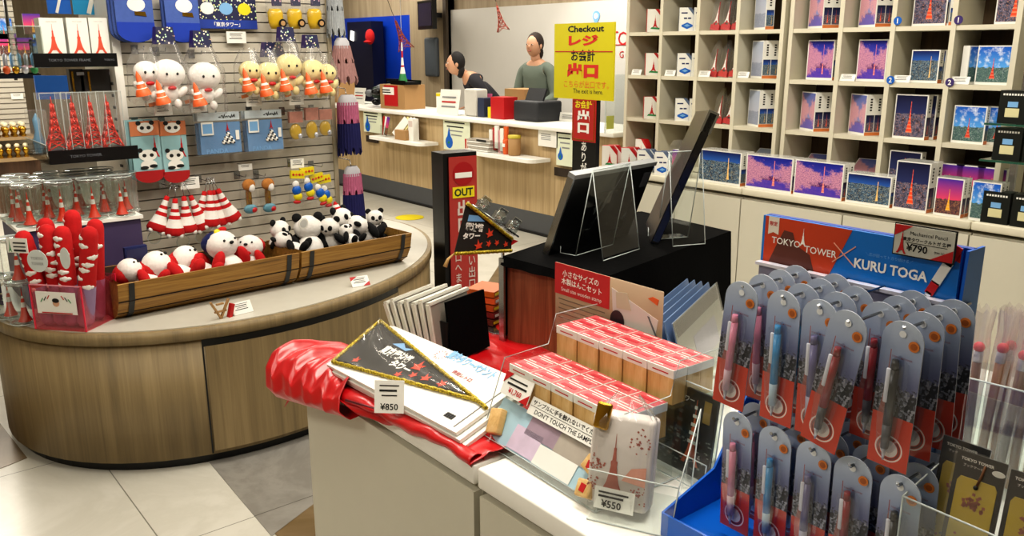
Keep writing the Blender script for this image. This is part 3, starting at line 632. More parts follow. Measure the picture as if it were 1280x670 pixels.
for k, m in enumerate((PAPER, SKYB, YEL)): b.plate([(.033*cos(a*pi/8)-w*.3+k*w*.3, .028*sin(a*pi/8)) for a in range(16)], -.0046, -.0032, m)
b.obj('round_motif', t)
def stag(px, py, wpx, hpx, label, off=.03, **k):
    p = S(px, py+hpx/2, off); t = ptag(p, SA, wpx*.0039, hpx*.0039, label, tilt=0, **k); h = hpx*.0039
    b = MB(); b.tube([(0, .002, h*.8), (0, off-.002, h*.8)], .0016, STEEL, 5); b.obj('tag_arm', t); return t
stag(296, 47, 25, 14, 'white price tag under the navy poster', lines=3); stag(301, 128, 0.1, .1, 'x') if False else None
for px, py, lb in ((205, 138, 'under the left white plush bags'), (249, 134, 'under the right white plush bag'), (318, 127, 'under the left yellow plush bags'), (371, 125, 'under the right yellow plush bags')):
    t = stag(px, py, 20, 12, 'white price tag with orange corner flag '+lb, off=.17, lines=3); b = MB(); b.box((-.045, -.002, .05), (.035, .002, .016), OB, rot=(0, -.25, 0)); b.obj('corner_flag', t)
stag(238, 229, 23, 14, 'price tag above the red striped tower plush charms', off=.12, lines=3); stag(372, 204, 19, 12, 'price tag above the yellow headed packs', off=.12, lines=3); stag(307, 209, 18, 8, 'price tag above the two character free charm packs'.replace('character free ', 'round '), off=.1, lines=2)
# yellow bottle pouches at the top
for k, px in enumerate((342, 366, 391)):
    pt = S(px, -14, .12); h = pt.z-S(px, 36, .12).z; w = .085; t = hang('yellow_pouch', '%s yellow drink shaped pouch with black round tag at the top right' % ('left', 'middle', 'right')[k], 'pouch', pt, 'yellow pouches at the top right of the slatwall')
    b = MB(); b.box((0, 0, -h*.35), (w, .03, h*.7), FILM); b.obj('film', t); b = MB(); b.box((.01, 0, -h*.25), (w*.5, .02, h*.35), PURP, front=DOTS); b.obj('label_card', t)
    b = MB(); b.lathe([(0, -h), (.03, -h), (.042, -h*.85), (.045, -h*.6), (.034, -h*.5), (0, -h*.5)], M('amber_yellow', 'c9a626', .3, coat=.5), seg=14, sx=.9, sy=.5); b.obj('pouch_body', t)
    b = MB(); b.plate([(.022+.02*cos(a*pi/8), -h*.86+.02*sin(a*pi/8)) for a in range(16)], -.03, -.026, BLACK); b.plate([(.022+.012*cos(a*pi/8), -h*.86+.012*sin(a*pi/8)) for a in range(16)], -.031, -.0302, TAN); b.obj('round_tag', t); hook(pt-Vector((0, 0, .01)), .12)
# bagged plush toys: generic round headed dolls holding a small red tower
def mk_bagged(fur, nm, lb, p, header=True, s=1.0, tower=True, grp=None, lean=0):
    t = hang(nm, lb, 'plush toy', p, grp); r = .06*s
    b = MB(); b.ball((0, -.03, -.0), (r*1.2, r*.85, r), fur); b.ball((0, -.03, -.075*s), (r*.62, r*.55, r*.7), fur)
    for sx in (-1, 1): b.ball((sx*.05*s, -.04, -.075*s), (.018, .018, .03), fur, 8, 6, (0, sx*.8, 0)); b.ball((sx*.025*s, -.045, -.125*s), (.018, .02, .022), fur, 8, 6)
    b.obj('doll_body', t)
    b = MB()
    for sx in (-1, 1): b.ball((sx*.022*s, -.03-r*.82, .0), (.0055, .004, .0065), INK, 8, 6)
    b.obj('eye', t)
    b = MB(); b.ball((0, -.066, -.058*s), (.02, .01, .009), RED, 8, 6); b.obj('bow', t)
    if tower:
        b = MB(); b.lathe([(.034, 0), (.032, .012), (.024, .03), (.02, .032), (.019, .05), (.013, .06), (.01, .085), (.001, .105)], FURR, (-.05*s, -.09, -.12*s), 10, rot=(0, -.2, 0), mfun=lambda i: (ORANGE, ORANGE, PAPER, ORANGE, PAPER, ORANGE, ORANGE)[i]); b.obj('toy_tower', t)
    b = MB()
    def bag(u, v):
        a = 2*pi*u; rr = (.09+.012*sin(5*a)+.006*sin(11*a+v*9))*(1-.55*max(0, v-.6)/.4); return ((rr*cos(a))*s, (-.03+rr*.62*sin(a))*s, (-.16+.29*v)*s+.008*sin(a*7))
    b.grid(bag, 28, 8, FILM); b.obj('clear_bag', t)
    if header:
        b = MB(); b.box((0, -.02, .155*s), (.085*s, .05, .07*s), PURP, front=DOTS, taper=.8); b.obj('header_card', t)
    return t
gp = 'bagged white plush dolls holding small towers'
for px, py, hd, s, lb in ((180, 90, 0, .8, 'leftmost bagged white plush doll, half behind its neighbour'), (207, 92, 1, 1.05, 'bagged white plush doll under the left purple header card'), (252, 95, 1, 1.05, 'bagged white plush doll under the middle purple header card')):
    p = S(px, py, .17); mk_bagged(FURW, 'bagged_plush_doll', lb, p, hd, s, True, gp); hook(S(px, py-22, .12)+Vector((0, 0, .02)), .12)
for px, py, hd, s, lb in ((309, 88, 0, .75, 'leftmost bagged yellow plush doll'), (332, 91, 0, .85, 'second bagged yellow plush doll from the left'), (357, 82, 1, .95, 'third bagged yellow plush doll from the left, highest'), (387, 88, 1, .9, 'fourth bagged yellow plush doll from the left'), (404, 91, 0, .75, 'rightmost bagged yellow plush doll')):
    p = S(px, py, .17); mk_bagged(FURY, 'bagged_plush_doll', lb, p, hd, s, True, 'bagged yellow plush dolls holding small towers')
p = S(340, 62, .12); t = hang('header_card', 'purple star print header card above the yellow plush bags', 'header card', p); b = MB(); b.box((-.0, 0, 0), (.11, .05, .07), PURP, front=DOTS, rot=(0, 0, 0), taper=.8); b.obj('card', t)
# panda sock pairs
for k, (px, wpx) in enumerate(((179, 35), (213, 32))):
    pt = S(px, 151, .12); h = pt.z-S(px, 229, .12).z; w = wpx*.0038; t = hang('panda_sock_pair', '%s panda sock pair with orange cuff and red toe' % ('left', 'right')[k], 'socks', pt, 'panda socks')
    b = MB(); b.plate(sock_outline(w, h), -.012, .004, S_TEAL); b.obj('sock', t)
    if k == 0: b = MB(); b.plate([(x-.02, z+.005) for x, z in sock_outline(w*.9, h)], .006, .02, S_TEAL); b.obj('sock', t)
    b = MB(); b.plate(toe(w, h, .055), -.014, -.0122, S_RED); b.obj('toe', t); b = MB(); b.plate([(-w/2, -.065), (w/2, -.065), (w/2, 0), (-w/2, 0)], -.014, -.0122, S_ORNG); b.obj('cuff', t)
    y = -.0135; el = lambda cx, cz, a, c: [(cx+a*cos(q*pi/8), cz+c*sin(q*pi/8)) for q in range(16)]
    for (cz, kx, y2) in ((-.03, .9, -.0155), (-h*.55, 1, y)):
        b = MB(); b.plate(el(0, cz, .04*kx, .026*kx), y2-.001, y2, PAPER)
        for sx in (-1, 1): b.plate(el(sx*.032*kx, cz+.024*kx, .011, .01), y2-.0014, y2-.001, INK); b.plate(el(sx*.016*kx, cz, .009, .008), y2-.0018, y2-.0011, INK)
        if kx < 1: b.obj('panda_print', t)
    b.plate(el(0, -h*.55-.042, .036, .022), y-.0008, y, PAPER); b.plate(el(-.02, -h*.55-.055, .018, .008), y-.0016, y-.0009, INK); b.plate(el(.02, -h*.55-.05, .018, .008), y-.0016, y-.0009, INK); b.obj('panda_print', t)
    b = MB()
    tp = tower_clean(.035, .11); b.plate([(x+.035, z-h*.55-.01) for x, z in tp], -.0134, -.0125, RED); b.obj('tower_print', t); hook(pt-Vector((0, 0, .01)), .12)
# blue panda towel packs
TWL = M('towel_blue', '6f9ccb', .8, var=.15, scale=12)
for k, (px0, px1, py0, py1) in enumerate(((243, 300, 140, 194), (301, 354, 137, 190))):
    for j in range(2):
        off = .15-.03*j; pt = S((px0+px1)/2-4*j, py0, off); w = (px1-px0)*.0037; h = pt.z-S((px0+px1)/2, py1, off).z
        t = hang('panda_towel_pack', '%s blue panda towel pack, %s one' % (('left', 'right')[k], ('front', 'rear')[j]), 'towel pack', pt, 'blue panda towel packs')
        b = MB(); b.box((0, 0, -h/2), (w, .02, h), FILM); b.obj('film', t)
        b = MB(); b.box((.004, 0, -h*.6), (w*.93, .014, h*.72), TWL); b.obj('towel', t)
        b = MB(); b.box((0, -.003, -h*.1), (w*.96, .013, h*.18), M('header_pale', 'cfdbe0', .5)); b.obj('header_card', t)
        if j == 0:
            b = MB(); b.box((-w*.28, -.012, -h*.37), (w*.27, .003, h*.3), PAPER); b.box((-w*.28, -.0138, -h*.37), (w*.21, .001, h*.22), SKYB); b.obj('small_card', t); b = MB(); b.box((w*.4, -.012, -h*.55), (w*.08, .002, h*.22), PAPER); b.obj('size_label', t)
            b = MB()
            for (i_, n_) in ((0, 3), (1, 2), (2, 1)):
                for q in range(n_):
                    cx, cz = w*.18+(q-(n_-1)/2)*.022, -h*.7+.018*i_
                    b.ball((cx, -.012, cz), (.011, .004, .01), PAPER, 8, 6); b.ball((cx-.006, -.015, cz+.006), (.004, .003, .004), INK, 6, 5); b.ball((cx+.006, -.015, cz-.004), (.005, .003, .004), INK, 6, 5)
            b.plate([(x+w*.18, z-h*.7+.05) for x, z in tower_clean(.02, .05)], -.013, -.012, RED); b.obj('panda_print', t)
            b = MB()
            for q in range(7): b.tube([(w*(.0+.055*q), -.011, -h*.12+.006*sin(q*2.1)), (w*(.03+.055*q), -.011, -h*.08-.006*cos(q*1.7)), (w*(.04+.055*q), -.011, -h*.13)], .002, INK, 5)
            b.obj('brush_lettering', t); text('PANDA', t, (-w*.08, -.0085, -h*.9), SKYB, w=w*.5, bold=.02)
        hook(pt-Vector((0, 0, .01)), .13)
# golden packs on the right
for k, (px, py, hh) in enumerate(((368, 138, 38), (388, 133, 42), (405, 135, 36))):
    pt = S(px, py, .14); h = pt.z-S(px, py+hh, .14).z; t = hang('golden_pack', '%s golden pack with red and white header right of the towels' % ('left', 'middle', 'right')[k], 'packet', pt, 'golden packs beside the towels')
    b = MB(); b.box((0, 0, -h/2), (.08, .03, h), FILM); b.obj('film', t); b = MB(); b.box((0, -.004, -h*.22), (.072, .02, h*.36), M('rose_print', 'c98a78', .5, var=.2, scale=60)); b.obj('header_card', t)
    b = MB(); b.ball((0, 0, -h*.7), (.033, .013, h*.27), M('amber_yellow', 'c9a626')); b.ball((.018, -.012, -h*.85), (.012, .006, .014), SILVER, 8, 6); b.obj('golden_item', t); hook(pt-Vector((0, 0, .01)), .12)
# striped tower plush charms
def tower_plush(lb, p, lean, s=1.0):
    t = T('tower_plush_charm', lb, 'plush charm', p, (0, lean, SA), 'red and white striped tower plush charms')
    H = .165*s; prof = [(.0, 0), (.012, -.0), (.014, -.02), (.018, -.045), (.0215, -.06), (.026, -.075), (.03, -.092), (.036, -.108), (.045, -.13), (.052, -.155), (.045, -.165), (0, -.165)]
    prof = [(r*.9, z*s) for r, z in prof]; mf = [FURR, FURR, FURW, FURR, FURW, FURR, FURW, FURW, FURR, FURR, FURR, FURR]
    b = MB(); b.lathe(prof, FURR, (0, 0, -.02), 12, mfun=lambda i: mf[i]); b.obj('tower_body', t)
    for a in range(4): b = MB(); b.ball((.036*cos(a*pi/2+.6), .036*sin(a*pi/2+.6), -.185*s), .0125, FURW, 8, 6); b.obj('foot', t)
    b = MB(); b.tube([(0, 0, -.02), (0, 0, .03)], .0015, STEEL, 5); b.tube([(.007*cos(a*pi/4), 0, .036+.007*sin(a*pi/4)) for a in range(9)], .0012, STEEL, 5); b.obj('key_ring', t); return t
for px, py, ln, o, lb in ((211, 240, .42, .14, 'first from the left, splayed outward'), (219, 243, .12, .17, 'second from the left'), (229, 240, -.02, .14, 'third from the left'), (236, 240, -.3, .13, 'fourth from the left'), (257, 234, .3, .1, 'fifth from the left'), (262, 233, .05, .15, 'sixth from the left'), (266, 233, -.12, .12, 'seventh from the left'), (270, 232, -.38, .14, 'rightmost, splayed outward')):
    tower_plush('striped tower plush charm on the slatwall, '+lb, S(px, py, o), ln, 1.02)
hook(S(212, 233, .1), .1); hook(S(228, 234, .1), .1); hook(S(258, 226, .1), .1)
for px, py, lb in ((193, 297, 'left'), (229, 302, 'middle'), (252, 296, 'right')):
    p = S(px, py, .12); t = hang('clear_hanging_tag', '%s round clear plastic tag below the striped charms' % lb, 'tag', p); b = MB(); b.plate([(.03*cos(a*pi/10), .03*sin(a*pi/10)) for a in range(20)], -.003, .003, ACR); b.obj('disc', t)
    b = MB(); b.tube([(.03*cos(a*pi/10), 0, .03*sin(a*pi/10)) for a in range(21)], .0016, EDGE, 5); b.obj('rim', t)
# two small charm packs
ORF = M('orange_plush', 'c98642', .9, scale=60, var=.2); TEALP = M('teal_print_mix', '6fa9bd', .5, var=.3, scale=80)
for k, (px, py) in enumerate(((309, 222), (333, 221))):
    pt = S(px, py, .12); t = hang('charm_pack', '%s clear charm pack with orange top and round blue foot' % ('left', 'right')[k], 'charm pack', pt, 'clear charm packs at mid height')
    b = MB(); b.box((0, 0, -.09), (.075, .03, .19), FILM); b.obj('film', t); b = MB(); b.ball((0, -.01, -.035), (.035, .018, .03), ORF, 10, 7); b.ball((.01, -.02, -.05), (.018, .012, .022), FURW, 8, 6); b.obj('charm_top', t)
    b = MB(); b.lathe([(.014, -.14), (.016, -.1), (.014, -.065)], GOLD, seg=10); b.obj('charm_stem', t); b = MB(); b.ball((0, -.01, -.155), (.036, .016, .024), TEALP, 10, 7); b.ball((.015, -.02, -.16), (.016, .01, .014), RED, 8, 6); b.obj('charm_foot', t); hook(pt, .1)
# yellow headed packs
for k, (px, py, ln) in enumerate(((371, 218, .1), (383, 214, -.05), (395, 222, -.2), (404, 224, -.12))):
    pt = S(px, py, .14-.01*k); t = T('yellow_header_pack', '%s pack with yellow header and small blue and yellow figures' % ('first', 'second', 'third', 'fourth')[k], 'charm pack', pt, (0, ln, SA), 'yellow headed packs at mid right')
    b = MB(); b.box((0, 0, -.07), (.07, .025, .19), FILM); b.obj('film', t); b = MB(); b.box((0, -.004, .0), (.075, .018, .04), YEL); b.obj('header_card', t); b = MB()
    for q in range(4): b.plate([(-.026+.017*q+.006*cos(a*pi/4), .006*sin(a*pi/4)) for a in range(8)], -.0155, -.0132, (RED, ORANGE)[q % 2])
    b.obj('header_print', t)
    b = MB(); b.ball((-.01, -.01, -.05), (.02, .012, .02), FURW, 8, 6); b.ball((-.005, -.014, -.08), (.026, .014, .026), BLUE, 8, 6); b.ball((.004, -.012, -.112), (.026, .014, .022), YEL, 8, 6); b.ball((-.0, -.012, -.14), (.022, .012, .01), RED, 8, 6); b.obj('figure', t)
hook(S(374, 206, .1), .12); hook(S(400, 208, .1), .12)
# fringed bundles on the end of the gondola
def fringe(px, py0, py1, wt, wb, cols, lb, off=.12, split=.5):
    pt = S(px, py0, off); h = pt.z-S(px, py1, off).z; t = hang('fringed_bundle', lb, 'fringe', pt, 'hanging fringed bundles at the end of the gondola')
    b = MB(); b.lathe([(wt*.3, .02), (wt*.46, 0), (wt*.52, -.035)], M('bundle_cap', 'b9b8be', .5), seg=12, sy=.6); b.obj('cap', t)
    def fn(z0, z1, m, nm):
        b = MB()
        def g_(u, v):
            a = 2*pi*u; f = z0+(z1-z0)*v; w = wt+(wb-wt)*f; r = w/2*(1+.08*sin(a*24)); zz = -.02-(h-.02)*f - (.018*sin(a*9)+.01*sin(a*17) if v == 1 else 0); return (r*cos(a), r*.6*sin(a), zz)
        b.grid(g_, 96, 5, m); 
        b.obj(nm, t)
    fn(0, split, cols[0], 'upper_strands'); fn(split, 1, cols[1], 'lower_strands'); b = MB(); b.tube([(0, 0, 0), (0, .02, .05), (-.03, .1, .06)], .0025, STEEL, 6); b.obj('hang_rod', t)
GFR = M('grey_strands', 'a2a7ab', .6, var=.15, scale=70); PFR = M('dusty_pink_strands', 'a87f7c', .8, var=.15, scale=70); PK2 = M('pink_strands', 'c06a8c', .8, var=.15, scale=70); NFR = M('navy_strands', '17175a', .8, var=.15, scale=70)
fringe(417, -20, 42, .08, .10, (GFR, GFR), 'grey fringed bundle at the top end of the gondola', .05)
fringe(427, 52, 101, .09, .16, (PFR, PFR), 'dusty pink fringed bundle under the grey one', .05)
fringe(434, 123, 190, .115, .135, (PK2, NFR), 'upper pink and navy fringed bundle', .05, .42)
fringe(440, 212, 274, .10, .13, (PK2, NFR), 'lower pink and navy fringed bundle beside the pandas', .05, .45)
# ------------------------------------------------------------------ barrel planters
def planter(p0, p1, lb, zt=.155):
    d = p1-p0; L = d.length; t = T('barrel_planter', lb, 'planter', (p0.x, p0.y, TZ), atan2(d.y, d.x)); R = .15; C = (0, .20)
    prof = [(-.045, .0+zt), (-.03, .08), (.0, .028), (.045, .0), (.20, .0), (.245, .028), (.275, .08), (.29, zt)]
    th = .014
    b = MB(); n = 1
    outer = prof; inner = [(y+(th if y < .12 else -th)*(1 if abs(y-.12) > .09 else .3), z+th if z < .05 else z) for y, z in prof]
    for (a, c), (a2, c2) in zip(zip(outer, inner), list(zip(outer, inner))[1:]):
        g_ = .003
        P = [(0, a[0], a[1]), (L, a[0], a[1]), (L, a2[0], a2[1]), (0, a2[0], a2[1])]; b.face(P[::-1], BARREL)
        P = [(0, c[0], c[1]), (L, c[0], c[1]), (L, c2[0], c2[1]), (0, c2[0], c2[1])]; b.face(P, M('barrel_inside', '3a2512', .8))
    for yy, zz, y2, z2 in ((outer[0][0], outer[0][1], inner[0][0], inner[0][1]), (outer[-1][0], outer[-1][1], inner[-1][0], inner[-1][1])): b.face([(0, yy, zz), (L, yy, zz), (L, y2, z2), (0, y2, z2)], BARREL)
    b.obj('staves', t)
    b = MB()
    for y, z in ((-.031, .082), (.0, .03)): b.box((L/2, y-.0012, z), (L, .003, .004), M('stave_gap', '1c0f06', .9))
    b.obj('stave_gap', t)
    for x in (.0, L):
        b = MB(); P = [(x, y, z) for y, z in prof]; s_ = .008 if x == 0 else -.008; b.face(P[::-1] if x == 0 else P, BARREL); b.face([(x+s_*2, y, z) for y, z in prof], BARREL); b.obj('end_board', t)
    for x in (.05, L-.05):
        b = MB(); o = [(y+(-.003 if y < .12 else .003), z-(.003 if z < .05 else 0)) for y, z in prof]
        for a, a2 in zip(o, o[1:]): b.face([(x-.011, a[0], a[1]), (x-.011, a2[0], a2[1]), (x+.011, a2[0], a2[1]), (x+.011, a[0], a[1])], DKG)
        b.obj('metal_band', t)
    return t
PA, PB_, PC = Z(148, 402, TZ), Z(352, 360, TZ), Z(503, 329, TZ)
f_ = lambda p, dx, dy: Vector((p.x+dx, p.y+dy, TZ))
A_ = f_(PA, 0, .0); d_ = (f_(PC, 0, 0)-A_); L_ = d_.length; d_.normalize()
M1 = A_+d_*(L_*.575)
planter(A_, M1-d_*.006, 'left wooden half barrel planter holding white and red plush toys'); planter(M1+d_*.006, A_+d_*(L_+.03), 'right wooden half barrel planter holding panda plush toys')
# plush toys in the planters
def plush(name, lb, cat, c, r, rz, mats, grp, lying=0, kind='panda', s=1.0, hat=False):
    t = T(name, lb, cat, c, (lying, 0, rz), grp); W, K = mats; t.scale = (s,)*3
    b = MB(); b.ball((0, 0, .055), (.055, .05, .062), W, 16, 10); b.obj('torso', t)
    h = MB(); h.ball((0, -.018, .145), (.058, .05, .05), W, 16, 10); hd = h.obj('head', t)
    for sx in (-1, 1):
        if kind == 'panda': e = MB(); e.ball((sx*.043, -.008, .188), (.02, .012, .019), K, 10, 7); e.obj('ear', hd); e = MB(); e.ball((sx*.023, -.062, .15), (.013, .008, .016), K, 10, 7, (0, sx*.5, 0)); e.obj('eye_patch', hd)
        a = MB(); a.ball((sx*.058, -.03, .085), (.02, .022, .042), K, 10, 7, (.5, sx*-.5, 0)); a.obj('arm', t)
        a = MB(); a.ball((sx*.04, -.06, .022), (.024, .045, .022), K, 10, 7, (0, 0, sx*.3)); a.obj('leg', t)
    n = MB(); n.ball((0, -.068, .135), (.009, .006, .006), INK, 8, 6)
    if kind != 'panda':
        n.ball((-.024, -.064, .147), .0045, INK, 8, 6); n.ball((.024, -.064, .147), .0045, INK, 8, 6)
    n.obj('nose', hd)
    if kind == 'red':
        q = MB(); q.ball((0, .008, .158), (.06, .045, .042), K, 12, 8); q.obj('hood', hd); q = MB(); q.ball((0, -.045, .105), (.02, .01, .012), K, 8, 6); q.obj('bow', t)
    if kind == 'navy':
        q = MB(); q.ball((0, .002, .163), (.056, .05, .04), NAVY, 12, 8); q.obj('hat', hd); q = MB(); q.ball((.02, -.03, .195), (.02, .01, .01), FURR, 8, 6); q.ball((-.01, -.035, .19), (.014, .008, .01), YEL, 8, 6); q.obj('hat_bow', hd)
    if hat:
        q = MB(); q.lathe([(.022, 0), (.02, .012), (.014, .024), (.003, .04)], FURR, (0, 0, .19), 10, mfun=lambda i: (FURR, FURW, FURR)[i]); q.obj('party_hat', hd)
    return t
pp = (FURW, FURB); gpn = 'panda plush toys in the right planter'
def P_(px, py, yd, zc, s, ly, rz):
    """world base point so that the toy's middle lies on the sight line, yd behind the planter front"""
    q = PLN(px, py, A_+Vector((-d_.y, d_.x, 0))*yd, Vector((d_.y, -d_.x, 0))); m = Euler((ly, 0, rz)).to_matrix() @ Vector((0, -.015, zc))*s; return q-m
for px, py, yd, rz, ly, s, kd, hat, lb in ((350, 297, .2, .5, 0, .85, 'panda', 0, 'small panda plush with head tilted at the left of the right planter'), (362, 306, .12, .9, -1.0, .8, 'panda', 0, 'small panda plush lying low by the planter divider'),
        (386, 298, .15, 2.9, .1, 1.15, 'panda', 0, 'large panda plush seen from behind with round tag'), (413, 293, .12, -.9, .1, .85, 'panda', 0, 'panda plush looking right between its larger neighbours'),
        (429, 284, .19, .5, -.2, 1.0, 'panda', 1, 'panda plush wearing a small striped party hat'), (452, 288, .15, 1.9, -.9, 1.0, 'panda', 0, 'panda plush lying on its side near the right end'), (469, 280, .2, -.3, 0, .75, 'panda', 0, 'panda plush at the far right end of the planter'),
        (437, 294, .09, .3, -.9, .65, 'panda', 0, 'small panda plush in front with black arms')):
    p = P_(px, py, yd, .1, s, ly, rz); plush('panda_plush', lb, 'plush toy', p, 0, rz, pp, gpn, ly, kd, s, hat)
p = P_(381, 280, .05, 0, 1, 0, 0); t = T('round_tag', 'round white tag on the back of the large panda plush', 'tag', p, .2); b = MB(); b.plate([(.026*cos(a*pi/10), .026*sin(a*pi/10)) for a in range(20)], -.002, .002, PAPER); b.plate([(.019*cos(a*pi/10), .019*sin(a*pi/10)) for a in range(20)], -.003, -.0022, M('tag_grey', 'c8c8c4', .6)); b.obj('disc', t)
wr = (FURW, FURR)
for px, py, yd, rz, ly, s, kd, lb in ((172, 344, .12, 1.2, -1.0, 1.0, 'red', 'white plush toy with red hood at the left end of the left planter'), (208, 337, .13, 1.3, -1.1, 1.2, 'red', 'white plush toy lying on its side, second in the left planter'), (241, 330, .17, 1.0, -.9, 1.1, 'red', 'white plush toy with red body, third in the left planter'),
        (282, 318, .14, .4, -.5, 1.25, 'navy', 'white plush toy wearing a navy hat with red bow'), (311, 318, .17, -.7, -.6, 1.05, 'red', 'white plush toy with red arms at the right end of the left planter')):
    p = P_(px, py, yd, .11, s, ly, rz); plush('white_plush', lb, 'plush toy', p, 0, rz, wr, 'white and red plush toys in the left planter', ly, kd, s)
# price tags on the platform
p = Z(452, 358, TZ); ptag((p.x, p.y, TZ+.001), -.1, .085, .05, 'white price card in front of the right planter', tilt=-.7, lines=3, red=True)
p = Z(296, 394, TZ); ptag((p.x+.03, p.y, TZ+.001), .15, .085, .05, 'white price card leaning beside the small wooden tower in front of the left planter', tilt=-.5, lines=3)
t = T('wooden_tower_charm', 'small wooden lattice tower charm with red base lying before the left planter', 'charm', (p.x-.045, p.y, TZ+.0), (0, 0, .2))
b = MB()
for sx in (-1, 1): b.box((sx*.018-.02, 0, .035), (.007, .01, .09), TAN, rot=(0, sx*.5, 0))
b.box((-.02, 0, .03), (.05, .01, .006), TAN); b.box((-.02, 0, .06), (.03, .01, .006), TAN); b.obj('lattice', t); b = MB(); b.box((.022, -.005, .025), (.014, .02, .055), RED, rot=(0, .3, 0)); b.obj('base', t)
# ------------------------------------------------------------------ goods at the left end of the gondola
YL = 4.02
def L3(px, py, y=YL): return Y(px, py, y)
# upper clear shelf with three framed tower boxes
a, b2 = L3(42, 83), L3(146, 83); zs = a.z
t = T('acrylic_shelf', 'clear shelf with black lettered front strip holding three white tower boxes', 'shelf', (a.x, YL, zs))
w = b2.x-a.x; b = MB(); b.box((w/2, .17, -.003), (w, .36, .006), ACR); b.obj('shelf_board', t)
b = MB(); b.box((w/2, -.014, .024), (w, .01, .056), BLACK); b.obj('front_strip', t); text('TOKYO TOWER FRAME', t, (w*.42, -.0196, .024), M('strip_letter', '75787f', .4), w=w*.5); text('TOKYO', t, (w*.9, -.0196, .024), M('strip_letter', '75787f', .4), w=w*.13)
for k, (x0, x1) in enumerate(((57, 88), (91, 118), (119, 143))):
    p, q = L3(x0, 69), L3(x1, 69); zt = L3((x0+x1)/2, 21).z; W = q.x-p.x; H = zt-zs-.004; tt = T('tower_frame_box', '%s white box printed with a red tower on the upper clear shelf' % ('left', 'middle', 'right')[k], 'box', ((p.x+q.x)/2, YL+.05, zs+.001), 0, 'white tower boxes on the upper shelf')
    b = MB(); b.box((0, .05, H/2), (W*.97, .1, H), PAPER); b.obj('carton', tt); b = MB(); b.plate([(x, z+H*.1+.03) for x, z in tower_clean(W*.62, H*.62)], -.0012, -.0005, M('coral_print', 'e0563c', .5)); b.obj('tower_print', tt); text('TOKYO TOWER', tt, (0, -.001, H*.92), GLINE, w=W*.45)
t = T('clear_bin', 'empty clear acrylic box on the upper shelf left of the white tower boxes', 'acrylic box', (L3(40, 60).x, YL+.1, zs+.001)); b = MB()
for c, s_ in (((0, -.06, .08), (.1, .003, .16)), ((0, .06, .08), (.1, .003, .16)), ((-.05, 0, .08), (.003, .12, .16)), ((.05, 0, .08), (.003, .12, .16))): b.box(c, s_, ACR)
b.box((0, -.06, .16), (.1, .004, .003), EDGE); b.obj('walls', t)
# blue backed posters above
for k, (x0, x1, y0, y1, m) in enumerate(((60, 86, -10, 17, BLUE), (92, 134, -10, 18, M('teal_blue_photo', '1f9ad0', .4)))):
    p, q = Y(x0, y1, 4.3), Y(x1, y0, 4.3); t = T('blue_picture_card', ('left dark blue', 'right bright blue')[k]+' picture card above the tower boxes', 'picture card', ((p.x+q.x)/2, 4.3, (p.z+q.z)/2)); b = MB(); b.box((0, 0, 0), (q.x-p.x, .01, q.z-p.z), m, front=m); b.obj('panel', t)
    b = MB(); b.box((.0, -.007, .0), ((q.x-p.x)*.12, .002, (q.z-p.z)*.96), PAPER, rot=(0, .3, 0)); b.obj('stripe', t)
# dark items between the shelves
for k, (x0, x1, y0, y1) in enumerate(((88, 101, 86, 116), (101, 148, 86, 114))):
    p, q = Y(x0, y1, 4.2), Y(x1, y0, 4.2); t = T('dark_gift_case', ('narrow', 'wide')[k]+' dark gift case with gold trim between the two left shelves', 'gift case', ((p.x+q.x)/2, 4.2, p.z)); W, H = q.x-p.x, q.z-p.z
    b = MB(); b.box((0, 0, H/2), (W, .05, H), M('dark_case', '33312f', .4)); b.obj('case', t); b = MB(); b.box((-W*.3, -.027, H*.45), (.008, .004, H*.9), GOLD); b.box((W*.3, -.027, H*.8), (.03, .004, .014), SILVER); b.obj('gold_trim', t)
p, q = Y(86, 116, 4.2), Y(150, 114, 4.2); t = T('acrylic_shelf', 'short clear shelf under the dark gift cases', 'shelf', (p.x, 4.16, p.z-.004)); b = MB(); b.box(((q.x-p.x)/2, .04, 0), (q.x-p.x, .14, .006), ACR); b.obj('shelf_board', t)
# black tray with four clear boxed red towers
a, b2 = L3(62, 207, 3.86), L3(158, 200, 3.86); zt_ = Y(60, 206, 3.86).z; zt_ += 0
t = T('tray_shelf', 'black glass edged tray shelf carrying the clear boxed red towers', 'shelf', (a.x, 3.86, zt_+.0)); w = 1.05-a.x
b = MB(); b.box((w/2, .2, .012), (w, .42, .024), BLACK); b.obj('tray_base', t); b = MB(); b.box((w/2, -.012, .028), (w, .006, .056), BLACK); b.obj('front_strip', t); b = MB(); b.box((-.003, .2, .04), (.006, .42, .08), ACR); b.box((-.006, .2, .08), (.006, .42, .003), EDGE); b.obj('side_glass', t)
text('TOKYO TOWER', t, (w*.4, -.0156, .028), M('strip_letter', '75787f', .4), w=w*.35)
RG = M('red_metallic', 'e2331a', .28, .2, spec=.8)
def lattice(t, w, h, m, z0=0, name='tower_model'):
    b = MB(); n = 7; zz = [0, .16, .3, .44, .58, .72, .86]; ww = [.5, .33, .22, .155, .11, .075, .045]
    c = [[(sx*a*w, sy*a*w, z0+z*h) for sx, sy in ((-1, -1), (1, -1), (1, 1), (-1, 1))] for z, a in zip(zz, ww)]
    for A, B in zip(c, c[1:]):
        for i in range(4):
            b.tube([A[i], B[i]], .0048, m, 4); b.tube([A[i], B[(i+1) % 4]], .0026, m, 4); b.tube([A[(i+1) % 4], B[i]], .0026, m, 4); b.tube([B[i], B[(i+1) % 4]], .003, m, 4)
    b.box((0, 0, z0+.44*h), (.34*w, .34*w, .045*h), m); b.box((0, 0, z0+.74*h), (.19*w, .19*w, .04*h), m); b.cyl((0, 0, z0+.84*h), (0, 0, z0+h), .003, m, .001, 6); b.obj(name, t)
proto = None
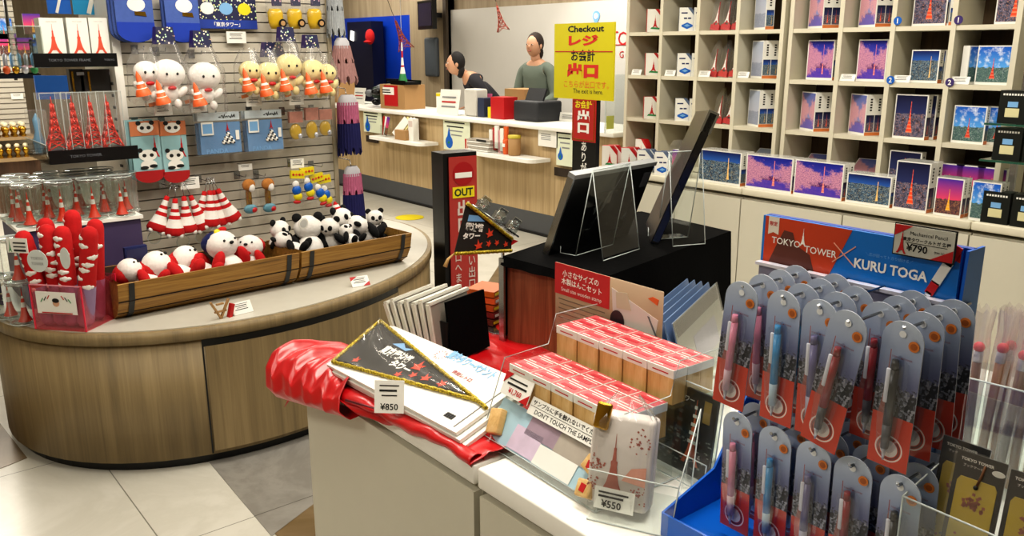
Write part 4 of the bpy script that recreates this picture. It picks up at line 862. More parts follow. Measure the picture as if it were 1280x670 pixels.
for k, px in enumerate((72, 97, 119, 140)):
    p = L3(px, 188, 3.98); zb = zt_+.026; H = L3(px, 116, 3.94).z-zb; x = p.x
    lb = '%s clear boxed red metal tower on the black tray' % ('leftmost', 'second', 'third', 'rightmost')[k]
    if proto is None:
        proto = T('boxed_red_tower', lb, 'tower model', (x, 3.98, zb), 0, 'clear boxed red towers'); b = MB(); b.box((0, 0, .01), (.095, .095, .02), BLACK); b.obj('base', proto); lattice(proto, .082, H*.86, RG, .02)
        b = MB(); b.box((0, 0, H/2), (.1, .1, H), FILM); b.obj('clear_case', proto); b = MB()
        for sx in (-1, 1):
            for sy in (-1, 1): b.box((sx*.05, sy*.05, H/2), (.002, .002, H), EDGE)
        b.box((0, -.05, H), (.1, .002, .002), EDGE); b.obj('case_edge', proto)
    else: dup(proto, (x, 3.98, zb), 0, lb)
t = T('blue_boxed_figure', 'small clear box with light blue crystal figure at the left of the tray', 'figure', (L3(48, 170, 4.1).x, 4.1, zt_+.026)); b = MB(); b.box((0, 0, .09), (.07, .07, .18), FILM); b.obj('clear_case', t); b = MB(); b.lathe([(.02, 0), (.024, .05), (.012, .09), (.016, .14), (0, .17)], M('icy_blue', '7fb2d6', .2), seg=8); b.obj('crystal', t)
# riser and clear canisters with small towers
rz_ = .80
t = T('display_riser', 'purple and white riser behind the red cloud tubes', 'riser', (.78, 3.98, TZ)); b = MB(); b.box((0, 0, .16), (.46, .4, .32), M('purple_riser', '4a3f63', .5)); b.obj('body', t); b = MB(); b.box((0, 0, .327), (.48, .42, .014), WHITE2); b.obj('top', t)
ZC = TZ+.335
proto = None; i = 0; POS = []; SORG = M('tower_red_orange', 'd83a1e', .4)
for row, (y, xs) in enumerate(((3.82, (.60, .72, .84, .95)), (3.93, (.58, .69, .80, .91, 1.0)), (4.04, (.58, .70, .82, .93)), (4.14, (.62, .74, .86, .96)))):
    for k, x in enumerate(xs):
        lb = 'clear canister with small striped tower, %s in the %s row on the riser' % (('first', 'second', 'third', 'fourth', 'fifth')[k], ('front', 'second', 'third', 'rear')[row])
        if proto is None:
            proto = T('clear_canister', lb, 'canister', (x, y, ZC), 0, 'clear canisters on the riser'); H = .155
            b = MB(); b.lathe([(.05, 0), (.051, .004), (.051, H), (.049, H+.004)], ACR, seg=20); b.obj('cylinder', proto); b = MB(); b.lathe([(0, 0), (.05, 0), (.05, .006), (0, .006)], ACR, seg=20); b.obj('bottom', proto)
            b = MB(); b.lathe([(0, H), (.053, H), (.054, H+.012), (.052, H+.014), (0, H+.014)], clear('lid_clear', 'f2f4f4', .22, .08, edge=.6), seg=20); b.obj('lid', proto)
            b = MB(); b.lathe([(.026, 0), (.016, .02), (.011, .04), (.009, .055), (.007, .075), (.005, .09), (.0025, .1), (.001, .13)], RED, (0, 0, .006), 8, mfun=lambda i: (SORG, SORG, SORG, PAPER, SORG, PAPER, SORG)[i]); b.obj('small_tower', proto)
            for zz in (.002, H+.013): b = MB(); b.tube([(.052*cos(a*pi/10), .052*sin(a*pi/10), zz) for a in range(21)], .0016, EDGE, 4); b.obj('rim', proto)
        else: dup(proto, (x, y, ZC), 0, lb)
cproto = proto
for k, (x, y, z) in enumerate(((.50, 3.60, 0), (.47, 3.72, 0), (.60, 3.66, 0), (.40, 3.85, 0), (.50, 3.60, .168), (.42, 3.74, .168))):
    dup(cproto, (x, y, TZ+z+.002), 0, ('nearest', 'second nearest', 'third nearest', 'farthest')[k] + ' clear canister standing on the platform left of the pink bin' if k < 4 else ('near', 'far')[k-4]+' upper clear canister stacked left of the pink bin', 'clear canisters on the platform')
t = T('purple_pack', 'dark purple printed box at the far left of the platform', 'box', (.40, 3.93, TZ+.0), .3); b = MB(); b.box((0, 0, .05), (.14, .06, .1), PURP, front=DOTS); b.obj('carton', t)
# end card: blue framed card behind the tubes
t = T('blue_framed_card', 'blue edged card with red ship print behind the cloud tubes', 'card', (.93, 3.58, TZ+.001), .1); b = MB(); b.box((0, .02, .12), (.09, .02, .24), NAVY); b.box((0, .009, .12), (.08, .002, .22), M('card_dark', '2c2e55', .4)); b.obj('card', t); b = MB(); b.ball((0, .006, .1), (.028, .003, .036), PAPER, 10, 7); b.box((0, .002, .1), (.03, .003, .03), RED); b.obj('print', t)
# pink tinted acrylic bin with red cloud tubes
p0, p1 = Z(45, 411, TZ), Z(108, 415, TZ); e = (p1-p0); e.z = 0; W = e.length; ra = atan2(e.y, e.x); t = T('pink_acrylic_bin', 'pink tinted clear bin holding red cloud print tubes', 'bin', (p0.x, p0.y, TZ), ra); D = .2; Hb = .175
b = MB()
for c, s_ in (((W/2, 0, Hb/2), (W, .004, Hb)), ((W/2, D, Hb/2), (W, .004, Hb)), ((0, D/2, Hb/2), (.004, D, Hb)), ((W, D/2, Hb/2), (.004, D, Hb)), ((W/2, D/2, .002), (W, D, .004))): b.box(c, s_, PINKACR)
b.obj('walls', t); b = MB(); PE = M('pink_edge', 'e2304f', .2)
for x, y in ((0, 0), (W, 0), (W, D), (0, D)): b.box((x, y, Hb/2), (.005, .005, Hb), PE)
b.box((W/2, 0, Hb), (W, .005, .004), M('pink_edge_top', 'e89aa8', .2)); b.obj('edge', t)
b = MB(); b.box((W*.5, -.004, Hb*.62), (W*.78, .002, .085), PAPER); b.obj('paper_sign', t)
b = MB(); b.ball((W*.5, -.006, Hb*.62+.0), (.014, .001, .014), M('skin_print', 'd9a98a', .6), 10, 6); b.ball((W*.5, -.007, Hb*.62+.01), (.015, .001, .009), INK, 10, 6)
for k in range(3):
    for sx in (-1, 1): b.box((W*.5+sx*(.03+.014*k), -.0065, Hb*.62+.022-.006*k), (.003, .001, .018), (RED, INK, GREEN)[k], rot=(0, sx*-.6, 0))
b.box((W*.5, -.0065, Hb*.4), (W*.6, .001, .004), RED); b.obj('sign_print', t)
def cloud_tube(lb, x, y, hx, hy, L, r=.031):
    """x,y foot in the bin, hx,hy lean"""
    w = t.matrix_basis @ Vector((x, y, .006)); tt = T('cloud_print_tube', lb, 'tube', w, (hy, hx, ra), 'red tubes with white clouds'); b = MB()
    b.lathe([(0, 0), (r*.7, .004), (r, .02), (r, L-.03), (r*.8, L-.01), (r*.4, L)] + [(0, L+.002)], FURR, seg=14, mfun=lambda i: M('bin_tint_mauve', '9c84a6', .9, scale=60) if i < 2 else FURR); b.obj('tube_body', tt)
    b = MB(); b.lathe([(r+.0008, .02), (r+.0008, L*.42)], M('bin_tint_mauve', 'a07a94'), seg=14); b.obj('bin_tint_sleeve', tt); b = MB()  # painted mauve stands for the red tube seen through the pink bin
    for k in range(7):
        a = -pi/2+random.uniform(-1.3, 1.3); zz = L*(.42+.08*k)+random.uniform(-.008, .008); 
        for q in (-1, 0, 1): b.ball(((r-.003)*cos(a+q*.38), (r-.003)*sin(a+q*.38), zz), (.0125, .0055, .008 if q else .0125), FURW, 8, 6, (0, 0, a+q*.38+pi/2))
    b.obj('cloud', tt)
for k, (x, y, hx, hy, L) in enumerate(((.035, .045, -.16, .05, .37), (.08, .05, -.02, .03, .39), (.125, .045, .02, .0, .385), (W-.04, .05, .22, .05, .4), (.05, .11, -.1, 0, .4), (.105, .12, .03, -.02, .43), (W-.05, .13, .12, .0, .4), (.035, .16, -.2, 0, .38))):
    cloud_tube('red tube with white clouds in the pink bin, '+('front left', 'front second', 'front third', 'front right leaning right', 'middle left', 'middle centre tallest', 'rear right', 'rear left leaning left')[k], x, y, hx, hy, L)
p = t.matrix_basis @ Vector((-.02, -.02, .33)); t2 = T('hang_tag_card', 'white price card clipped to the left of the cloud tubes', 'price tag', p, ra); b = MB(); b.box((.02, -.01, 0), (.085, .002, .055), PAPER); b.obj('card', t2); b = MB(); b.box((.03, -.012, .01), (.05, .001, .005), INK); b.box((.03, -.012, -.004), (.05, .001, .004), INK); b.box((.03, -.012, -.018), (.05, .001, .007), INK); b.plate([(x-.01, z-.024) for x, z in tower_clean(.014, .045)], -.012, -.0112, GREEN); b.obj('print', t2)
for k, (x, z) in enumerate(((.075, .275), (.19, .29))):
    p = t.matrix_basis @ Vector((x, -.03, z)); t2 = T('round_hang_tag', ('large round', 'narrow')+('',) and (('large round' if k == 0 else 'narrow')+' white tag hanging on the cloud tubes'), 'tag', p, ra); b = MB(); R_ = .042 if k == 0 else .02; b.plate([(R_*cos(a*pi/12), (R_ if k == 0 else .04)*sin(a*pi/12)) for a in range(24)], -.001, .001, M('tag_pale', 'd5dbd8', .5)); b.obj('card', t2)
    if k == 0: text('TOKYO', t2, (0, -.0018, .01), GLINE, w=.05); text('TOWER', t2, (0, -.0018, -.01), GLINE, w=.05)
# ------------------------------------------------------------------ far left fixtures
fx = T('far_wall_fixture', 'distant brown based slatwall fixture full of small goods at the far left', 'display stand', (.6, 9.75, 0)); b = MB(); b.box((0, .25, .26), (2.2, .5, .52), wood('dark_brown_cabinet', ['3f2c1f', '553c2a', '694c36'], (14, 14, 1))); b.obj('base_cabinet', fx)
b = MB(); b.box((0, .35, 1.6), (2.2, .1, 2.15), SLAT)
for k in range(40): b.box((0, .297, .6+.053*k), (2.2, .006, .006), GROOVE)
b.obj('slat_panel', fx)
b = MB(); b.box((0, .1, .75), (2.2, .34, .03), M('tan_shelf', '9a8260', .5)); b.obj('shelf_board', fx); b = MB(); b.box((0, .08, .545), (2.2, .4, .03), M('tan_shelf', '9a8260', .5)); b.obj('shelf_board', fx)
def mk_fig(m1, m2):
    b = MB(); b.lathe([(.02, 0), (.026, .012), (.016, .03), (.03, .06), (.028, .09), (.012, .1)], m1, seg=10); b.ball((0, 0, .12), .026, m2, 10, 7); o = b.obj('f'); m = o.data; bpy.data.objects.remove(o); return m
FG = mk_fig(GOLD, M('cream_gloss', 'e4d8b8', .3)); 
for r, (y, z) in enumerate(((9.72, .766), (9.82, .766), (9.72, .561))):
    for k in range(13):
        o = link('gold_figurine', FG, None, (.68+.075*k, y, z)); tag(o, 'gold and cream figurine in the %s row of the far left fixture' % ('upper front', 'upper rear', 'lower')[r], 'figurine', 'gold figurines %s row' % ('upper front', 'upper rear', 'lower')[r])
# hanging crystal charms, far cards
for k, (px, py, m) in enumerate(((4, 36, 'teal'), (40, 30, 'amber'), (52, 45, 'teal'), (10, 55, 'rose'), (30, 60, 'amber'), (48, 62, 'blue'))):
    p = Y(px, py, 10.03); t = T('far_goods_card', ('first', 'second', 'third', 'fourth', 'fifth', 'sixth')[k]+' small colourful goods card on the far left slatwall', 'goods card', p); b = MB(); b.box((0, 0, 0), (.16, .02, .2), PAPER, front={'teal': P_DAY, 'amber': P_SUNSET, 'rose': P_SUNSET, 'blue': P_CITY}[m]); b.obj('card', t)
rk = T('charm_rack', 'black rail rack with hanging crystal charms at the far left', 'rack', Y(22, 92, 7.2)); c0 = rk.location
b = MB(); b.tube([(-.28, 0, .0), (.14, 0, .0)], .008, BLACK, 6); b.tube([(-.28, 0, .22), (.14, 0, .22)], .006, BLACK, 6); b.tube([(.0, .1, -.05), (0, .1, .6)], .012, M('twisted_black', '2e2b26', .4), 6); b.obj('rail', rk)
b = MB(); b.box((-.07, .05, -.02), (.44, .12, .03), BLACK); b.obj('tray', rk)
for k in range(9):
    t = T('crystal_charm', 'hanging blue crystal charm, number %s from the left on the far rail rack' % ('one', 'two', 'three', 'four', 'five', 'six', 'seven', 'eight', 'nine')[k], 'charm', c0+Vector((-.25+.045*k, -.01, .2)), 0, 'hanging crystal charms')
    b = MB(); b.tube([(0, 0, 0), (0, 0, -.05)], .002, STEEL, 5); b.obj('cord', t); b = MB(); b.lathe([(0, -.05), (.016, -.07), (.014, -.15), (0, -.17)], (M('icy_blue', '7fb2d6', .2), SILVER, SKYB)[k % 3], seg=6); b.obj('crystal', t)
for k in range(7):
    p = c0+Vector((-.25+.06*k, -.02, -.003)); t = T('small_trinket', ('red', 'white', 'black', 'orange', 'gold', 'silver', 'green')[k]+' trinket on the tray of the far rail rack', 'trinket', p); b = MB(); b.ball((0, 0, .03), (.026, .03, .03), (RED, PAPER, BLACK, ORANGE, GOLD, SILVER, GREEN)[k], 8, 6); b.obj('body', t)
# round yellow price tag on the far wall and blue packs
p = Y(22, 124, 10.035); ptag(p, 0, .11, .06, 'small yellow tag on the far left slatwall', tilt=0)['label']
for k in range(3):
    p = Y(50+14*k, 100, 6.6); t = T('blue_hanging_pack', ('left', 'middle', 'right')[k]+' dark blue pack hanging below the upper clear shelf', 'packet', p, 0, 'blue hanging packs'); b = MB(); b.box((0, 0, -.05), (.07, .03, .16), BLUE); b.obj('pack', t)
# ------------------------------------------------------------------ staff counter
KX = 4.80
t = T('staff_counter', 'long light oak checkout counter with white top and grey kick board', 'counter', (KX, 4.62, 0)); y0 = 4.62; L = 6.6
b = MB(); b.box((.3, L/2, .57), (.56, L, .74), OAKL); b.obj('front_body', t)
b = MB(); b.box((.32, L/2, .1), (.6, L, .2), M('kick_grey', '55575a', .5)); b.box((.03, L/2, .012), (.05, L, .02), BLACK); b.obj('kick_board', t)
b = MB(); b.rbox((.28, L/2, .955), (.66, L+.04, .035), WHITE2, .006, 2); b.obj('countertop', t)
def cy(px, py, x=KX): return X(px, py, x)
for px0, px1, py in ((478, 546, 170), (592, 686, 182)):
    a, c = X(px0, py, KX-.02), X(px1, py+(px1-px0)*.12, KX-.02); w = a.y-c.y
    b = MB(); pts = [(.0, 0), (0, w)]; r = .08; z = .70
    o = [(0, 0), (-.2+r, 0)] + [(-.2+r-r*sin(q*pi/12), r-r*cos(q*pi/12)) for q in range(1, 7)] + [(-.2, w)] + [(0, w)]
    # rounded tongue shelf, seen from above
    o = [(0, 0)] + [(0, w), (-.22+r, w)] + [(-.22+r-r*sin(q*pi/12), w-r+r*cos(q*pi/12)) for q in range(1, 7)] + [(-.22+r-r*cos(q*pi/12), r-r*sin(q*pi/12)) for q in range(0, 7)]
    b.prism([(x, y+c.y-y0) for x, y in o][::-1], z-.03, z, WHITE2); b.obj('bag_ledge', t)
for px, py in ((465, 174), (576, 190), (706, 216)):
    p = X(px, py, KX-.004); b = MB(); b.box((-.003, p.y-y0, p.z), (.008, .26, .07), M('dark_slot', '33261a', .8)); b.obj('slot', t)
# hanging notice sheets
for px0, px1, py0, py1, lb, k in ((454, 478, 137, 168, 'notice sheet with water drop print at the left of the counter front', 0), (554, 588, 147, 190, 'notice sheet with water drop and red marks in the middle of the counter front', 1), (696, 719, 160, 210, 'notice sheet with globe drop print half behind the red exit banner', 2), (673, 697, 160, 186, 'small printed sheet with code square left of the globe drop notice', 3)):
    a, c = X(px0, py0, KX-.012), X(px1, py1, KX-.012); w = a.y-c.y; h = a.z-X(px0, py1-4, KX-.012).z
    tt = T('notice_sheet', lb, 'notice', (KX-.012, (a.y+c.y)/2, a.z-h), -pi/2); b = MB(); b.box((0, 0, h/2), (w, .003, h), PAPER if k == 3 else M('pale_green_paper', 'e2e8cf', .6)); b.obj('sheet', tt)
    b = MB()
    if k < 3:
        for q in range(4): b.box((-.03+.01*q, -.0025, h*(.88-.13*q)), (w*(.75-.12*q), .001, .012), INK if q < 2 else GLINE)
        n = 12; r = w*.14; b.plate([(-w*.28+r*cos(a_*2*pi/n), h*.25+r*sin(a_*2*pi/n)) for a_ in range(n)], -.0026, -.002, BLUE); b.plate([(-w*.28-r*.7, h*.27), (-w*.28+r*.7, h*.27), (-w*.28, h*.27+r*2.3)], -.003, -.0022, BLUE); b.plate([(-w*.28-r*.5, h*.2), (-w*.28+r*.2, h*.2), (-w*.28, h*.3)], -.0036, -.0032, GREEN)
        if k == 1: 
            for q in (0, 1): b.plate([(w*(.32+.08*q), h*.1), (w*(.36+.08*q), h*.1), (w*(.37+.08*q), h*.42), (w*(.31+.08*q), h*.42)], -.003, -.002, RED)
    else:
        for q in range(4): b.box((-w*.1, -.0025, h*(.7-.1*q)), (w*.5, .001, .006), GLINE)
    b.obj('print', tt)
# things on the counter top (z = .973)
CZ = .9735
def onc(px, py): p = Z(px, py, CZ); return p
def stand_card(px, py, w, h, lb, col=PAPER, rz=-.6, red=True, name='acrylic_sign_stand'):
    p = onc(px, py); tt = T(name, lb, 'sign', (max(p.x, KX+.02), p.y, CZ), rz-pi/2*.5); b = MB(); b.box((0, 0, h/2), (w, .006, h), col, rot=(-.2, 0, 0)); b.obj('card', tt); b = MB(); b.box((0, .05, .003), (w, .12, .004), ACR); b.obj('foot', tt)
    b = MB()
    for q in range(3): b.box((0, -.006-.003+h*.03*(1-q), h*(.7-.18*q)), (w*.7, .0012, h*.06), RED if red and q == 1 else GLINE, rot=(-.2, 0, 0))
    b.obj('print', tt); return tt
stand_card(450, 130, .2, .19, 'white card stand with red line at the left end of the counter')
stand_card(562, 144, .27, .25, 'large white notice stand on the counter beside the staff', name='acrylic_sign_stand')
stand_card(712, 152, .22, .08, 'low white card stand below the pink card on the counter', red=False)
p = onc(708, 140); t = T('pink_card', 'pink notice card on the counter beside the yellow checkout board', 'sign', (5.1, p.y*1.03, CZ+.0), -pi/2*.8); b = MB(); b.box((0, 0, .13), (.2, .01, .16), M('pink_card', 'd9689a', .5)); b.obj('card', t); b = MB(); b.box((0, .02, .03), (.2, .06, .06), PAPER); b.obj('stand', t)
# cash desk gear
p = onc(508, 135); t = T('cardboard_box', 'brown cardboard box with red panel and white label on the left of the counter', 'box', (5.05, p.y, CZ), -pi/2+.1); b = MB(); b.box((0, 0, .13), (.44, .28, .26), TAN); b.obj('carton', t); b = MB(); b.box((-.02, -.143, .14), (.24, .003, .22), RED); b.box((-.06, -.146, .19), (.2, .003, .08), PAPER); b.box((-.1, -.148, .2), (.14, .001, .012), INK); b.box((-.09, -.148, .175), (.15, .001, .012), INK); b.obj('red_label', t)
t = T('black_tray', 'black tray with small items lying on top of the brown carton', 'tray', (5.02, p.y-.12, CZ+.262), -pi/2); b = MB(); b.box((0, 0, .015), (.3, .2, .03), BLACK); b.box((0, -.1, .03), (.3, .01, .03), BLACK); b.box((0, .1, .03), (.3, .01, .03), BLACK); b.obj('tray_body', t)
t = T('tower_ornament', 'tall slim red and white tower ornament with green base on the carton', 'ornament', (5.0, p.y-.1, CZ+.285)); b = MB(); b.lathe([(.05, 0), (.045, .03), (.03, .09), (.018, .16), (.016, .18), (.01, .26), (.009, .33), (.005, .42), (.001, .5)], RED, seg=10, mfun=lambda i: (GREEN, GREEN, PAPER, RED, PAPER, RED, PAPER, RED)[i]); b.obj('tower_body', t)
p = onc(538, 142); t = T('white_bottle_box', 'small white and yellow box right of the brown carton', 'box', (5.0, p.y, CZ), -pi/2); b = MB(); b.box((-.05, 0, .1), (.09, .07, .2), PAPER, top=YEL); b.box((-.05, -.036, .18), (.09, .002, .03), YEL); b.obj('carton', t); t = T('small_red_card', 'small card with red print beside the white and yellow box', 'card', (4.95, p.y-.14, CZ), -pi/2); b = MB(); b.box((0, 0, .06), (.07, .01, .12), PAPER); b.plate([(x, z+.02) for x, z in tower_clean(.04, .08)], -.007, -.006, RED); b.obj('card', t)
t = T('cash_display', 'black till display on the counter before the blue wall', 'display', (5.3, X(497, 118, 5.3).y, CZ), -pi/2+.2); b = MB(); b.box((0, 0, .2), (.34, .04, .2), BLACK); b.obj('screen_case', t); b = MB(); b.box((0, -.021, .2), (.29, .002, .15), M('screen_dark_blue', '122238', .2)); b.box((.02, -.0225, .2), (.16, .001, .012), M('screen_text', '4f7f8f', .4)); b.obj('screen', t); b = MB(); b.cyl((0, 0, 0), (0, 0, .1), .02, BLACK); b.box((0, 0, .008), (.18, .14, .016), BLACK); b.obj('stand', t)
t = T('green_black_bundle', 'dark green and black packed goods at the left end of the counter', 'goods', (5.0, X(472, 118, 5.0).y, CZ), 0); b = MB()
for q in range(9): b.ball((random.uniform(-.1, .1), random.uniform(-.14, .14), .05+.02*q), (.06, .06, .04), (BLACK, M('dark_green', '233a2c', .6), GREY)[q % 3], 8, 6)
b.obj('bundle', t)
t = T('red_carton', 'red and brown carton behind the pink fringe at the left end of the counter', 'box', (5.1, X(424, 118, 5.1).y, CZ), -pi/2); b = MB(); b.box((0, 0, .12), (.36, .25, .24), TAN); b.box((-.1, -.127, .13), (.12, .002, .18), RED); b.obj('carton', t)
# things on the bag ledges (z=.70)
LZ = .701
p = Z(497, 170, LZ); t = T('leaflet_box', 'cardboard box of slanted white leaflets on the left ledge', 'leaflet box', (KX-.11, X(506, 165, KX-.1).y, LZ), -pi/2); b = MB(); b.box((.03, 0, .05), (.2, .14, .1), TAN); b.obj('carton', t); b = MB()
for q in range(4): b.box((-.03+.03*q, -.02+.02*q, .12), (.1, .006, .22), (PAPER, M('leaflet_yellow', 'e8dfa0', .5), PAPER, WHITE2)[q], rot=(-.4, .6, 0))
b.obj('leaflets', t)
t = T('leaflet_holder', 'clear holder of red and white leaflets left of the leaflet box', 'leaflet holder', (KX-.1, X(482, 160, KX-.1).y, LZ), -pi/2); b = MB(); b.box((0, .03, .11), (.12, .004, .22), ACR); b.box((0, -.03, .06), (.12, .004, .12), ACR); b.obj('holder', t); b = MB()
for q in range(3): b.box((-.03+.03*q, .0, .11), (.05, .004, .2), (RED, PAPER, P_SUNSET)[q], rot=(-.1, .12*q, 0))
b.obj('leaflets', t)
t = T('white_box', 'plain white paper box at the right of the left ledge', 'box', (KX-.1, X(517, 165, KX-.1).y, LZ), -pi/2); b = MB(); b.box((0, 0, .11), (.09, .07, .22), PAPER); b.box((0, -.036, .17), (.07, .001, .06), M('faint_print', 'd8c8c0', .6)); b.obj('carton', t)
t = T('grey_leaflet_pile', 'pile of grey printed slips on the right ledge', 'leaflets', (KX-.1, X(604, 178, KX-.1).y, LZ), -pi/2); b = MB()
for q in range(6): b.box((0, 0, .01+.018*q), (.3, .13, .014), M('slip_grey', 'b8b0a4', .7) if q % 2 else PAPER, rot=(0, 0, .03*q))
b.box((0, -.067, .1), (.26, .002, .02), INK); b.obj('slips', t)
t = T('mixed_leaflet_rack', 'small rack of red and white leaflets in the middle of the right ledge', 'leaflet holder', (KX-.1, X(622, 178, KX-.1).y, LZ), -pi/2); b = MB()
for q in range(6): b.box((-.06+.04*q-.03, .01*(q % 2), .1+.02*(q % 3)), (.045, .02, .2), (PAPER, RED, PAPER, M('leaf_pink', 'd99aa0'), PAPER, ORANGE)[q])
b.obj('leaflets', t); b = MB(); b.box((0, -.03, .05), (.26, .004, .1), ACR); b.obj('holder', t)
t = T('orange_can', 'small orange can on the right ledge', 'can', (KX-.1, X(633, 184, KX-.1).y, LZ)); b = MB(); b.lathe([(0, 0), (.03, 0), (.033, .01), (.033, .12), (.028, .13), (0, .13)], ORANGE, seg=14); b.box((-.034, 0, .08), (.002, .04, .03), PAPER); b.obj('can_body', t)
t = T('tan_pot', 'round tan pot with yellow lid at the end of the right ledge', 'pot', (KX-.1, X(643, 182, KX-.1).y, LZ)); b = MB(); b.lathe([(0, 0), (.05, 0), (.055, .01), (.055, .15), (.0, .15)], TAN, seg=18); b.obj('pot_body', t); b = MB(); b.lathe([(.057, .15), (.057, .175), (0, .178)], M('lid_olive_yellow', 'c9b83a', .5), seg=18); b.obj('lid', t)
# monitor, wall phone panel, coat, hanging tower on the walls
a, c = X(518, 2, 6.5), X(550, 36, 6.5); t = T('wall_monitor', 'small black monitor mounted on the taupe column', 'monitor', ((6.5), (a.y+c.y)/2, (a.z+c.z)/2), -pi/2-.25); w, h = a.y-c.y, a.z-c.z
b = MB(); b.box((0, 0, 0), (w, .06, h), BLACK); b.obj('case', t); b = MB(); b.box((0, -.032, .005), (w*.86, .003, h*.8), M('screen_violet', '2c2740', .15)); b.obj('screen', t); b = MB(); b.box((0, .1, 0), (.06, .2, .06), BLACK); b.obj('bracket', t)
a, c = X(533, 47, 6.69), X(549, 96, 6.69); t = T('grey_wall_case', 'tall dark grey case hung on the taupe column below the monitor', 'wall case', (6.68, (a.y+c.y)/2, (a.z+c.z)/2), -pi/2); b = MB(); b.rbox((0, 0, 0), (a.y-c.y, .08, a.z-c.z), M('case_grey', '4e555c', .5), .03); b.obj('case', t)
for k, (px, py, m) in enumerate(((528, 58, YEL), (528, 78, PINK))):
    p = X(px, py, 6.72); t = T('small_wall_notice', ('yellow', 'pink')[k]+' edged small notice beside the grey wall case', 'notice', p, -pi/2); b = MB(); b.box((0, 0, 0), (.09, .01, .2 if k == 0 else .22), PAPER); b.box((0, -.006, .0), (.06, .002, .1), m); b.obj('sheet', t)
# dark wall cabinet with red cap in front of blue wall
a, c = X(441, 28, 6.6), X(474, 95, 6.6); t = T('dark_cabinet', 'dark navy open locker before the blue wall', 'locker', (6.5, (a.y+c.y)/2, 0), -pi/2); w, h = a.y-c.y, a.z
b = MB(); b.box((0, .1, h/2), (w, .2, h), M('locker_navy', '0d1230', .4)); b.obj('body', t); b = MB(); b.box((-w*.28, -.01, h*.9), (.1, .01, .14), EM, rot=(0, .2, 0)); b.obj('lit_screen', t)
t = T('red_baseball_hat', 'red peaked hat hanging in the dark locker', 'hat', X(464, 46, 6.45), -pi/2); b = MB(); b.ball((0, -.02, 0), (.1, .06, .11), FURR, 12, 8); b.ball((0, -.06, -.07), (.08, .06, .02), FURR, 10, 6); b.obj('cap_body', t)
p = X(497, 30, 5.8); 
def hang_tower(p, h, lb, tiltx):
    t = T('hanging_tower', lb, 'mobile', p, (0, tiltx, -pi/4)); b = MB(); lattice(t, h*.4, h, M('rust_red', '9c4433', .5), -h); b = MB(); b.tube([(0, 0, 0), (0, 0, (2.9-p.z)/cos(tiltx))], .003, INK, 5); b.obj('cord', t)
hang_tower(X(492, 20, 5.6), .42, 'brown red lattice tower hanging before the blue wall', -.35); hang_tower(X(620, 2, 5.6), .3, 'brown red lattice tower hanging before the white board', -.25)
t = T('plumb_line', 'thin pale line with a small white weight before the blue wall', 'hanging line', X(503, 85, 6.0)); b = MB(); b.tube([(0, 0, 0), (0, 0, 2.9-t.location.z)], .004, PAPER, 5); b.obj('string', t); b = MB(); b.ball((0, 0, 0), (.02, .02, .03), PAPER, 8, 6); b.obj('weight', t)
# goods around the staff
t = T('folded_green_cloth', 'green cloth bundle on the counter in front of the staff', 'cloth', (5.2, X(626, 120, 5.2).y, CZ), 0); b = MB()
def gc(u, v): a = 2*pi*u; r = .16*(sin(pi*v)**.6); return (r*cos(a)*(1+.1*sin(5*a)), 1.2*r*sin(a), .0+.17*(1-cos(pi*v))/2+.01*sin(7*a))
b.grid(gc, 24, 8, M('muted_green', '5b9a7c', .8)); b.obj('cloth_bundle', t)
t = T('red_gift_box', 'red and yellow gift box on the counter in front of the staff', 'box', (5.0, X(630, 138, 5.0).y, CZ), -pi/2); b = MB(); b.box((0, 0, .1), (.2, .16, .2), RED); b.box((-.14, 0, .05), (.09, .1, .1), YEL); b.obj('carton', t)
t = T('black_register', 'black cash register case on the counter left of the yellow board', 'cash register', (5.1, X(672, 140, 5.1).y, CZ), -pi/2); b = MB(); b.rbox((0, 0, .09), (.34, .3, .18), M('register_black', '2c2e33', .5), .02); b.obj('body', t); b = MB(); b.box((0, -.02, .22), (.24, .02, .14), M('register_black', '2c2e33'), rot=(-.4, 0, 0)); b.obj('display', t)
t = T('tan_carton', 'tan carton behind the counter beside the standing staff', 'box', (5.35, X(655, 120, 5.35).y, CZ), -pi/2); b = MB(); b.box((0, 0, .13), (.3, .24, .26), TAN); b.obj('carton', t)
t = T('white_dispenser', 'white dispenser on the counter beside the green cloth', 'dispenser', (5.0, X(595, 140, 5.0).y, CZ), -pi/2); b = MB(); b.rbox((0, 0, .13), (.2, .15, .26), M('dispenser_white', 'cfccc4', .4), .02); b.obj('body', t); b = MB(); b.box((.16, 0, .09), (.1, .12, .18), M('dark_navy_case', '2b3550', .5)); b.obj('side_unit', t)
# narrow clear screen at the shelf end
t = T('clear_partition', 'clear partition panel standing at the right end of the counter', 'partition', (4.85, X(774, 130, 4.85).y, CZ), 0); b = MB(); b.box((0, 0, .22), (.3, .006, .44), ACR); b.box((-.15, 0, .22), (.004, .008, .44), EDGE); b.obj('panel', t); b = MB(); b.box((-.1, -.005, .08), (.08, .004, .1), M('lime_label', 'c9cf6a', .5)); b.obj('label', t)
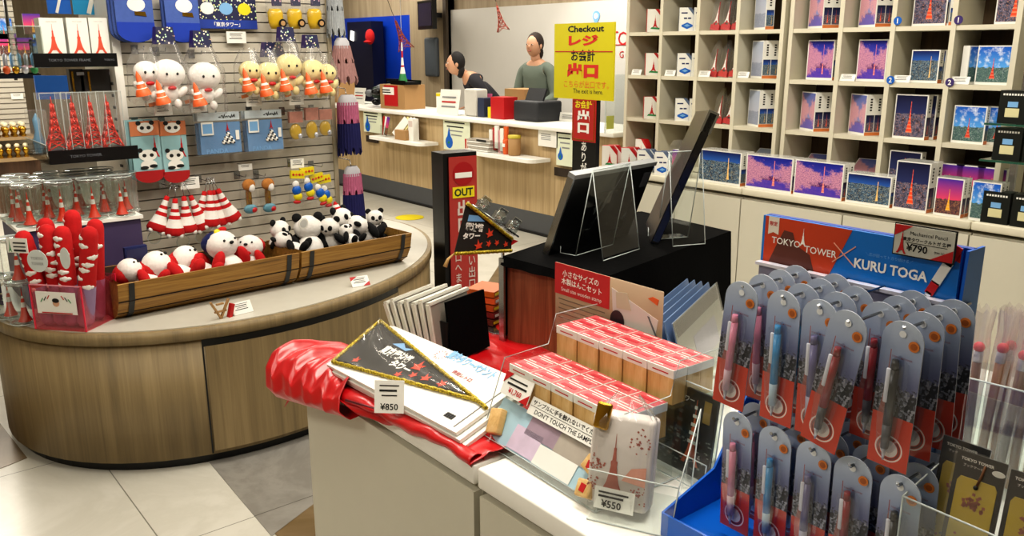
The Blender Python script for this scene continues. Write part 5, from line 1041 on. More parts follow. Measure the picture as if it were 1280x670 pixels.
# ------------------------------------------------------------------ people behind the counter
SKIN = M('skin', 'c99a7c', .55, var=.05)
def skin_mesh(verts, edges, radii, m, name, parent, sub=2, root=0):
    me = bpy.data.meshes.new(name); me.from_pydata(verts, edges, []); o = bpy.data.objects.new(name, me); COL.objects.link(o); md = o.modifiers.new('s', 'SKIN'); md.use_smooth_shade = True
    for i, r in enumerate(radii):
        sv = me.skin_vertices[0].data[i]; sv.radius = (r, r) if not isinstance(r, tuple) else r; sv.use_root = (i == root)
    s2 = o.modifiers.new('d', 'SUBSURF'); s2.levels = s2.render_levels = sub
    dg = bpy.context.evaluated_depsgraph_get(); m2 = bpy.data.meshes.new_from_object(o.evaluated_get(dg)); bpy.data.objects.remove(o); m2.materials.clear(); m2.materials.append(m); m2.name = name
    for p in m2.polygons: p.use_smooth = True
    return link(name, m2, parent)
def person(lb, loc, rz, cloth, hair, bend=0.0, apron=None, cap=None):
    t = T('person', lb, 'person', loc, rz); sb, cb = sin(bend), cos(bend)
    def B(x, up, fwd=0): # torso frame, bend forward about hip (facing -Y)
        return (x, -(up*sb)-fwd*cb, .92+up*cb-fwd*sb*0)
    V = [(0, 0, .92), B(0, .2), B(0, .42), B(0, .52), B(0, .60, .01),
         (-.1, 0, .88), (-.11, -.02, .48), (-.11, .03, .08), (-.11, -.1, .03), (.1, 0, .88), (.11, -.02, .48), (.11, .03, .08), (.11, -.1, .03),
         B(-.17, .47), B(-.23, .22, .05), B(-.14, .1, .28), B(.17, .47), B(.23, .22, .05), B(.14, .1, .28), B(-.11, .09, .36), B(.11, .09, .36)]
    E = [(0, 1), (1, 2), (2, 3), (3, 4), (0, 5), (5, 6), (6, 7), (7, 8), (0, 9), (9, 10), (10, 11), (11, 12), (3, 13), (13, 14), (14, 15), (3, 16), (16, 17), (17, 18), (15, 19), (18, 20)]
    Rr = [(.15, .1), (.14, .1), (.16, .11), (.1, .08), (.05, .05), (.09, .09), (.06, .06), (.04, .04), (.035, .03), (.09, .09), (.06, .06), (.04, .04), (.035, .03), (.06, .06), (.045, .045), (.032, .032), (.06, .06), (.045, .045), (.032, .032), (.025, .03), (.025, .03)]
    body = skin_mesh(V, E, Rr, SKIN, 'body', t)
    # clothing: slightly larger torso, sleeves and trousers
    V2 = V[:4]+[V[5], V[6], V[7], V[9], V[10], V[11], V[13], V[14], V[15], V[16], V[17], V[18]]
    skin_mesh([V[0], V[1], V[2], V[3], V[13], V[14], tuple((Vector(V[14])+(Vector(V[15])-Vector(V[14]))*.8)), V[16], V[17], tuple((Vector(V[17])+(Vector(V[18])-Vector(V[17]))*.8))], [(0, 1), (1, 2), (2, 3), (3, 4), (4, 5), (5, 6), (3, 7), (7, 8), (8, 9)], [(.17, .12), (.165, .12), (.18, .13), (.1, .09), .07, .055, .045, .07, .055, .045], cloth, 'shirt', t)
    skin_mesh([V[0], V[5], V[6], V[7], V[9], V[10], V[11]], [(0, 1), (1, 2), (2, 3), (0, 4), (4, 5), (5, 6)], [(.16, .12), .1, .075, .06, .1, .075, .06], M('trousers_black', '1c1c20', .8), 'trousers', t)
    h = MB(); hc = Vector(B(0, .72, .04)); h.ball(hc, (.075, .092, .112), SKIN, 16, 12); h.ball(hc+Vector((0, -.085, -.01)), (.013, .02, .022), SKIN, 8, 6)
    for sx in (-1, 1): h.ball(hc+Vector((sx*.077, .005, -.005)), (.012, .02, .028), SKIN, 8, 6); h.ball(hc+Vector((sx*.03, -.083, .012)), (.009, .006, .0045), PAPER, 8, 6); h.ball(hc+Vector((sx*.03, -.09, .012)), (.006, .005, .006), INK, 8, 6)
    h.ball(hc+Vector((0, -.085, -.05)), (.024, .01, .006), M('lips', 'a5564e', .5), 8, 6); h.cyl(Vector(B(0, .54)), hc-Vector((0, -.01, .06)), .05, SKIN); h.obj('head', t)
    h = MB(); h.ball(hc+Vector((0, .025, .025)), (.088, .092, .112), hair, 16, 12); h.ball(hc+Vector((0, .06, -.07)), (.07, .05, .08), hair, 12, 8); h.obj('hair', t)
    for sx, k in ((-1, 19), (1, 20)):
        c = Vector(V[k]); f_m = MB(); f_m.rbox(c+Vector((0, -.03, -.01)), (.07, .08, .025), SKIN, .011, 2)
        for q in range(4): x = sx*(-.027+.018*q); L_ = (.065, .075, .07, .055)[q]; f_m.tube([c+Vector((x, -.06, -.01)), c+Vector((x*1.05, -.06-L_*.55, -.014)), c+Vector((x*1.1, -.06-L_, -.028))], .008, SKIN, 6)
        f_m.tube([c+Vector((-sx*.03, -.01, -.01)), c+Vector((-sx*.05, -.04, -.015)), c+Vector((-sx*.048, -.065, -.02))], .009, SKIN, 6); f_m.obj('hand', t)
    return t
p = X(672, 62, 5.75); person('person in grey green clothes standing behind the counter left of the yellow board', (5.85, p.y+.08, 0), -pi/2+.3, M('grey_green_shirt', '6f7a70', .9), M('brown_hair', '2d211b', .8), .1)
p = X(612, 88, 5.6); person('person in dark jacket bending forward over the counter', (5.95, p.y+.25, 0), -pi/2-.4, M('dark_jacket', '2a2a30', .9), M('black_hair', '191616', .8), .75)
# ------------------------------------------------------------------ free standing signs
# black exit pillar with red face
t = T('exit_sign_pillar', 'black floor pillar sign with red face reading OUT in Japanese and English', 'sign', (2.585, 3.6, 0), -.12); 
fw_, fh = .17, 1.07
b = MB(); b.box((-.012, .06, fh/2+.01), (fw_+.03, .13, fh), BLACK); b.obj('pillar', t); b = MB(); b.box((0, -.013, fh/2+.005), (fw_-.005, .006, fh-.03), M('sign_red', 'b03a35', .35)); b.obj('red_face', t)
b = MB(); c_ = .985; n = 24; b.plate([(.062*cos(a*2*pi/n), c_-.015+.062*sin(a*2*pi/n)) for a in range(n)], -.019, -.0165, M('stop_red', 'a3121a', .4)); b.box((0, -.0205, c_-.022), (.1, .002, .028), PAPER); b.obj('no_entry_mark', t)
b = MB(); b.box((.0, -.018, c_-.112), (.13, .003, .058), YEL); b.obj('yellow_plate', t); text('OUT', t, (0, -.0205, c_-.112), M('out_green_black', '15301c', .5), h=.042, w=.112, bold=.03)
SL = M('sign_letter', 'd9c9c2', .5); text('出口', t, (0, -.018, .745), SL, h=.17, w=.075, vertical=True, bold=.03); text('入口へまわりくだ', t, (-.038, -.018, .38), SL, h=.46, w=.042, vertical=True, bold=.01); text('い出口です', t, (.045, -.018, .36), SL, h=.32, w=.042, vertical=True, bold=.01)
b = MB(); b.box((.0, .05, .01), (.3, .3, .02), BLACK); b.obj('base', t)
# yellow checkout board on a red banner post
bx = 3.72
a, c = X(693, 30, bx), X(768, 122, bx); yc = (a.y+c.y)/2; w = a.y-X(768, 30, bx).y; zt, zb = a.z, X(693, 122, bx).z
q0, q1 = X(717, 120, bx), X(747, 120, bx); yp = (q0.y+q1.y)/2
t = T('checkout_sign_post', 'yellow checkout board over a red and black Japanese exit banner post', 'sign', (bx, yp, 0), -pi/2); ox = -(yc-yp); wb = q0.y-q1.y
YB = M('board_yellow', 'cfc413', .4, var=.02); b = MB(); b.box((ox, -.0, (zt+zb)/2), (w, .012, zt-zb), YB); b.obj('yellow_board', t); b = MB()
zB = zb; b.box((0, .012, zB/2), (wb, .03, zB), BLACK); b.obj('post_panel', t)
zr = X(730, 177, bx).z; b = MB(); b.box((0, -.008, (zB+zr)/2), (wb-.004, .006, zB-zr-.002), M('banner_red', 'b8231e', .4)); b.box((0, -.0115, (zB+zr)/2), (wb-.02, .001, zB-zr-.018), GOLD); b.box((0, -.0125, (zB+zr)/2), (wb-.03, .001, zB-zr-.028), M('banner_red', 'b8231e', .4)); b.obj('red_banner', t)
H_ = zt-zb; text('Checkout', t, (ox+.02, -.0068, zt-H_*.075), INK, w=w*.6, h=H_*.085, bold=.03); text('レジ', t, (ox+.0, -.0068, zt-H_*.225), M('loud_red', 'd22a1a', .5), w=w*.5, h=H_*.14, bold=.05); text('お会計', t, (ox, -.0068, zt-H_*.42), INK, w=w*.4, bold=.02)
text('出口', t, (ox, -.0068, zt-H_*.62), M('loud_red', 'd22a1a'), w=w*.52, h=H_*.2, bold=.07); text('こちらが出口です。', t, (ox+.03, -.0068, zt-H_*.8), ORANGE, w=w*.75); text('The exit is here.', t, (ox+.05, -.0068, zt-H_*.89), INK, w=w*.5)
b = MB(); b.box((ox, -.0068, zt-H_*.37), (w*.96, .001, .006), RED); b.obj('rule', t)
text('お会計', t, (0, -.014, zB-.03), YEL, w=wb*.7, bold=.03); text('出口', t, (0, -.014, (zB+zr)/2-.005), WHITE2, h=(zB-zr)*.55, w=wb*.5, vertical=True, bold=.05)
text('ありがと', t, (0, -.0042, zr-.13), WHITE2, h=.26, w=.055, vertical=True, bold=.02); b = MB(); b.box((0, .01, .01), (.34, .3, .02), BLACK); b.obj('foot_plate', t)
# ------------------------------------------------------------------ front white counters
CT_Z = .85
def fcab(y0, y1, x0, dx, lb):
    t = T('white_counter', lb, 'counter', (x0, y0, 0)); L = y0-y1; b = MB(); b.box((dx/2+.012, -L/2, .43), (dx-.02, L-.008, .745), WHITE); b.obj('cabinet_body', t); b = MB(); b.box((dx/2+.03, -L/2, .03), (dx-.05, L-.01, .06), BLACK); b.obj('toe_kick', t)
    b = MB(); b.rbox((dx/2, -L/2, CT_Z-.0205), (dx, L-.004, .041), WHITE2, .004, 2); b.obj('countertop', t); b = MB(); b.box((.012, -L/2, .425), (.02, L-.012, .735), WHITE); b.obj('door', t); b = MB(); b.box((dx/2+.02, -L/2, CT_Z-.0455), (dx-.03, L-.01, .011), M('gap_shadow', '4a4438', .9)); b.obj('shadow_gap', t); return t
fcab(1.875, 1.152, .845, 1.25, 'nearer white counter carrying the red satin cloth'); fcab(1.145, -.4, .845, 1.25, 'white counter carrying the pen display')
FZ = CT_Z
# red satin cloth
SAT = M('red_satin', 'c80e18', .33, var=.1, scale=6, spec=.8, coat=.1)
out_px = [(650, 402), (520, 396), (440, 402), (400, 430), (375, 444), (366, 462), (376, 490), (400, 505), (430, 512), (462, 520), (490, 530), (525, 545), (560, 562), (592, 573)]
def cloth_pt(u, v):
    # u along the front edge, v from the front hem (0) to the back (1)
    y = 1.90-.735*u; zt = FZ+.006
    xf = .79+.055*u+.012*sin(9*u+1); xb = 1.46-.0*u
    x = xf+(xb-xf)*v; z = zt
    fold = (.006*sin(70*x+9*sin(5*y))+.004*sin(23*y+60*x)+.003*sin(150*x-31*y))
    if v < .25:
        e = 1-v/.25; z += .012*sin(pi*min(1, v/.25))+.004*sin(30*y)*e
        if x < .845: z -= min(.075, (.845-x)*1.3)*(.75+.5*sin(11*u+.6))
    z += max(0, fold)*1.1
    if u < .08: z -= (.08-u)*.9; 
    k = u if u > .92 else 0
    return (x, y-(.02*sin(8*x) if u > .9 else 0), z)
b = MB(); b.grid(cloth_pt, 90, 60, SAT)
# rolled front hem
def hem(u, v):
    a = 2*pi*v; y = 1.90-.74*u; c = Vector((.815+.045*u+.006*sin(9*u+1), y, FZ+.006-.018*(1-u)+.003*sin(17*u))); r = .012+.003*sin(19*u)+.0012*sin(61*u+v*12); return c+Vector((r*cos(a)*1.4, 0, r*sin(a)))
b.grid(hem, 90, 14, SAT)
def drape(u, v):
    # the bunched corner rolling over the far left end: cross-section rolls over the counter edge
    P = [(.98, .016), (.90, .030), (.845, .034), (.800, .022), (.775, -.010), (.768, -.050), (.790, -.078), (.83, -.066)]
    f = v*(len(P)-1); i = min(int(f), len(P)-2); f -= i; f = f*f*(3-2*f)*.5+f*.5; x = P[i][0]+(P[i+1][0]-P[i][0])*f; z = P[i][1]+(P[i+1][1]-P[i][1])*f
    y = 1.885-.30*u; e = sin(pi*min(1, v*1.2)); k = max(0, 1-u*1.15)
    z = z*(.55+.45*(1-u)) if z < 0 else z; w = .010*sin(26*u+2.2*v)+.006*sin(47*u-5*v+1)
    return (x-.02*k+.02*u+w*.5*e, y+.02*sin(5*v), FZ+z+w*e)
b.grid(drape, 60, 36, SAT)
o = b.obj('satin_cloth'); tag(o, 'crumpled red satin cloth spread over the near counter under the pennant packs', 'cloth'); sm = o.modifiers.new('solid', 'SOLIDIFY'); sm.thickness = .0015
# pennant packs
A0 = Z(408, 455, .895); D0 = Z(570, 541, .885); B0 = Z(468, 397, .95); C0 = B0+(D0-A0)
ux = (D0-A0).normalized(); vy = (B0-A0); vy = (vy-ux*vy.dot(ux)); vw = vy.length; vy.normalize(); nz = ux.cross(vy).normalized(); Lw = (D0-A0).length
if nz.z < 0: nz = -nz
def pk_uv(px, py): q = PLN(px, py, A0, nz)-A0; return q.dot(ux), q.dot(vy)
Rm = Matrix((ux, vy, nz)).transposed()
PW = 'white card pack'
GT = NT('gold_braid'); v_ = GT.coord('Object', (1, 1, 1)); nn = GT.noise(v_, 260, 2); bb = GT.bsdf(GT.ramp(nn, [(.35, '6e5a10'), (.6, 'c8b02c'), (.75, 'f2e27a')]), .4, .4); GT = GT.m
def leaf(cx, cy, r, a0=0):
    pts = []; L_ = [1, .38, .8, .36, .62, .3, .28, .3, .62, .36, .8, .38]
    for i in range(12): a = a0+pi/2+2*pi*i/12; pts.append((cx+r*L_[i]*cos(a), cy+r*L_[i]*sin(a)))
    return pts
LEAF = M('maple_orange', 'd9472a', .6)
def flat(b, pts, z0, z1, m):
    b.prism(pts, z0, z1, m)
def mk_pennant_pack(loc, lb, full):
    t = T('pennant_pack', lb, 'pennant pack', loc, Rm.to_euler(), 'pennant packs'); b = MB(); b.box((Lw/2, vw/2, -.004), (Lw, vw, .008), WHITE2); b.obj('card', t)
    b = MB(); b.box((Lw-.018, vw/2, .0006), (.003, vw*.9, .0008), M('slot_grey', '77736d')) ; b.obj('crease', t)
    if not full: return t
    P1, P2, P3 = pk_uv(416, 454), pk_uv(476, 403), pk_uv(598, 503)
    c_ = ((P1[0]+P2[0]+P3[0])/3, (P1[1]+P2[1]+P3[1])/3)
    tri = [P1, P3, P2]
    b = MB(); flat(b, tri, .0012, .003, M('pennant_black', '23201d', .7)); b.obj('pennant', t)
    b = MB()
    for a_, c2 in ((P1, P2), (P2, P3), (P3, P1)):
        n = 40; pts = []
        for i in range(n+1): f = i/n; pts.append((a_[0]+(c2[0]-a_[0])*f, a_[1]+(c2[1]-a_[1])*f, .004+random.uniform(0, .0012)))
        b.tube(pts, .0045, GT, 6, radii=[.004+.0014*(i % 2) for i in range(n+1)])
    b.obj('gold_trim', t); b = MB(); q = P3; b.tube([(q[0]-.01, q[1]+.0, .005), (q[0]+.02, q[1]-.004, .005), (q[0]+.034, q[1]-.008, .004)], .005, GT, 6); b.obj('tassel', t)
    b = MB()
    for px, py, r, a0 in ((522, 461, .026, .2), (517, 471, .016, 1), (532, 475, .019, .5), (553, 482, .018, .9), (497, 470, .015, 0), (445, 452, .016, .4)):
        c2 = pk_uv(px, py); flat(b, leaf(c2[0], c2[1], r, a0), .0032, .004, LEAF)
    b.obj('maple_leaf', t)
    c2 = pk_uv(496, 445); text('東京電波塔', t, (c2[0], c2[1], .0042), WHITE2, w=.105, h=.034, rot=(0, 0, 0), bold=.04); c2 = pk_uv(500, 459); text('タワー', t, (c2[0]+.004, c2[1], .0042), WHITE2, w=.07, h=.024, rot=(0, 0, 0), bold=.05)
    b = MB(); c2 = pk_uv(505, 435); flat(b, [(c2[0]-.035, c2[1]-.006), (c2[0]-.01, c2[1]+.01), (c2[0]+.01, c2[1]-.002), (c2[0]+.035, c2[1]+.006), (c2[0]+.02, c2[1]-.01)], .0034, .0042, SKYB); b.obj('wave_print', t)
    c2 = pk_uv(590, 456); text('東京タワーペナント', t, (c2[0], c2[1], .0012), M('print_sky', '86b6dc', .6), w=.16, h=.032, rot=(0, 0, -.05), bold=.05); c2 = pk_uv(578, 470); text('復刻レトロ', t, (c2[0], c2[1], .0012), M('print_rust', 'a85a5a', .6), w=.065, rot=(0, 0, -.05), bold=.03)
    b = MB(); c2 = pk_uv(551, 444)
    for k in range(12): a = k*pi/6; b.box((c2[0]+.014*cos(a), c2[1]+.014*sin(a), .001), (.006, .0015, .0004), M('print_rust', 'a85a5a'), rot=(0, 0, a))
    c2 = pk_uv(562, 520)
    for k in range(12): b.box((c2[0]-.012+.0022*k, c2[1], .001), (.001+.0006*(k % 3), .014, .0004), INK)
    b.obj('card_print', t)
    b = MB()
    def film(u, v): p = (P1[0]*(1-u)+P3[0]*u, P1[1]*(1-u)+P3[1]*u); x = p[0]*(1-v)+P2[0]*v; y = p[1]*(1-v)+P2[1]*v; return (x, y, .009+.004*sin(17*u+11*v)+.003*sin(40*u*v+9*u))
    b.grid(film, 26, 22, FILM); b.obj('clear_film', t); return t
n3 = Vector(nz)
mk_pennant_pack(A0, 'topmost white card pack holding a black gold trimmed triangular pennant', True)
mk_pennant_pack(A0-n3*.0105+ux*.012-vy*.004, 'second white pennant pack in the stack under the top one', False); mk_pennant_pack(A0-n3*.021+ux*.022-vy*.002, 'lowest white pennant pack in the stack on the red cloth', False)
t = T('pack_prop', 'white support block tucked under the pennant packs', 'block', (A0.x+.12, A0.y-.2, FZ+.018), 0); b = MB(); b.box((0, 0, .012), (.1, .3, .024), PAPER); b.obj('block', t)
p = Z(487, 514, .872); t = ptag((p.x-.006, p.y-.008, .872), -.75, .062, .068, 'white price card standing before the pennant pack', tilt=-.25, lines=2, price='¥850'); b = MB(); b.tube([(-.1, .03, .02), (-.02, .012, .004), (.1, .015, .012), (.135, .005, -.008)], .0028, M('maroon_wire', '6e1420', .4), 6); b.obj('wire_foot', t)
# folder stand with pennant packets
pf = Z(545, 432, .862); t = T('packet_stand', 'black upright stand holding clear packets of goods', 'stand', (1.10, 1.60, FZ+.012), .24); 
W_ = .145; Hs = .15; b = MB(); b.box((.075, 0, Hs/2), (W_, .006, Hs), MATT, rot=(-.12, 0, 0)); b.box((.075, .12, .003), (W_, .26, .005), BLACK); b.box((.002, .1, .05), (.004, .2, .1), BLACK); b.obj('black_panel', t)
for k in range(7):
    tt = T('clear_packet', ('nearest', 'second', 'third', 'fourth', 'fifth', 'sixth', 'farthest')[k]+' clear edged packet leaning in the black stand', 'packet', t.matrix_basis @ Vector((.05-.006*k, .018+.013*k, .008)), (-.12-.035*k, -.05, .24), 'clear packets in the black stand'); w = .135; h = .138+.006*(k % 2)
    b = MB(); b.box((0, 0, h/2), (w, .006, h), M('packet_card', '9d968a', .5)); b.obj('card', tt); b = MB(); b.box((0, 0, h/2), (w+.012, .012, h+.012), FILM); b.box((0, 0, h+.006), (w+.012, .011, .008), M('film_edge', 'dcd9cd', .25)); b.box((-w/2-.006, 0, h/2), (.006, .011, h+.01), M('film_edge', 'dcd9cd')); b.obj('film', tt)
    if k in (2, 3): b = MB(); b.plate([(.02, .03), (.09, .08), (.02, .13)], -.0045, -.0035, LEAF); b.obj('print', tt)
# clip stand with hanging pennant
c0 = Z(629, 424, FZ+.01); yy = 1.72; m0 = Y(629, 424, yy)
t = T('pennant_clip_stand', 'thin metal pole stand with clear clips holding up a pennant', 'stand', (m0.x, yy, FZ+.004)); top = Y(629, 318, yy)
b = MB(); b.cyl((0, 0, 0), (0, 0, top.z+.05-FZ), .0045, STEEL); b.obj('pole', t); b = MB(); b.cyl((0, 0, 0), (0, 0, .006), .045, STEEL, seg=20); b.obj('base', t)
a, c = Y(590, 256, yy+.01)-t.location, Y(648, 296, yy+.01)-t.location
b = MB(); b.tube([a, c], .003, STEEL, 6); b.obj('clip_bar', t)
CLIP = clear('clip_clear', 'eef2f2', .3, .08, edge=.6)
for f in (.2, .55, .85):
    q = Vector(a)+(Vector(c)-Vector(a))*f; b = MB(); b.box(q+Vector((0, 0, .012)), (.03, .02, .03), CLIP, rot=(.3, .5, 0)); b.box(q+Vector((.006, -.012, .03)), (.028, .006, .02), CLIP, rot=(.5, .6, 0)); b.cyl(q+Vector((-.01, -.012, .02)), q+Vector((-.01, -.03, .03)), .011, CLIP, seg=10); b.obj('clip', t)
yp = yy-.012
V4 = [Y(583, 254, yp), Y(640, 299, yp), Y(639, 313, yp), Y(568, 317, yp)]; o_ = V4[0].copy()
t = T('hanging_pennant', 'black gold fringed pennant with red maple leaves hanging from clips', 'pennant', o_, 0); pl = [(v.x-o_.x, v.z-o_.z) for v in V4]
b = MB(); b.plate(pl[::-1], 0, .002, M('pennant_black', '23201d')); b.obj('cloth', t); b = MB()
for a_, c2 in ((pl[0], pl[1]), (pl[2], pl[3])): 
    n = 26; b.tube([(a_[0]+(c2[0]-a_[0])*i/n, -.002+random.uniform(-.001, .001), a_[1]+(c2[1]-a_[1])*i/n) for i in range(n+1)], .004, GT, 6, radii=[.0045+.0012*(i % 2) for i in range(n+1)])
b.tube([(pl[3][0], 0, pl[3][1]), (pl[3][0]-.02, 0, pl[3][1]-.012), (pl[3][0]-.03, 0, pl[3][1]-.03)], .004, M('tan_cord', 'b3905a', .7), 6, radii=[.002, .004, .006]); b.obj('tassel', t)
def pq(px, py): q = Y(px, py, yp)-o_; return q.x, q.z
b = MB()
for px, py, r, a0 in ((612, 293, .018, .2), (611, 305, .013, .8), (598, 308, .019, .1), (621, 304, .012, .5), (632, 306, .012, .2)): c2 = pq(px, py); b.plate(leaf(c2[0], c2[1], r, a0), -.0018, -.0008, LEAF)
c2 = pq(643, 302); b.plate([(c2[0]-.012, c2[1]-.008), (c2[0]+.012, c2[1]), (c2[0]-.008, c2[1]+.008)], -.002, -.001, RED); b.obj('maple_leaf', t)
c2 = pq(593, 284); text('電波塔', t, (c2[0], -.0016, c2[1]), WHITE2, w=.058, h=.022, bold=.05, rot=(pi/2, .22, 0)); c2 = pq(587, 295); text('タワー', t, (c2[0]+.005, -.0016, c2[1]), WHITE2, w=.055, h=.017, bold=.05, rot=(pi/2, .12, 0))
b = MB(); c2 = pq(594, 273); b.plate([(c2[0]-.025, c2[1]-.004), (c2[0]+.03, c2[1]-.012), (c2[0]+.01, c2[1]+.006), (c2[0]-.02, c2[1]+.012)], -.0016, -.0008, SKYB); b.obj('wave_print', t)
# orange snack packs beside the crate
for k in range(5):
    p = Z(614, 412-9*k, FZ+.02+.022*k); t = T('orange_pack', ('lowest', 'second lowest', 'middle', 'second highest', 'topmost')[k]+' orange and brown snack pack beside the metal pole', 'snack pack', (1.385+.004*(k % 2), 1.80+.003*k, FZ+.02+.0195*k), .05*k+.2, 'orange snack packs in a pile'); b = MB(); b.box((0, 0, 0), (.09, .09, .016), (M('pack_brown', '5f2616', .5), M('pack_maroon', '7a1d1a', .5), M('pack_rust', 'b4511c', .4), ORANGE, M('pack_orange_dark', 'c9641a', .4))[k]); b.obj('packet', t)
    b = MB(); b.box((0, -.0455, 0), (.08, .001, .007), PAPER if k % 2 else YEL); b.obj('print', t)
# wooden crate and black cloth
cA, cB, cC = Z(632, 322, 1.08), Z(746, 352, 1.08), Z(911, 291, 1.08); cD = Z(800, 266, 1.08)
t = T('wooden_board_block', 'red brown wooden block carrying the black cloth and easels', 'block', (cA.x, cA.y, FZ)); h = 1.08-FZ
P4 = [(v.x-cA.x, v.y-cA.y) for v in (cA, cB, cC, cD)]
def inset(P, k): cx, cy_ = sum(p[0] for p in P)/4, sum(p[1] for p in P)/4; return [(cx+(p[0]-cx)*k, cy_+(p[1]-cy_)*k) for p in P]
b = MB(); b.prism(inset(P4, .985), 0.001, h-.002, REDWOOD); b.obj('block_body', t); b = MB(); b.box((-.012, -.0, h/2), (.006, .02, h), STEEL); b.obj('metal_edge', t)
b = MB(); P5 = inset(P4, 1.01); zt = h+.004; n = 12
b.prism(P5, h-.001, zt, MATT)
# front skirt towards the right with slight waves, and short lip at left
def skirt(A_, B_, drop, wave):
    def f(u, v): x = A_[0]+(B_[0]-A_[0])*u; y = A_[1]+(B_[1]-A_[1])*u; nx, ny = (B_[1]-A_[1]), -(B_[0]-A_[0]); l_ = hypot(nx, ny); k = (.004+.010*v+.004*sin(20*u)*v); return (x+nx/l_*k*-1*wave, y+ny/l_*k*-1*wave, zt-drop*v*(1+.05*sin(9*u)))
    b.grid(f, 24, 8, MATT)
skirt(P5[1], P5[2], h-.01, -1); skirt(P5[2], P5[3], h-.01, -1); skirt(P5[0], P5[1], .02, -1); skirt(P5[3], P5[0], h-.01, -1)
o = b.obj('black_cloth'); o.location = t.location; tag(o, 'black felt cloth draped over the wooden block', 'cloth')
# picture frame A on its easel
BZ = 1.0845
a1, a2_ = Z(683, 320, BZ), Z(792, 292, BZ)
def slab(name, P, th, m, parent, front=None, frame=None):
    """board through four world corners P (bl, br, tr, tl)"""
    pass
fl = Vector((1.4134, 1.5974, BZ)); phi, lean, Wf, Hf = .132, -.372, .348, .224
wv = Vector((cos(phi), sin(phi), 0)); hv = Vector((-sin(phi), cos(phi), 0))*sin(lean)+Vector((0, 0, cos(lean))); nn = hv.cross(wv).normalized(); Rf = Matrix((wv, nn, hv)).transposed()
if Rf.determinant() < 0: nn = -nn; Rf = Matrix((wv, nn, hv)).transposed()
t = T('dark_picture_frame', 'large black picture frame seen from behind leaning on a clear easel', 'picture frame', fl, Rf.to_euler()); b = MB(); b.box((Wf/2, 0, Hf/2), (Wf, .016, Hf), BLACK); b.obj('back_board', t); b = MB(); b.box((-.003, 0, Hf/2), (.006, .02, Hf), STEEL); b.box((Wf/2, 0, Hf+.006), (Wf+.01, .022, .012), M('frame_top_grey', '8a8c8c', .3)); b.obj('metal_edge', t)
b = MB(); b.box((Wf*.93, -.0095, Hf*.82), (Wf*.09, .001, Hf*.2), M('label_dark_grey', '4a4b50', .5)); b.obj('small_label', t); b = MB(); b.box((Wf*.6, -.0088, Hf*.45), (Wf*.5, .001, Hf*.6), M('dim_photo', '14100e', .15, var=.3, scale=8, coat=1)); b.obj('glossy_pane', t)
# clear easels: two sheets meeting in a ridge
def easel(p0, w, d, h, rz, lb, z=BZ):
    t = T('clear_easel', lb, 'easel', (p0[0], p0[1], z), rz); b = MB(); m = d*.45
    b.face([(0, 0, 0), (w, 0, 0), (w, m, h), (0, m, h)], ACR); b.face([(0, d, 0), (w, d, 0), (w, m, h), (0, m, h)], ACR); b.face([(0, d, 0), (w, d, 0), (w, d+.05, .0), (0, d+.05, .0)], ACR); b.obj('panels', t)
    b = MB(); r = .0014
    for P in ([(0, 0, 0), (0, m, h)], [(w, 0, 0), (w, m, h)], [(0, d, 0), (0, m, h)], [(w, d, 0), (w, m, h)], [(0, m, h), (w, m, h)], [(0, 0, 0), (w, 0, 0)], [(0, d, 0), (0, d+.05, 0), (0, d+.05, .025)], [(0, d, 0), (w, d, 0)]): b.tube(P, r, EDGE, 5)
    b.obj('edges', t); return t
easel((1.478, 1.455), .17, .085, .225, .18, 'clear easel standing before the black picture frame')
pe = Z(850, 306, BZ); easel((pe.x-.03, pe.y), .10, .09, .25, -.35, 'clear easel propping the steep dark panel')
# steep dark panel B seen nearly edge on
pb = Z(818, 305, BZ); bx_ = Vector((pb.x, pb.y, BZ)); dirv = ray(818, 305); dh = Vector((dirv.x, dirv.y, 0)).normalized(); side = Vector((dh.y, -dh.x, 0))
hd = (dh*.35+side*.48+Vector((0, 0, 1))).normalized()
# height so that the top reaches the sight line near (893,140)
n_ = hd.cross(dh).normalized(); q = PLN(893, 148, bx_, n_)-bx_
bd = None
for i in range(200):
    kx_ = .1+i*.005; hd_ = (side*kx_+dh*.12+Vector((0, 0, 1))).normalized()
    q_ = bx_+hd_*.385; c_ = CM.transposed() @ (q_-CO); px_ = 640+F*c_.x/-c_.z; e = abs(px_-893)
    if bd is None or e < bd[0]: bd = (e, hd_, 335-F*c_.y/-c_.z)
hd = bd[1]; print('PANEL B', bd)
wB = (dh+side*-.06).normalized(); wB = (wB-hd*wB.dot(hd)).normalized(); nB = hd.cross(wB).normalized(); RB = Matrix((wB, nB, hd)).transposed()
if RB.determinant() < 0: RB = Matrix((wB, -nB, hd)).transposed()
HB = .385
t = T('steep_dark_panel', 'thick dark glossy panel leaning steeply, seen edge on', 'picture frame', bx_, RB.to_euler()); b = MB(); b.box((.14, 0, HB/2), (.28, .022, HB), BLACK); b.obj('panel_body', t); b = MB(); b.box((-.002, -.0, HB/2), (.004, .018, HB*.97), M('panel_edge_sheen', '23211e', .12, var=.4, scale=20, spec=1)); b.obj('edge_strip', t); b = MB(); b.box((-.001, 0, HB-.03), (.006, .03, .06), M('panel_tip_grey', '5a574c', .3)); b.obj('corner_cap', t)
# ------------------------------------------------------------------ wooden stamp display
DX, DY = .915, 1.225   # front left foot
t = T('stamp_display_stand', 'clear two tier acrylic stand for boxed wooden stamps', 'display stand', (DX, DY, FZ+.003), -pi/2-.04); W_ = .335
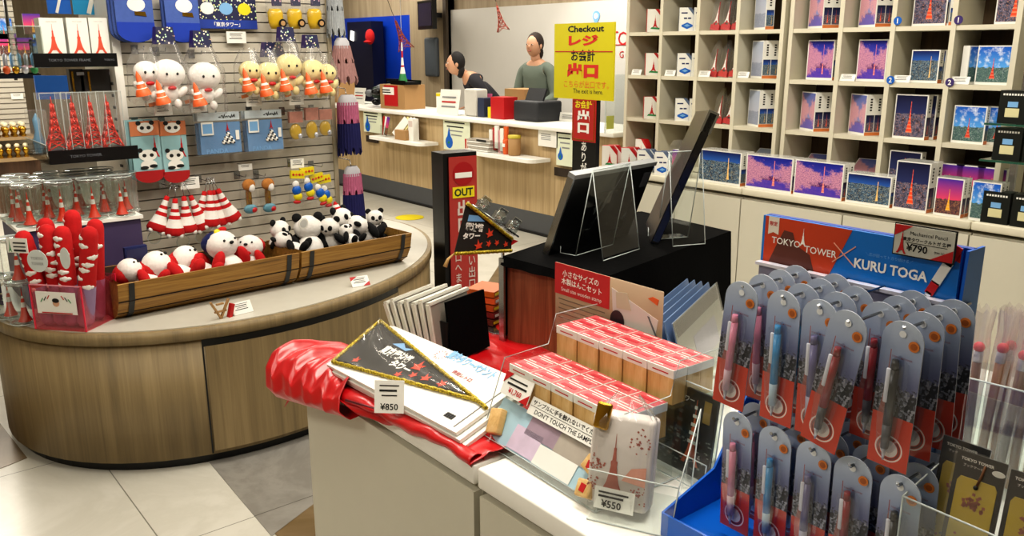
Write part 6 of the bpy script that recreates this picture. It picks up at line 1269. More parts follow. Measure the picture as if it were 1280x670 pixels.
# local: x runs right (world -Y), -y is towards the viewer side (world -X), so depth is +y
b = MB()
b.box((W_/2, .0, .008), (W_, .003, .016), ACR); b.box((W_/2, .122, .080), (W_, .118, .003), ACR); b.box((W_/2, .063, .04), (W_, .003, .08), ACR)
b.box((W_/2, .183, .07), (W_, .003, .135), ACR); b.box((W_/2, .243, .1355), (W_, .118, .003), ACR); b.box((W_/2, .303, .1), (W_, .003, .2), ACR)
for x in (0, W_): b.face([(x, 0, 0), (x, .303, 0), (x, .303, .225), (x, .19, .225), (x, .17, .165), (x, .06, .160)], ACR)
b.obj('acrylic_tiers', t); b = MB()
for x in (0, W_): b.tube([(x, 0, 0), (x, .06, .16), (x, .17, .165), (x, .19, .225), (x, .303, .225)], .0011, EDGE, 5); b.tube([(x, 0, 0), (x, .303, 0)], .0013, EDGE, 5)
b.tube([(0, 0, 0), (W_, 0, 0)], .0014, EDGE, 5); b.tube([(0, 0, .016), (W_, 0, .016)], .001, EDGE, 5); b.obj('edges', t)
# sloping sample board
b = MB(); sb_ = [(0.004, .004, .012), (W_-.004, .004, .012), (W_-.004, .056, .078), (.004, .056, .078)]; b.face(sb_, M('sample_blue', 'a9c8d6', .5)); b.obj('sample_board', t)
def onb(u, v, k=.0015): return Vector((.004+(W_-.008)*u, .004+.052*v-k*.79, .012+.066*v+k*.62))
b = MB()
for u0, u1, v0, v1, m in ((.22, .46, .05, .62, M('lilac_sheet', 'd8c6dc', .5, var=.15, scale=30)), (.30, .56, .5, .98, M('mauve_sheet', 'ae98a8', .5, var=.2, scale=20)), (.46, .78, .03, .48, M('pale_sheet', 'e4e6e0', .5)), (.56, .84, .48, .95, M('sand_sheet', 'b9b0a4', .5, var=.2, scale=20))):
    b.face([onb(u0, v0), onb(u1, v0), onb(u1, v1), onb(u0, v1)], m)
b.obj('sample_sheets', t)
for k, (u, v, rz) in enumerate(((.08, .42, .3), (.9, .62, -.3), (.93, .16, .2))):
    c_ = t.matrix_basis @ onb(u, v, .011); tt = T('wooden_stamp', ('tall pale wooden stamp at the left of the sample board', 'wooden stamp at the upper right of the sample board', 'wooden stamp with printed face at the lower right of the sample board')[k], 'stamp', c_, (1.0, 0, -pi/2-.04)); b = MB(); s_ = ((.03, .05, .02), (.035, .028, .022), (.032, .03, .022))[k]; b.rbox((0, 0, 0), s_, PINEST, .003, 2, rot=(0, 0, rz)); b.obj('block', tt)
    if k: b = MB(); b.box((0, 0, .0115), (.012, .014, .001), RED); b.obj('stamp_print', tt)
# label strips
tl_ = T('sample_notice_strip', 'long white strip reading DONT TOUCH THE SAMPLE in two languages on the stamp stand', 'label', t.matrix_basis @ Vector((W_*.57, .052, .085)), (-.55, 0, -pi/2-.04)); b = MB(); b.box((0, 0, .008), (W_*.62, .002, .034), PAPER); b.obj('strip', tl_); text('サンプルに手を触れないでください', tl_, (0, -.0014, .016), INK, w=W_*.58, h=.010, bold=.02); text("DON'T TOUCH THE SAMPLE", tl_, (0, -.0014, .0), INK, w=W_*.5, h=.009, bold=.01); b = MB(); b.box((0, -.0014, .0082), (W_*.6, .0004, .0008), INK); b.obj('rule', tl_)
tl_ = T('red_edged_price_card', 'white price card with red corners on the left of the stamp stand', 'price tag', t.matrix_basis @ Vector((.045, .05, .098)), (-.45, 0, -pi/2-.04)); b = MB(); b.box((0, 0, .015), (.085, .002, .045), PAPER); b.obj('card', tl_); b = MB(); b.plate([(-.0425, .0375), (-.0425, .015), (-.02, .0375)], -.0024, -.0014, RED); b.plate([(.0425, -.0075), (.0425, .012), (.018, -.0075)], -.0024, -.0014, RED); b.box((0, -.0014, .027), (.055, .0006, .003), INK); b.box((0, -.0014, .017), (.06, .0006, .004), INK); b.obj('print', tl_); text('¥1,760', tl_, (0, -.002, .004), RED, w=.04, bold=.02)
# boxes
def mk_stamp(wd=.0625, dp=.0355, hh=.065):
    b = MB(); b.box((0, 0, hh*.38), (wd*.96, dp*.96, hh*.76), PINEST); b.box((0, 0, hh*.88), (wd, dp, hh*.24), PAPER); b.box((0, .001, hh+.0002), (wd*.97, dp*.92, .0006), M('stamp_top_rose', 'd45f63', .45, var=.25, scale=150)); b.box((0, -dp/2-.0004, hh*.87), (wd*.6, .0006, .002), RED); b.box((0, 0, hh+.0008), (wd*.6, dp*.22, .0006), M('deep_rose', 'b92c3a', .5)); b.box((-wd*.2, -dp*.28, hh+.0008), (wd*.35, dp*.05, .0006), PAPER); b.box((wd*.1, dp*.3, hh+.0008), (wd*.6, dp*.05, .0006), PAPER); o = b.obj('s'); m = o.data; bpy.data.objects.remove(o); return m
STM = mk_stamp()
ORD = ('first', 'second', 'third', 'fourth', 'fifth', 'sixth', 'seventh')
for tier, yb, zb_ in (('lower', .085, .0825), ('upper', .205, .138)):
    for r in range(3):
        for c in range(5):
            w_ = t.matrix_basis @ Vector((.036+.0645*c+random.uniform(-.0006, .0006), yb+.0365*r, zb_)); o = link('stamp_box', STM, None, w_, (0, 0, -pi/2-.04+random.uniform(-.02, .02)))
            tag(o, 'boxed wooden stamp with rose label, %s tier, %s row, %s from the left' % (tier, ('front', 'middle', 'rear')[r], ORD[c]), 'stamp box', 'boxed wooden stamps')
# header board
hx = 1.225; p0, p1 = X(695, 327, hx), X(830, 368, hx); W2 = p0.y-p1.y; zt2, zb2 = p0.z, .99; H2 = zt2-zb2
th = T('stamp_header_board', 'printed header board in red and kraft advertising small wooden stamp sets', 'sign', (hx, (p0.y+p1.y)/2, zb2), -pi/2); b = MB(); b.rbox((0, 0, H2/2), (W2, .003, H2), KRAFT, .0014, 1); b.obj('board', th); b = MB()
for sx in (-1, 1): b.box((sx*W2*.4, .002, -(zb2-FZ)/2), (.02, .002, zb2-FZ-.002), ACR)
b.obj('clear_support', th)
RB_ = M('header_red', 'c2262c', .45); b = MB(); b.box((-W2*.23, -.0022, H2*.77), (W2*.54, .001, H2*.46), RB_); b.obj('red_panel', th)
text('小さなサイズの', th, (-W2*.24, -.0032, H2*.87), WHITE2, w=W2*.36, bold=.02); text('木製はんこセット', th, (-W2*.23, -.0032, H2*.75), WHITE2, w=W2*.40, bold=.02); text('Small size wooden stamp', th, (-W2*.23, -.0032, H2*.62), WHITE2, w=W2*.4)
b = MB()
for k in range(5): b.box((-W2*.23, -.002, H2*(.47-.07*k)), (W2*(.46-.02*(k % 2)), .0006, .0022), M('print_brown_grey', '7d6a58', .6))
b.obj('small_print', th); b = MB()
b.plate([(W2*.06, H2*.86), (W2*.09, H2*.2), (W2*.42, H2*.08), (W2*.47, H2*.6)], -.0026, -.0016, M('paper_photo', 'd6cfc9', .6)); b.plate([(W2*.1, H2*.82), (W2*.11, H2*.6), (W2*.24, H2*.62), (W2*.2, H2*.85)], -.0034, -.0027, M('photo_cream', 'c9c0a8', .6)); b.plate([(W2*.12+.020*cos(a*pi/10), H2*.42+.023*sin(a*pi/10)) for a in range(20)], -.0042, -.0035, M('photo_dark_round', '33232a', .4)); b.plate([(W2*.22, H2*.38), (W2*.27, H2*.38), (W2*.30, H2*.16), (W2*.26, H2*.14)], -.0036, -.0028, M('photo_wood', 'b98a5e', .6)); b.plate([(W2*.42, H2*.9), (W2*.47, H2*.88), (W2*.46, H2*.8), (W2*.38, H2*.86)], -.0036, -.0028, ORANGE); b.plate([(W2*.38, H2*.62), (W2*.395, H2*.62), (W2*.49, H2*.3), (W2*.475, H2*.3)], -.0036, -.0028, GREY); b.obj('photo_print', th)
# ------------------------------------------------------------------ gauze pack with gold clip
gp0, gp1 = Z(738, 640, FZ+.003), Z(822, 668, FZ+.003)
e = (gp1-gp0); W3 = .105
t = T('tower_print_gauze_bag', 'clear bag of pale gauze printed with a rust tower, closed by a gold clip', 'bag', (.905, .915, FZ+.008), -pi/2+.45)
H3 = .155; b = MB(); GAU = M('gauze_white', 'ddd6d0', .8, var=.1, scale=25, bump=.2)
b.rbox((W3/2, .03, H3/2), (W3, .05, H3), GAU, .008, 2, rot=(-.22, 0, 0)); b.obj('folded_gauze', t)
def gl(x, z, k=.0): 
    q = Euler((-.22, 0, 0)).to_matrix() @ Vector((x-W3/2, -.0255-k, z-H3/2)); return q+Vector((W3/2, .03, H3/2))
b = MB(); RU = M('rust_print', 'b0604f', .7, var=.1, scale=60)
def gplate(pts, k, m): b.face([gl(x, z, k) for x, z in pts], m)
gplate([(x+.045, z+.02) for x, z in tower_clean(.048, .105)], .0008, RU); random.seed(3)
for cx, cz in ((.085, .118), (.018, .07), (.012, .03), (.09, .03)):
    for k in range(26): a, r = random.uniform(0, 6.3), random.uniform(0, .02); x, z = cx+r*cos(a), cz+r*1.1*sin(a); s_ = random.uniform(.0012, .0024); x = min(max(x, .003), W3-.003); gplate([(x-s_, z), (x, z-s_), (x+s_, z), (x, z+s_)], .0009, RU)
gplate([(.06, .05), (.1, .045), (.1, .078), (.075, .072)], .0007, M('peach_print', 'dca08c', .7)); b.obj('rust_print', t)
b = MB()
def bag3(u, v): a = 2*pi*u; k = (1-max(0, v-.8)*3.2); return (W3/2+(W3*.56)*cos(a)*(abs(cos(a))**-.35 if abs(cos(a)) > .2 else 1)*k*.9, .03+.036*sin(a)*k+v*.035-.02+.003*sin(13*u*6.28), H3*1.22*v+.003*sin(17*a))
b.grid(bag3, 40, 14, FILM); b.obj('clear_bag', t)
b = MB(); c_ = gl(.02, H3*.98, .006); b.rbox(c_, (.026, .01, .045), GOLD, .004, 3, rot=(-.22, .12, 0)); b.obj('gold_clip', t)
b = MB(); b.face([gl(.02, .0, .012), gl(.088, .0, .012), gl(.088, .036, .010), gl(.02, .036, .010)], PAPER); b.obj('price_card', t)
b = MB(); b.face([gl(.027, .027, .0125), gl(.078, .027, .0125), gl(.078, .030, .0125), gl(.027, .030, .0125)], INK); b.face([gl(.027, .020, .0125), gl(.07, .020, .0125), gl(.07, .0235, .0125), gl(.027, .0235, .0125)], INK); b.obj('price_print', t); c_ = gl(.05, .010, .0128); text('¥550', t, c_, INK, w=.034, rot=(pi/2-.22, 0, 0), bold=.02)
# its acrylic holder
t = T('clear_card_holder', 'clear angled holder around the gauze bag at the counter edge', 'acrylic holder', (.905, .90, FZ+.002), -pi/2+.45); b = MB(); b.face([(0, -.03, 0), (.14, -.03, 0), (.15, -.03, .09), (.0, -.03, .09)], ACR); b.face([(.14, -.03, 0), (.14, .1, 0), (.15, .1, .17), (.15, -.03, .09)], ACR); b.face([(0, -.03, 0), (.14, -.03, 0), (.14, .1, 0), (0, .1, 0)], ACR); b.obj('panels', t)
b = MB()
for P in ([(.14, -.03, 0), (.15, -.03, .09), (.15, .1, .17)], [(.0, -.03, 0), (.14, -.03, 0), (.14, .1, 0), (.15, .1, .17)], [(.0, -.03, .09), (.15, -.03, .09)]): b.tube(P, .0012, EDGE, 5)
b.obj('edges', t)
# ------------------------------------------------------------------ black tower card in clear holder
p0, p1 = X(835, 494, 1.13), X(903, 518, 1.13); W4 = p0.y-p1.y; pz = X(862, 604, 1.10)
t = T('black_tower_card', 'black card with red tower and white city drawing in a clear holder', 'card pack', (1.115, p0.y+.006, FZ+.012), (-.12, 0, -pi/2-.05)); H4 = .155; b = MB(); b.box((W4/2, 0, H4/2), (W4, .006, H4), M('card_black', '17181b', .35)); b.obj('card', t)
b = MB(); b.plate([(x+W4*.64, z+.02) for x, z in tower_clean(.04, .12)], -.0045, -.0035, ORANGE)
for k in range(5): z = .062+.016*k; b.box((W4*.64, -.0048, z), (.02-.0035*k, .0006, .006), PAPER)
random.seed(5)
for k in range(60): x, z = random.uniform(.004, W4-.004), random.uniform(.01, .075); b.box((x, -.0036, z), (random.uniform(.001, .008), .0006, random.uniform(.001, .004)), M('chalk_print', '9da39c', .7))
b.box((W4*.84, -.0036, H4*.8), (.016, .0006, .04), M('gold_print', 'a98a3c', .4)); b.obj('tower_print', t); text('東京タワー', t, (W4*.34, -.0042, H4*.88), WHITE2, w=W4*.5, bold=.02)
b = MB(); b.rbox((W4/2, -.008, H4*.52), (W4+.03, .003, H4*1.12), ACR, .0014, 1); b.box((W4/2, .012, H4*.5), (W4+.03, .003, H4), ACR); b.obj('clear_sleeve', t); b = MB(); x0, x1, zt = -.015, W4+.015, H4*1.08
b.tube([(x0, -.008, -.01), (x0, -.008, zt-.01), (x0+.01, -.008, zt), (x1-.01, -.008, zt), (x1, -.008, zt-.01), (x1, -.008, -.01)], .0012, EDGE, 5); b.tube([(x0-.01, -.03, .045), (x1, -.03, .045)], .0012, EDGE, 5); b.tube([(x0-.01, -.03, .045), (x0-.01, -.03, -.005), (x1, -.03, -.005), (x1, -.03, .045)], .0012, EDGE, 5); b.obj('edges', t)
# ------------------------------------------------------------------ slanted clear files
q0, q1 = X(838, 384, 1.42), X(893, 354, 1.42)
t = T('file_rack', 'clear rack propping the leaning picture files', 'rack', (1.40, 1.04, FZ+.002), .407); b = MB(); b.face([(-.06, 0, 0), (.2, 0, 0), (.2, .12, .0), (-.06, .12, 0)], ACR); b.obj('panels', t); b = MB(); b.tube([(-.06, -.02, .03), (.1, -.03, .03), (.12, .0, .05)], .0018, EDGE, 5); b.obj('edges', t)
for k in range(5):
    tt = T('picture_file', ('front pale green and lilac picture file leaning on the rack', 'second blue edged picture file behind the front one', 'third blue edged picture file in the leaning row', 'fourth blue edged picture file in the leaning row', 'rearmost blue edged picture file in the leaning row')[k], 'file', (1.395-.010*k, 1.098+.014*k, FZ+.008), (-.279, 0, .407), 'leaning picture files'); Wp, Hp = .37, .168+.002*k
    b = MB(); FP = picture('pale_file_view', ('7d8078', 'a9ad9c'), '9aa08f', ('b9bcab', 'a3a7b8'), .25, None, dens=.2, cell=14); b.box((Wp/2, 0, Hp/2), (Wp, .003, Hp), M('file_blue', '6d86ad', .35), front=FP if k == 0 else None, rot=None); b.obj('file_sheet', tt)
    if k == 0: b = MB(); b.box((Wp/2, -.004, Hp/2), (Wp+.006, .002, Hp+.006), FILM); b.obj('film', tt); b = MB(); b.box((Wp*.55, -.0024, Hp*.42), (Wp*.5, .0006, Hp*.4), M('lilac_patch', 'a3a5b3', .6, var=.1)); b.box((Wp*.5, -.0024, Hp*.88), (Wp*.94, .0006, Hp*.2), M('dark_olive_patch', '4c4f48', .5, var=.3, scale=30)); b.obj('print', tt)
# ------------------------------------------------------------------ pen display
PXB = 1.165
tl, tr = X(960, 268, PXB), X(1218, 310, PXB); WB = tl.y-tr.y; ZT = tl.z; zh = X(962, 327, PXB).z
t = T('pen_display_stand', 'blue countertop pen display with red and blue KURU TOGA header', 'display stand', (PXB, tl.y, FZ), -pi/2); Hh = ZT-FZ
# local x right (world -Y), local -y toward the aisle (world -X)
DBL = M('display_blue', '0b62c8', .3, var=.04); DB2 = M('display_deep_blue', '0a3fa0', .35)
b = MB(); b.box((WB/2, .006, Hh/2), (WB, .012, Hh), DB2); b.obj('back_board', t)
b = MB(); b.box((WB/2, -.11, .006), (WB, .235, .012), DBL); b.box((WB/2, -.226, .02), (WB, .004, .04), DBL); b.obj('tray', t)
for x, nm in ((0, 'l'), (WB, 'r')):
    b = MB(); P = [(-.226, .0), (.012, .0), (.012, Hh if nm == 'r' else Hh), (-.022, Hh if nm == 'r' else Hh-.0), (-.03, .30), (-.226, .05)]
    if nm == 'l': P = [(-.226, .0), (.012, .0), (.012, Hh), (.0, Hh), (-.012, .20), (-.10, .075), (-.226, .04)]
    else: P = [(-.226, .0), (.03, .0), (.03, Hh), (-.018, Hh), (-.03, .24), (-.226, .05)]
    for dx in (-.002, .002): b.face([(x+dx, y, z) for y, z in P], DBL if nm == 'l' else M('display_steel_blue', '4f78ad', .35))
    for (y, z), (y2, z2) in zip(P, P[1:]+P[:1]): b.face([(x-.002, y, z), (x+.002, y, z), (x+.002, y2, z2), (x-.002, y2, z2)], DBL)
    b.obj('side_panel', t)
hz0 = zh-FZ
b = MB(); b.box((WB*.48, -.006, (Hh+hz0)/2), (WB*.97, .006, Hh-hz0), M('header_blue', '1173c6', .3)); b.obj('header', t)
HH = Hh-hz0; b = MB(); ym = -.0096
b.face([(0.003, ym, hz0), (WB*.375, ym, hz0), (WB*.475, ym, Hh), (.003, ym, Hh)], M('header_red_orange', 'c14322', .35))
b.face([(.04*WB, ym-.0004, hz0), (WB*.30, ym-.0004, hz0), (WB*.27, ym-.0004, hz0+HH*.35), (WB*.19, ym-.0004, hz0+HH*.5), (WB*.17, ym-.0004, hz0+HH*.74), (WB*.12, ym-.0004, hz0+HH*.76), (WB*.09, ym-.0004, hz0+HH*.5)], M('header_brown_shape', '5e2f27', .4))
b.face([(WB*.03, ym-.0008, Hh), (WB*.09, ym-.0008, Hh), (WB*.09, ym-.0008, Hh-HH*.36), (WB*.06, ym-.0008, Hh-HH*.32), (WB*.03, ym-.0008, Hh-HH*.38)], M('badge_pale', 'ddd6c8', .5)); b.obj('header_print', t)
text('限定', t, (WB*.06, ym-.0014, Hh-HH*.14), RED, w=WB*.045, bold=.02)
text('TOKYO', t, (WB*.135, ym-.001, hz0+HH*.52), PAPER, w=WB*.16, bold=.01); text('TOWER', t, (WB*.325, ym-.001, hz0+HH*.46), PAPER, w=WB*.17, bold=.01); b = MB(); b.plate([(x+WB*.228, z+hz0+HH*.5) for x, z in tower_clean(.012, .028)], ym-.001, ym-.0004, PAPER)
cx, cz = WB*.445, hz0+HH*.5
for sg in (-1, 1): b.box((cx, ym-.001, cz), (.046, .0006, .0016), M('line_beige', 'e3a58a', .5), rot=(0, sg*.7, 0))
b.obj('cross_print', t); text('KURU TOGA', t, (WB*.67, ym-.001, hz0+HH*.38), PAPER, w=WB*.34, h=HH*.2, bold=.03); text('＼芯が回ってトガり続ける／', t, (WB*.66, ym-.001, hz0+HH*.6), SKYB, w=WB*.22)
# printed mechanical pencil and corner of the header
pn = T('x', '', '') if False else None
b = MB(); Rp = Euler((0, .42, 0)); c_ = Vector((WB*.90, -.012, hz0+HH*.52))
for z0, w_, h_, m in ((.028, .012, .03, RED), (.0, .013, .036, PAPER), (-.026, .012, .02, RED), (-.04, .008, .014, SILVER), (-.05, .003, .01, INK)): q = Rp.to_matrix() @ Vector((0, 0, z0)); b.box(c_+q, (w_, .002, h_), m, rot=(0, .42, 0))
b.face([(WB*.93, ym-.0006, Hh), (WB*.965, ym-.0006, Hh), (WB*.965, ym-.0006, Hh-.02), (WB*.90, ym-.0006, Hh-.012)], RED); b.obj('pencil_print', t)
LAV = M('lavender_strip', '8f8fa6', .4, .2); b = MB(); b.box((WB*.48, -.014, hz0-.024), (WB*.94, .01, .046), LAV); b.box((WB*.48, -.020, hz0+.001), (WB*.955, .014, .005), M('strip_bright', 'e6e6f4', .2, .3)); b.obj('hook_rail', t)
b = MB(); b.box((WB*.48, -.01, .21), (WB*.94, .008, .03), LAV); b.obj('hook_rail', t)
# price card on the header
pc0, pc1 = X(1122, 279, PXB-.02), X(1197, 320, PXB-.02); w5 = pc0.y-X(1197, 290, PXB-.02).y; h5 = pc0.z-X(1122, 316, PXB-.02).z
tc = T('pencil_price_card', 'white price card reading Mechanical Pencil and 790 yen clipped on the blue header', 'price tag', (PXB-.022, pc0.y-w5/2, pc0.z-h5/2), -pi/2); b = MB(); b.box((0, 0, 0), (w5+.004, .001, h5+.004), BLACK); b.box((0, -.001, 0), (w5, .002, h5), M('card_grey_white', 'c9c9bd', .5)); b.obj('card', tc)
text('Mechanical Pencil', tc, (.006, -.0026, h5*.26), INK, w=w5*.62); text('東京タワークルトガ 各種', tc, (.004, -.0026, h5*.05), INK, w=w5*.8, bold=.02); text('¥790', tc, (-.008, -.0026, -h5*.22), INK, w=w5*.36, bold=.02); text('(tax in)', tc, (w5*.28, -.0026, -h5*.25), INK, w=w5*.16)
b = MB(); b.plate([(-w5/2, h5/2), (-w5/2, h5*.12), (-w5*.2, h5/2)], -.0028, -.0022, RED); b.plate([(w5/2, -h5/2), (w5/2, -h5*.1), (w5*.14, -h5/2)], -.0028, -.0022, RED); b.plate([(x-w5*.36, z-h5*.46) for x, z in tower_clean(.014, .036)], -.0034, -.0028, RED); b.box((.004, -.0026, -h5*.06), (w5*.7, .0004, .0006), INK); b.obj('print', tc)
# --- pen cards
def cardmat():
    t = NT('pen_card_print'); tc = t.n('TexCoord'); sp = t.n('SeparateXYZ'); t.l(tc.outputs['UV'], sp.inputs[0]); u, v = sp.outputs[0], sp.outputs[1]
    mp = t.n('Mapping'); mp.inputs['Scale'].default_value = (1, 3.6, 1); t.l(tc.outputs['UV'], mp.inputs[0]); nz = t.noise(mp.outputs[0], 16, 4, .7)
    vo = t.n('TexVoronoi'); t.l(mp.outputs[0], vo.inputs['Vector']); vo.inputs['Scale'].default_value = 16; sc = t.n('SeparateColor'); t.l(vo.outputs['Color'], sc.inputs[0])
    sky = t.ramp(v, [(.42, '45425f'), (.6, '6a6f96'), (.78, '9fadca'), (1, 'c2cddd')]); city = t.mix(t.math('GREATER_THAN', sc.outputs[0], .55), '1d1e28', t.mix(sc.outputs[1], '4a4d5c', 'a7a9b4'))
    h = t.math('ADD', t.math('MULTIPLY', nz, .26), .42); c = t.mix(t.math('LESS_THAN', v, h), sky, city)
    # small tower at the left
    hh = t.math('DIVIDE', t.math('SUBTRACT', .8, v), .45, clamp=True); w = t.math('ADD', t.math('MULTIPLY', t.math('POWER', hh, 2.2), .12), .012); d = t.math('ABSOLUTE', t.math('SUBTRACT', u, .26)); m = t.math('MULTIPLY', t.math('LESS_THAN', d, w), t.math('LESS_THAN', v, .8)); c = t.mix(t.math('MULTIPLY', m, .85), c, 'a04436')
    c = t.mix(t.math('LESS_THAN', v, .36), c, 'c93a1c')
    # ring emblem
    du = t.math('MULTIPLY', t.math('SUBTRACT', u, .5), .054); dv = t.math('MULTIPLY', t.math('SUBTRACT', v, .13), .2); r = t.math('SQRT', t.math('ADD', t.math('MULTIPLY', du, du), t.math('MULTIPLY', dv, dv)))
    def ring(r0, r1): return t.math('MULTIPLY', t.math('GREATER_THAN', r, r0), t.math('LESS_THAN', r, r1))
    c = t.mix(ring(.0165, .0185), c, 'f0dcd4'); c = t.mix(ring(.0128, .0155), c, '7a2a20'); c = t.mix(t.math('LESS_THAN', r, .0118), c, 'e4dcd6')
    t.bsdf(c, .4); return t.m
CARD = cardmat(); CBK = M('card_back_grey', 'a4a9b4', .5); OST = M('orange_sticker', 'd4803a', .45); OS2 = M('sticker_ring', 'a85a22', .5)
def card_outline(w, h, r=None):
    r = r or w/2; n = 12; return [(-w/2, -h), (w/2, -h)] + [(r*cos(a*pi/n), -r+r*sin(a*pi/n)) for a in range(n+1)]
CWt, CHt = .053, .198
PBL = clear('pen_blister', 'f6f8fb', .07, .05, edge=.7)
def mk_pen(col, tip, lb):
    """origin at the hanging hole, .018 below the card top"""
    t = T('pen_pack', lb, 'pen pack', (0, 0, 0), 0, 'hanging pen packs'); up = .016
    b = MB(); b.plate([(x, z+up) for x, z in card_outline(CWt, CHt)], -.0008, .0008, CBK, front=CARD); b.obj('card', t)
    b = MB(); 
    o = card_outline(CWt*.96, CHt*.97); 
    bw = .019; P = [(-bw/2+.0, -CHt+.028+up), (bw/2, -CHt+.028+up), (bw/2+.004, -.11), (bw/2+.003, -.038), (0, -.028), (-bw/2-.003, -.038), (-bw/2-.004, -.11)]
    b.plate(P, -.015, -.001, PBL); b.face([(x, -.0022, z+up) for x, z in card_outline(CWt*1.02, CHt*1.01)], BLISTER, uv=[(0, 0)]*15); b.obj('blister', t)
    x0 = -.002
    b = MB(); z = -.045; b.cyl((x0, -.008, z), (x0, -.008, z-.075), .0056, col, seg=10); b.cyl((x0, -.008, z-.075), (x0, -.008, z-.108), .0058, tip, .005, seg=10); b.cyl((x0, -.008, z-.108), (x0, -.008, z-.125), .0036, SILVER, .0012, seg=10); b.obj('barrel', t)
    b = MB(); b.cyl((x0, -.008, z+.012), (x0, -.008, z), .0042, col, .005, seg=8); b.obj('push_button', t); b = MB(); b.rbox((x0-.0045, -.0125, z-.022), (.0058, .003, .046), M('clip_white', 'dcdce4', .3), .001, 1); b.obj('clip', t)
    b = MB(); b.plate([(.0155+.0068*cos(a*pi/8), -.012+.0068*sin(a*pi/8)) for a in range(16)], -.0032, -.0024, OST); b.plate([(.0155+.0042*cos(a*pi/8), -.012+.0042*sin(a*pi/8)) for a in range(16)], -.0036, -.0032, OS2); b.obj('sticker', t)
    text('TOKYO▲TOWER', t, (.003, -.0027, -.031), M('letter_dull_red', '8c3e3e', .5), w=.026); text('KURU TOGA', t, (.018, -.0027, -.145), PAPER, w=.003, h=.03, vertical=True) if False else None
    b = MB(); b.plate([(.0045*cos(a*pi/6), .0045*sin(a*pi/6)) for a in range(12)], -.0028, -.0023, M('hole_bright', 'e9edf2', .2)); b.obj('hang_hole', t)
    return t
PC = {'pink': ('e08aa4', 'd9b6c0'), 'light blue': ('2f8fc6', 'b9d0de'), 'violet grey': ('6c6690', 'b3aec2'), 'red': ('8f1420', '4a4a52'), 'black': ('15161a', '55565c')}
SL_ = {'pink': ('pen_pink',), }
cols = ['pink', 'light blue', 'violet grey', 'red', 'black']
protos = {c: mk_pen(M('pen_'+c.replace(' ', '_'), PC[c][0], .3, spec=.7), M('pen_grip_'+c.replace(' ', '_'), PC[c][1], .3), 'x') for c in cols}
def gx(px, py, x): p = X(px, py, x); return p.y
DEP = ['frontmost', 'second', 'third', 'rearmost']
FX = [.99, 1.035, 1.08, 1.12]
UY = [.675, .605, .552, .492, .432]; used = set()
for tier in (0, 1):
    for c in range(5):
        col = cols[c]; y = ((.690, .625, .570, .510, .455), (.690, .625, .563, .505, .440))[tier][c]; zh_ = 1.268 if tier == 0 else 1.064
        tp_ = T if False else None
        # hook belongs to the stand
        b = MB(); l0 = Vector((tl.y-y, 0, zh_-FZ)); b.tube([l0, l0+Vector((0, -.178-(.032 if c == 3 and tier == 0 else 0), .001)), l0+Vector((0, -.182-(.032 if c == 3 and tier == 0 else 0), .006))], .0022, STEEL, 6); b.obj('hook', t)
        for d in range(4):
            x = FX[d]+(.006 if tier else 0); lean = (-.02, .0, .02, .0, -.01)[c]+random.uniform(-.02, .02); yaw = random.uniform(-.06, .06)
            if d == 0 and tier == 0: lean = (.09, .02, .0, .17, .03)[c]; x = (.985, .99, .99, .955, .985)[c]
            if tier == 0 and c == 2 and d == 3: continue
            lb = '%s pen pack, %s row of the display, %s' % (col, ('upper', 'lower')[tier], DEP[d]+' on its hook')
            key = col; src = protos[col]; zz = zh_-(.002 if d else .004)
            if d == 0 and c == 3 and tier == 0: zz += .006
            rot = (radians(2), lean, -pi/2+yaw)
            if key not in used: used.add(key); src.location = (x, y, zz); src.rotation_euler = rot; src['label'] = lb
            else: dup(src, (x, y, zz), rot, lb)
# ------------------------------------------------------------------ clear bin of yellow bookmarks at the lower right
bb = X(1148, 610, 1.0)
t = T('clear_bookmark_bin', 'clear acrylic bin of yellow tower bookmarks at the lower right corner', 'bin', (.985, .432, FZ+.003), -pi/2-.05); Wb, Db, Hb_ = .26, .13, .24
b = MB(); 
for c, s_ in (((Wb/2, 0, Hb_*.42), (Wb, .003, Hb_*.84)), ((Wb/2, Db, Hb_*.65), (Wb, .003, Hb_*1.3)), ((0, Db/2, Hb_*.42), (.003, Db, Hb_*.84)), ((Wb*.5, Db/2, Hb_*.4), (.003, Db, Hb_*.8)), ((Wb, Db/2, Hb_*.5), (.003, Db, Hb_)), ((Wb/2, Db/2, .002), (Wb, Db, .003))): b.box(c, s_, ACR)
b.obj('walls', t); b = MB(); z = Hb_*.84
for P in ([(0, 0, z), (Wb, 0, z)], [(0, 0, 0), (0, 0, z)], [(0, 0, z), (0, Db, z+.03)], [(Wb*.5, 0, z*.95), (Wb*.5, Db, z)], [(Wb*.5, 0, 0), (Wb*.5, 0, z)]): b.tube(P, .0013, EDGE, 5)
b.obj('edges', t)
YC = M('bookmark_yellow', 'd3b83c', .45, var=.05); ROSE = M('rose_blossom', 'c9785e', .6, var=.3, scale=200)
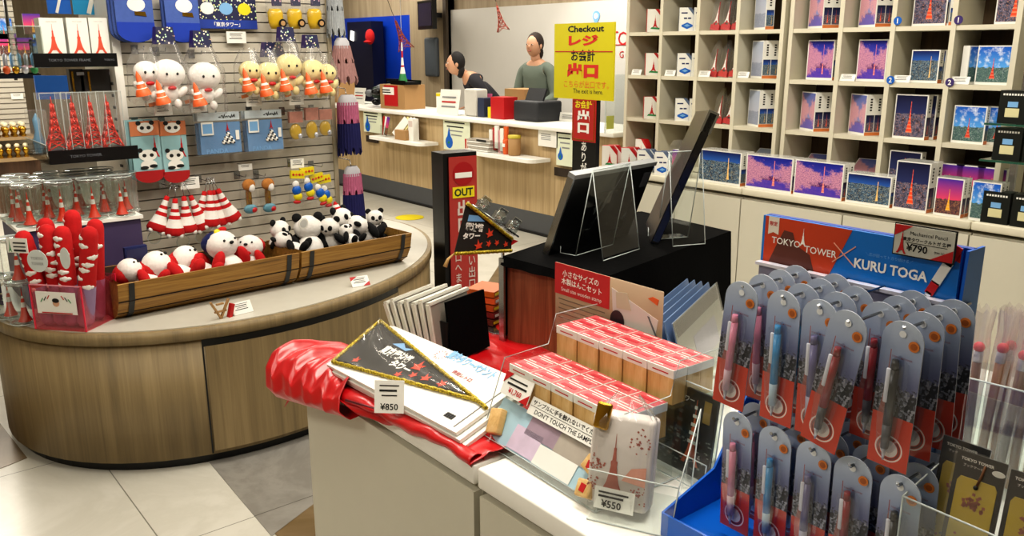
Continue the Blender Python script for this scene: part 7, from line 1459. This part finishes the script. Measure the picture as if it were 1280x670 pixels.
def mk_bm(lb, x, y, z, lean, rz):
    w = t.matrix_basis @ Vector((x, y, z)); tt = T('bookmark_pack', lb, 'bookmark pack', w, (lean, 0, -pi/2-.05+rz), 'yellow bookmark packs'); W, H = .058, .25
    b = MB(); b.box((0, 0, H/2), (W, .003, H), M('card_black', '17181b')); b.obj('black_card', tt); b = MB(); o = [(-W*.4, .008), (W*.4, .008), (W*.4, H*.85), (W*.34, H*.875), (-W*.34, H*.875), (-W*.4, H*.85)]; b.plate(o, -.003, -.0016, YC); b.obj('bookmark', tt)
    b = MB(); random.seed(int(x*1000))
    for k in range(40): a, r = random.uniform(0, 6.3), random.uniform(0, .013); b.box((r*cos(a), -.0034, H*.75+r*sin(a)), (.0035, .0006, .0035), ROSE, rot=(0, a, 0))
    for k in range(9): b.box((random.uniform(-.02, .02), -.0034, H*random.uniform(.4, .62)), (.003, .0006, .003), (GREY, INK, ROSE)[k % 3], rot=(0, .8, 0))
    b.plate([(px, pz+H*.2) for px, pz in tower_clean(.034, .065)], -.0036, -.003, M('tower_rust', 'b5623e', .6))
    for k in range(3): b.box((0, -.004, H*.26+.014*k), (.016-.004*k, .0006, .005), PAPER)
    b.obj('print', tt); text('TOKYO TOWER', tt, (-.004, -.0022, H*.965), WHITE2, w=W*.66, bold=.03); text('ブックマーク', tt, (-.008, -.0022, H*.935), WHITE2, w=W*.4)
    b = MB(); b.plate([(.021+.0075*cos(a*pi/8), H*.938+.0038*sin(a*pi/8)) for a in range(16)], -.0026, -.0018, PAPER); b.obj('oval_mark', tt)
    b = MB(); b.tube([(0, -.004, H*.84), (.004, -.006, H*.9), (.006, -.005, H*.96)], .0016, M('brown_cord', '6b4424', .7), 6); b.ball((0, -.005, H*.84), .003, INK, 8, 6); b.obj('cord', tt)
    b = MB(); b.box((0, -.0045, H/2), (W+.004, .001, H+.006), FILM); b.obj('film', tt)
mk_bm('left yellow tower bookmark pack in front', .062, .03, .012, -.16, .1); mk_bm('left yellow tower bookmark pack behind the front one', .03, .06, .012, -.12, .05); mk_bm('middle yellow tower bookmark pack in front', .128, .03, .012, -.16, .15); mk_bm('right yellow tower bookmark pack at the frame edge', .195, .035, .012, -.16, .1)
# bagged pencils behind it
pq_ = X(1240, 540, 1.45)
t = T('clear_pencil_bin', 'clear bin holding bagged wooden pencils right of the blue display', 'bin', (1.46, .575, FZ+.003), -pi/2+.1); b = MB()
for c, s_ in (((.09, 0, .1), (.18, .003, .2)), ((.09, .1, .1), (.18, .003, .2)), ((0, .05, .1), (.003, .1, .2)), ((.18, .05, .1), (.003, .1, .2))): b.box(c, s_, ACR)
b.obj('walls', t); b = MB(); b.tube([(0, 0, 0), (0, 0, .18), (.02, 0, .2), (.18, 0, .2)], .0018, EDGE, 5); b.obj('edges', t)
PW_ = wood('pencil_wood', ['8a5a30', 'a9743f', 'c08c54'], (50, 50, 3)); EB = M('eraser_red', 'd8444c', .5)
BR = M('pencil_brown', '6b3d22', .5)
for k in range(9):
    w = t.matrix_basis @ Vector((.022+.018*k, .03+.02*(k % 3), .0)); tt = T('pencil_bundle', ('first', 'second', 'third', 'fourth', 'fifth', 'sixth', 'seventh', 'eighth', 'ninth')[k]+' bagged pencil bundle with red ends from the left', 'pencils', w, (.05*(k % 2), .012*(k-2), 0), 'bagged pencils with red ends')
    b = MB(); b.cyl((0, 0, 0), (0, 0, .225), .0078, PW_ if k % 3 else BR, seg=8); b.obj('shaft', tt); b = MB(); b.cyl((0, 0, .225), (0, 0, .245), .008, SILVER, seg=10); b.obj('ferrule', tt); b = MB(); b.ball((0, 0, .251), (.0095, .0095, .0095), EB, 10, 7); b.obj('red_end', tt)
    b = MB()
    def pb(u, v): a = 2*pi*u; r = (.011+.010*v+.004*sin(5*a+k)*v)*(1 if v < .85 else .8+1.2*(v-.85)); return (r*cos(a), r*sin(a)*.8, .02+.30*v+.006*sin(7*a)*v)
    b.grid(pb, 18, 8, clear('pencil_bag_film', 'f8f6f6', .08, .12, diff=.16, diffcol='e8dcdc', edge=.7)); b.obj('clear_bag', tt)
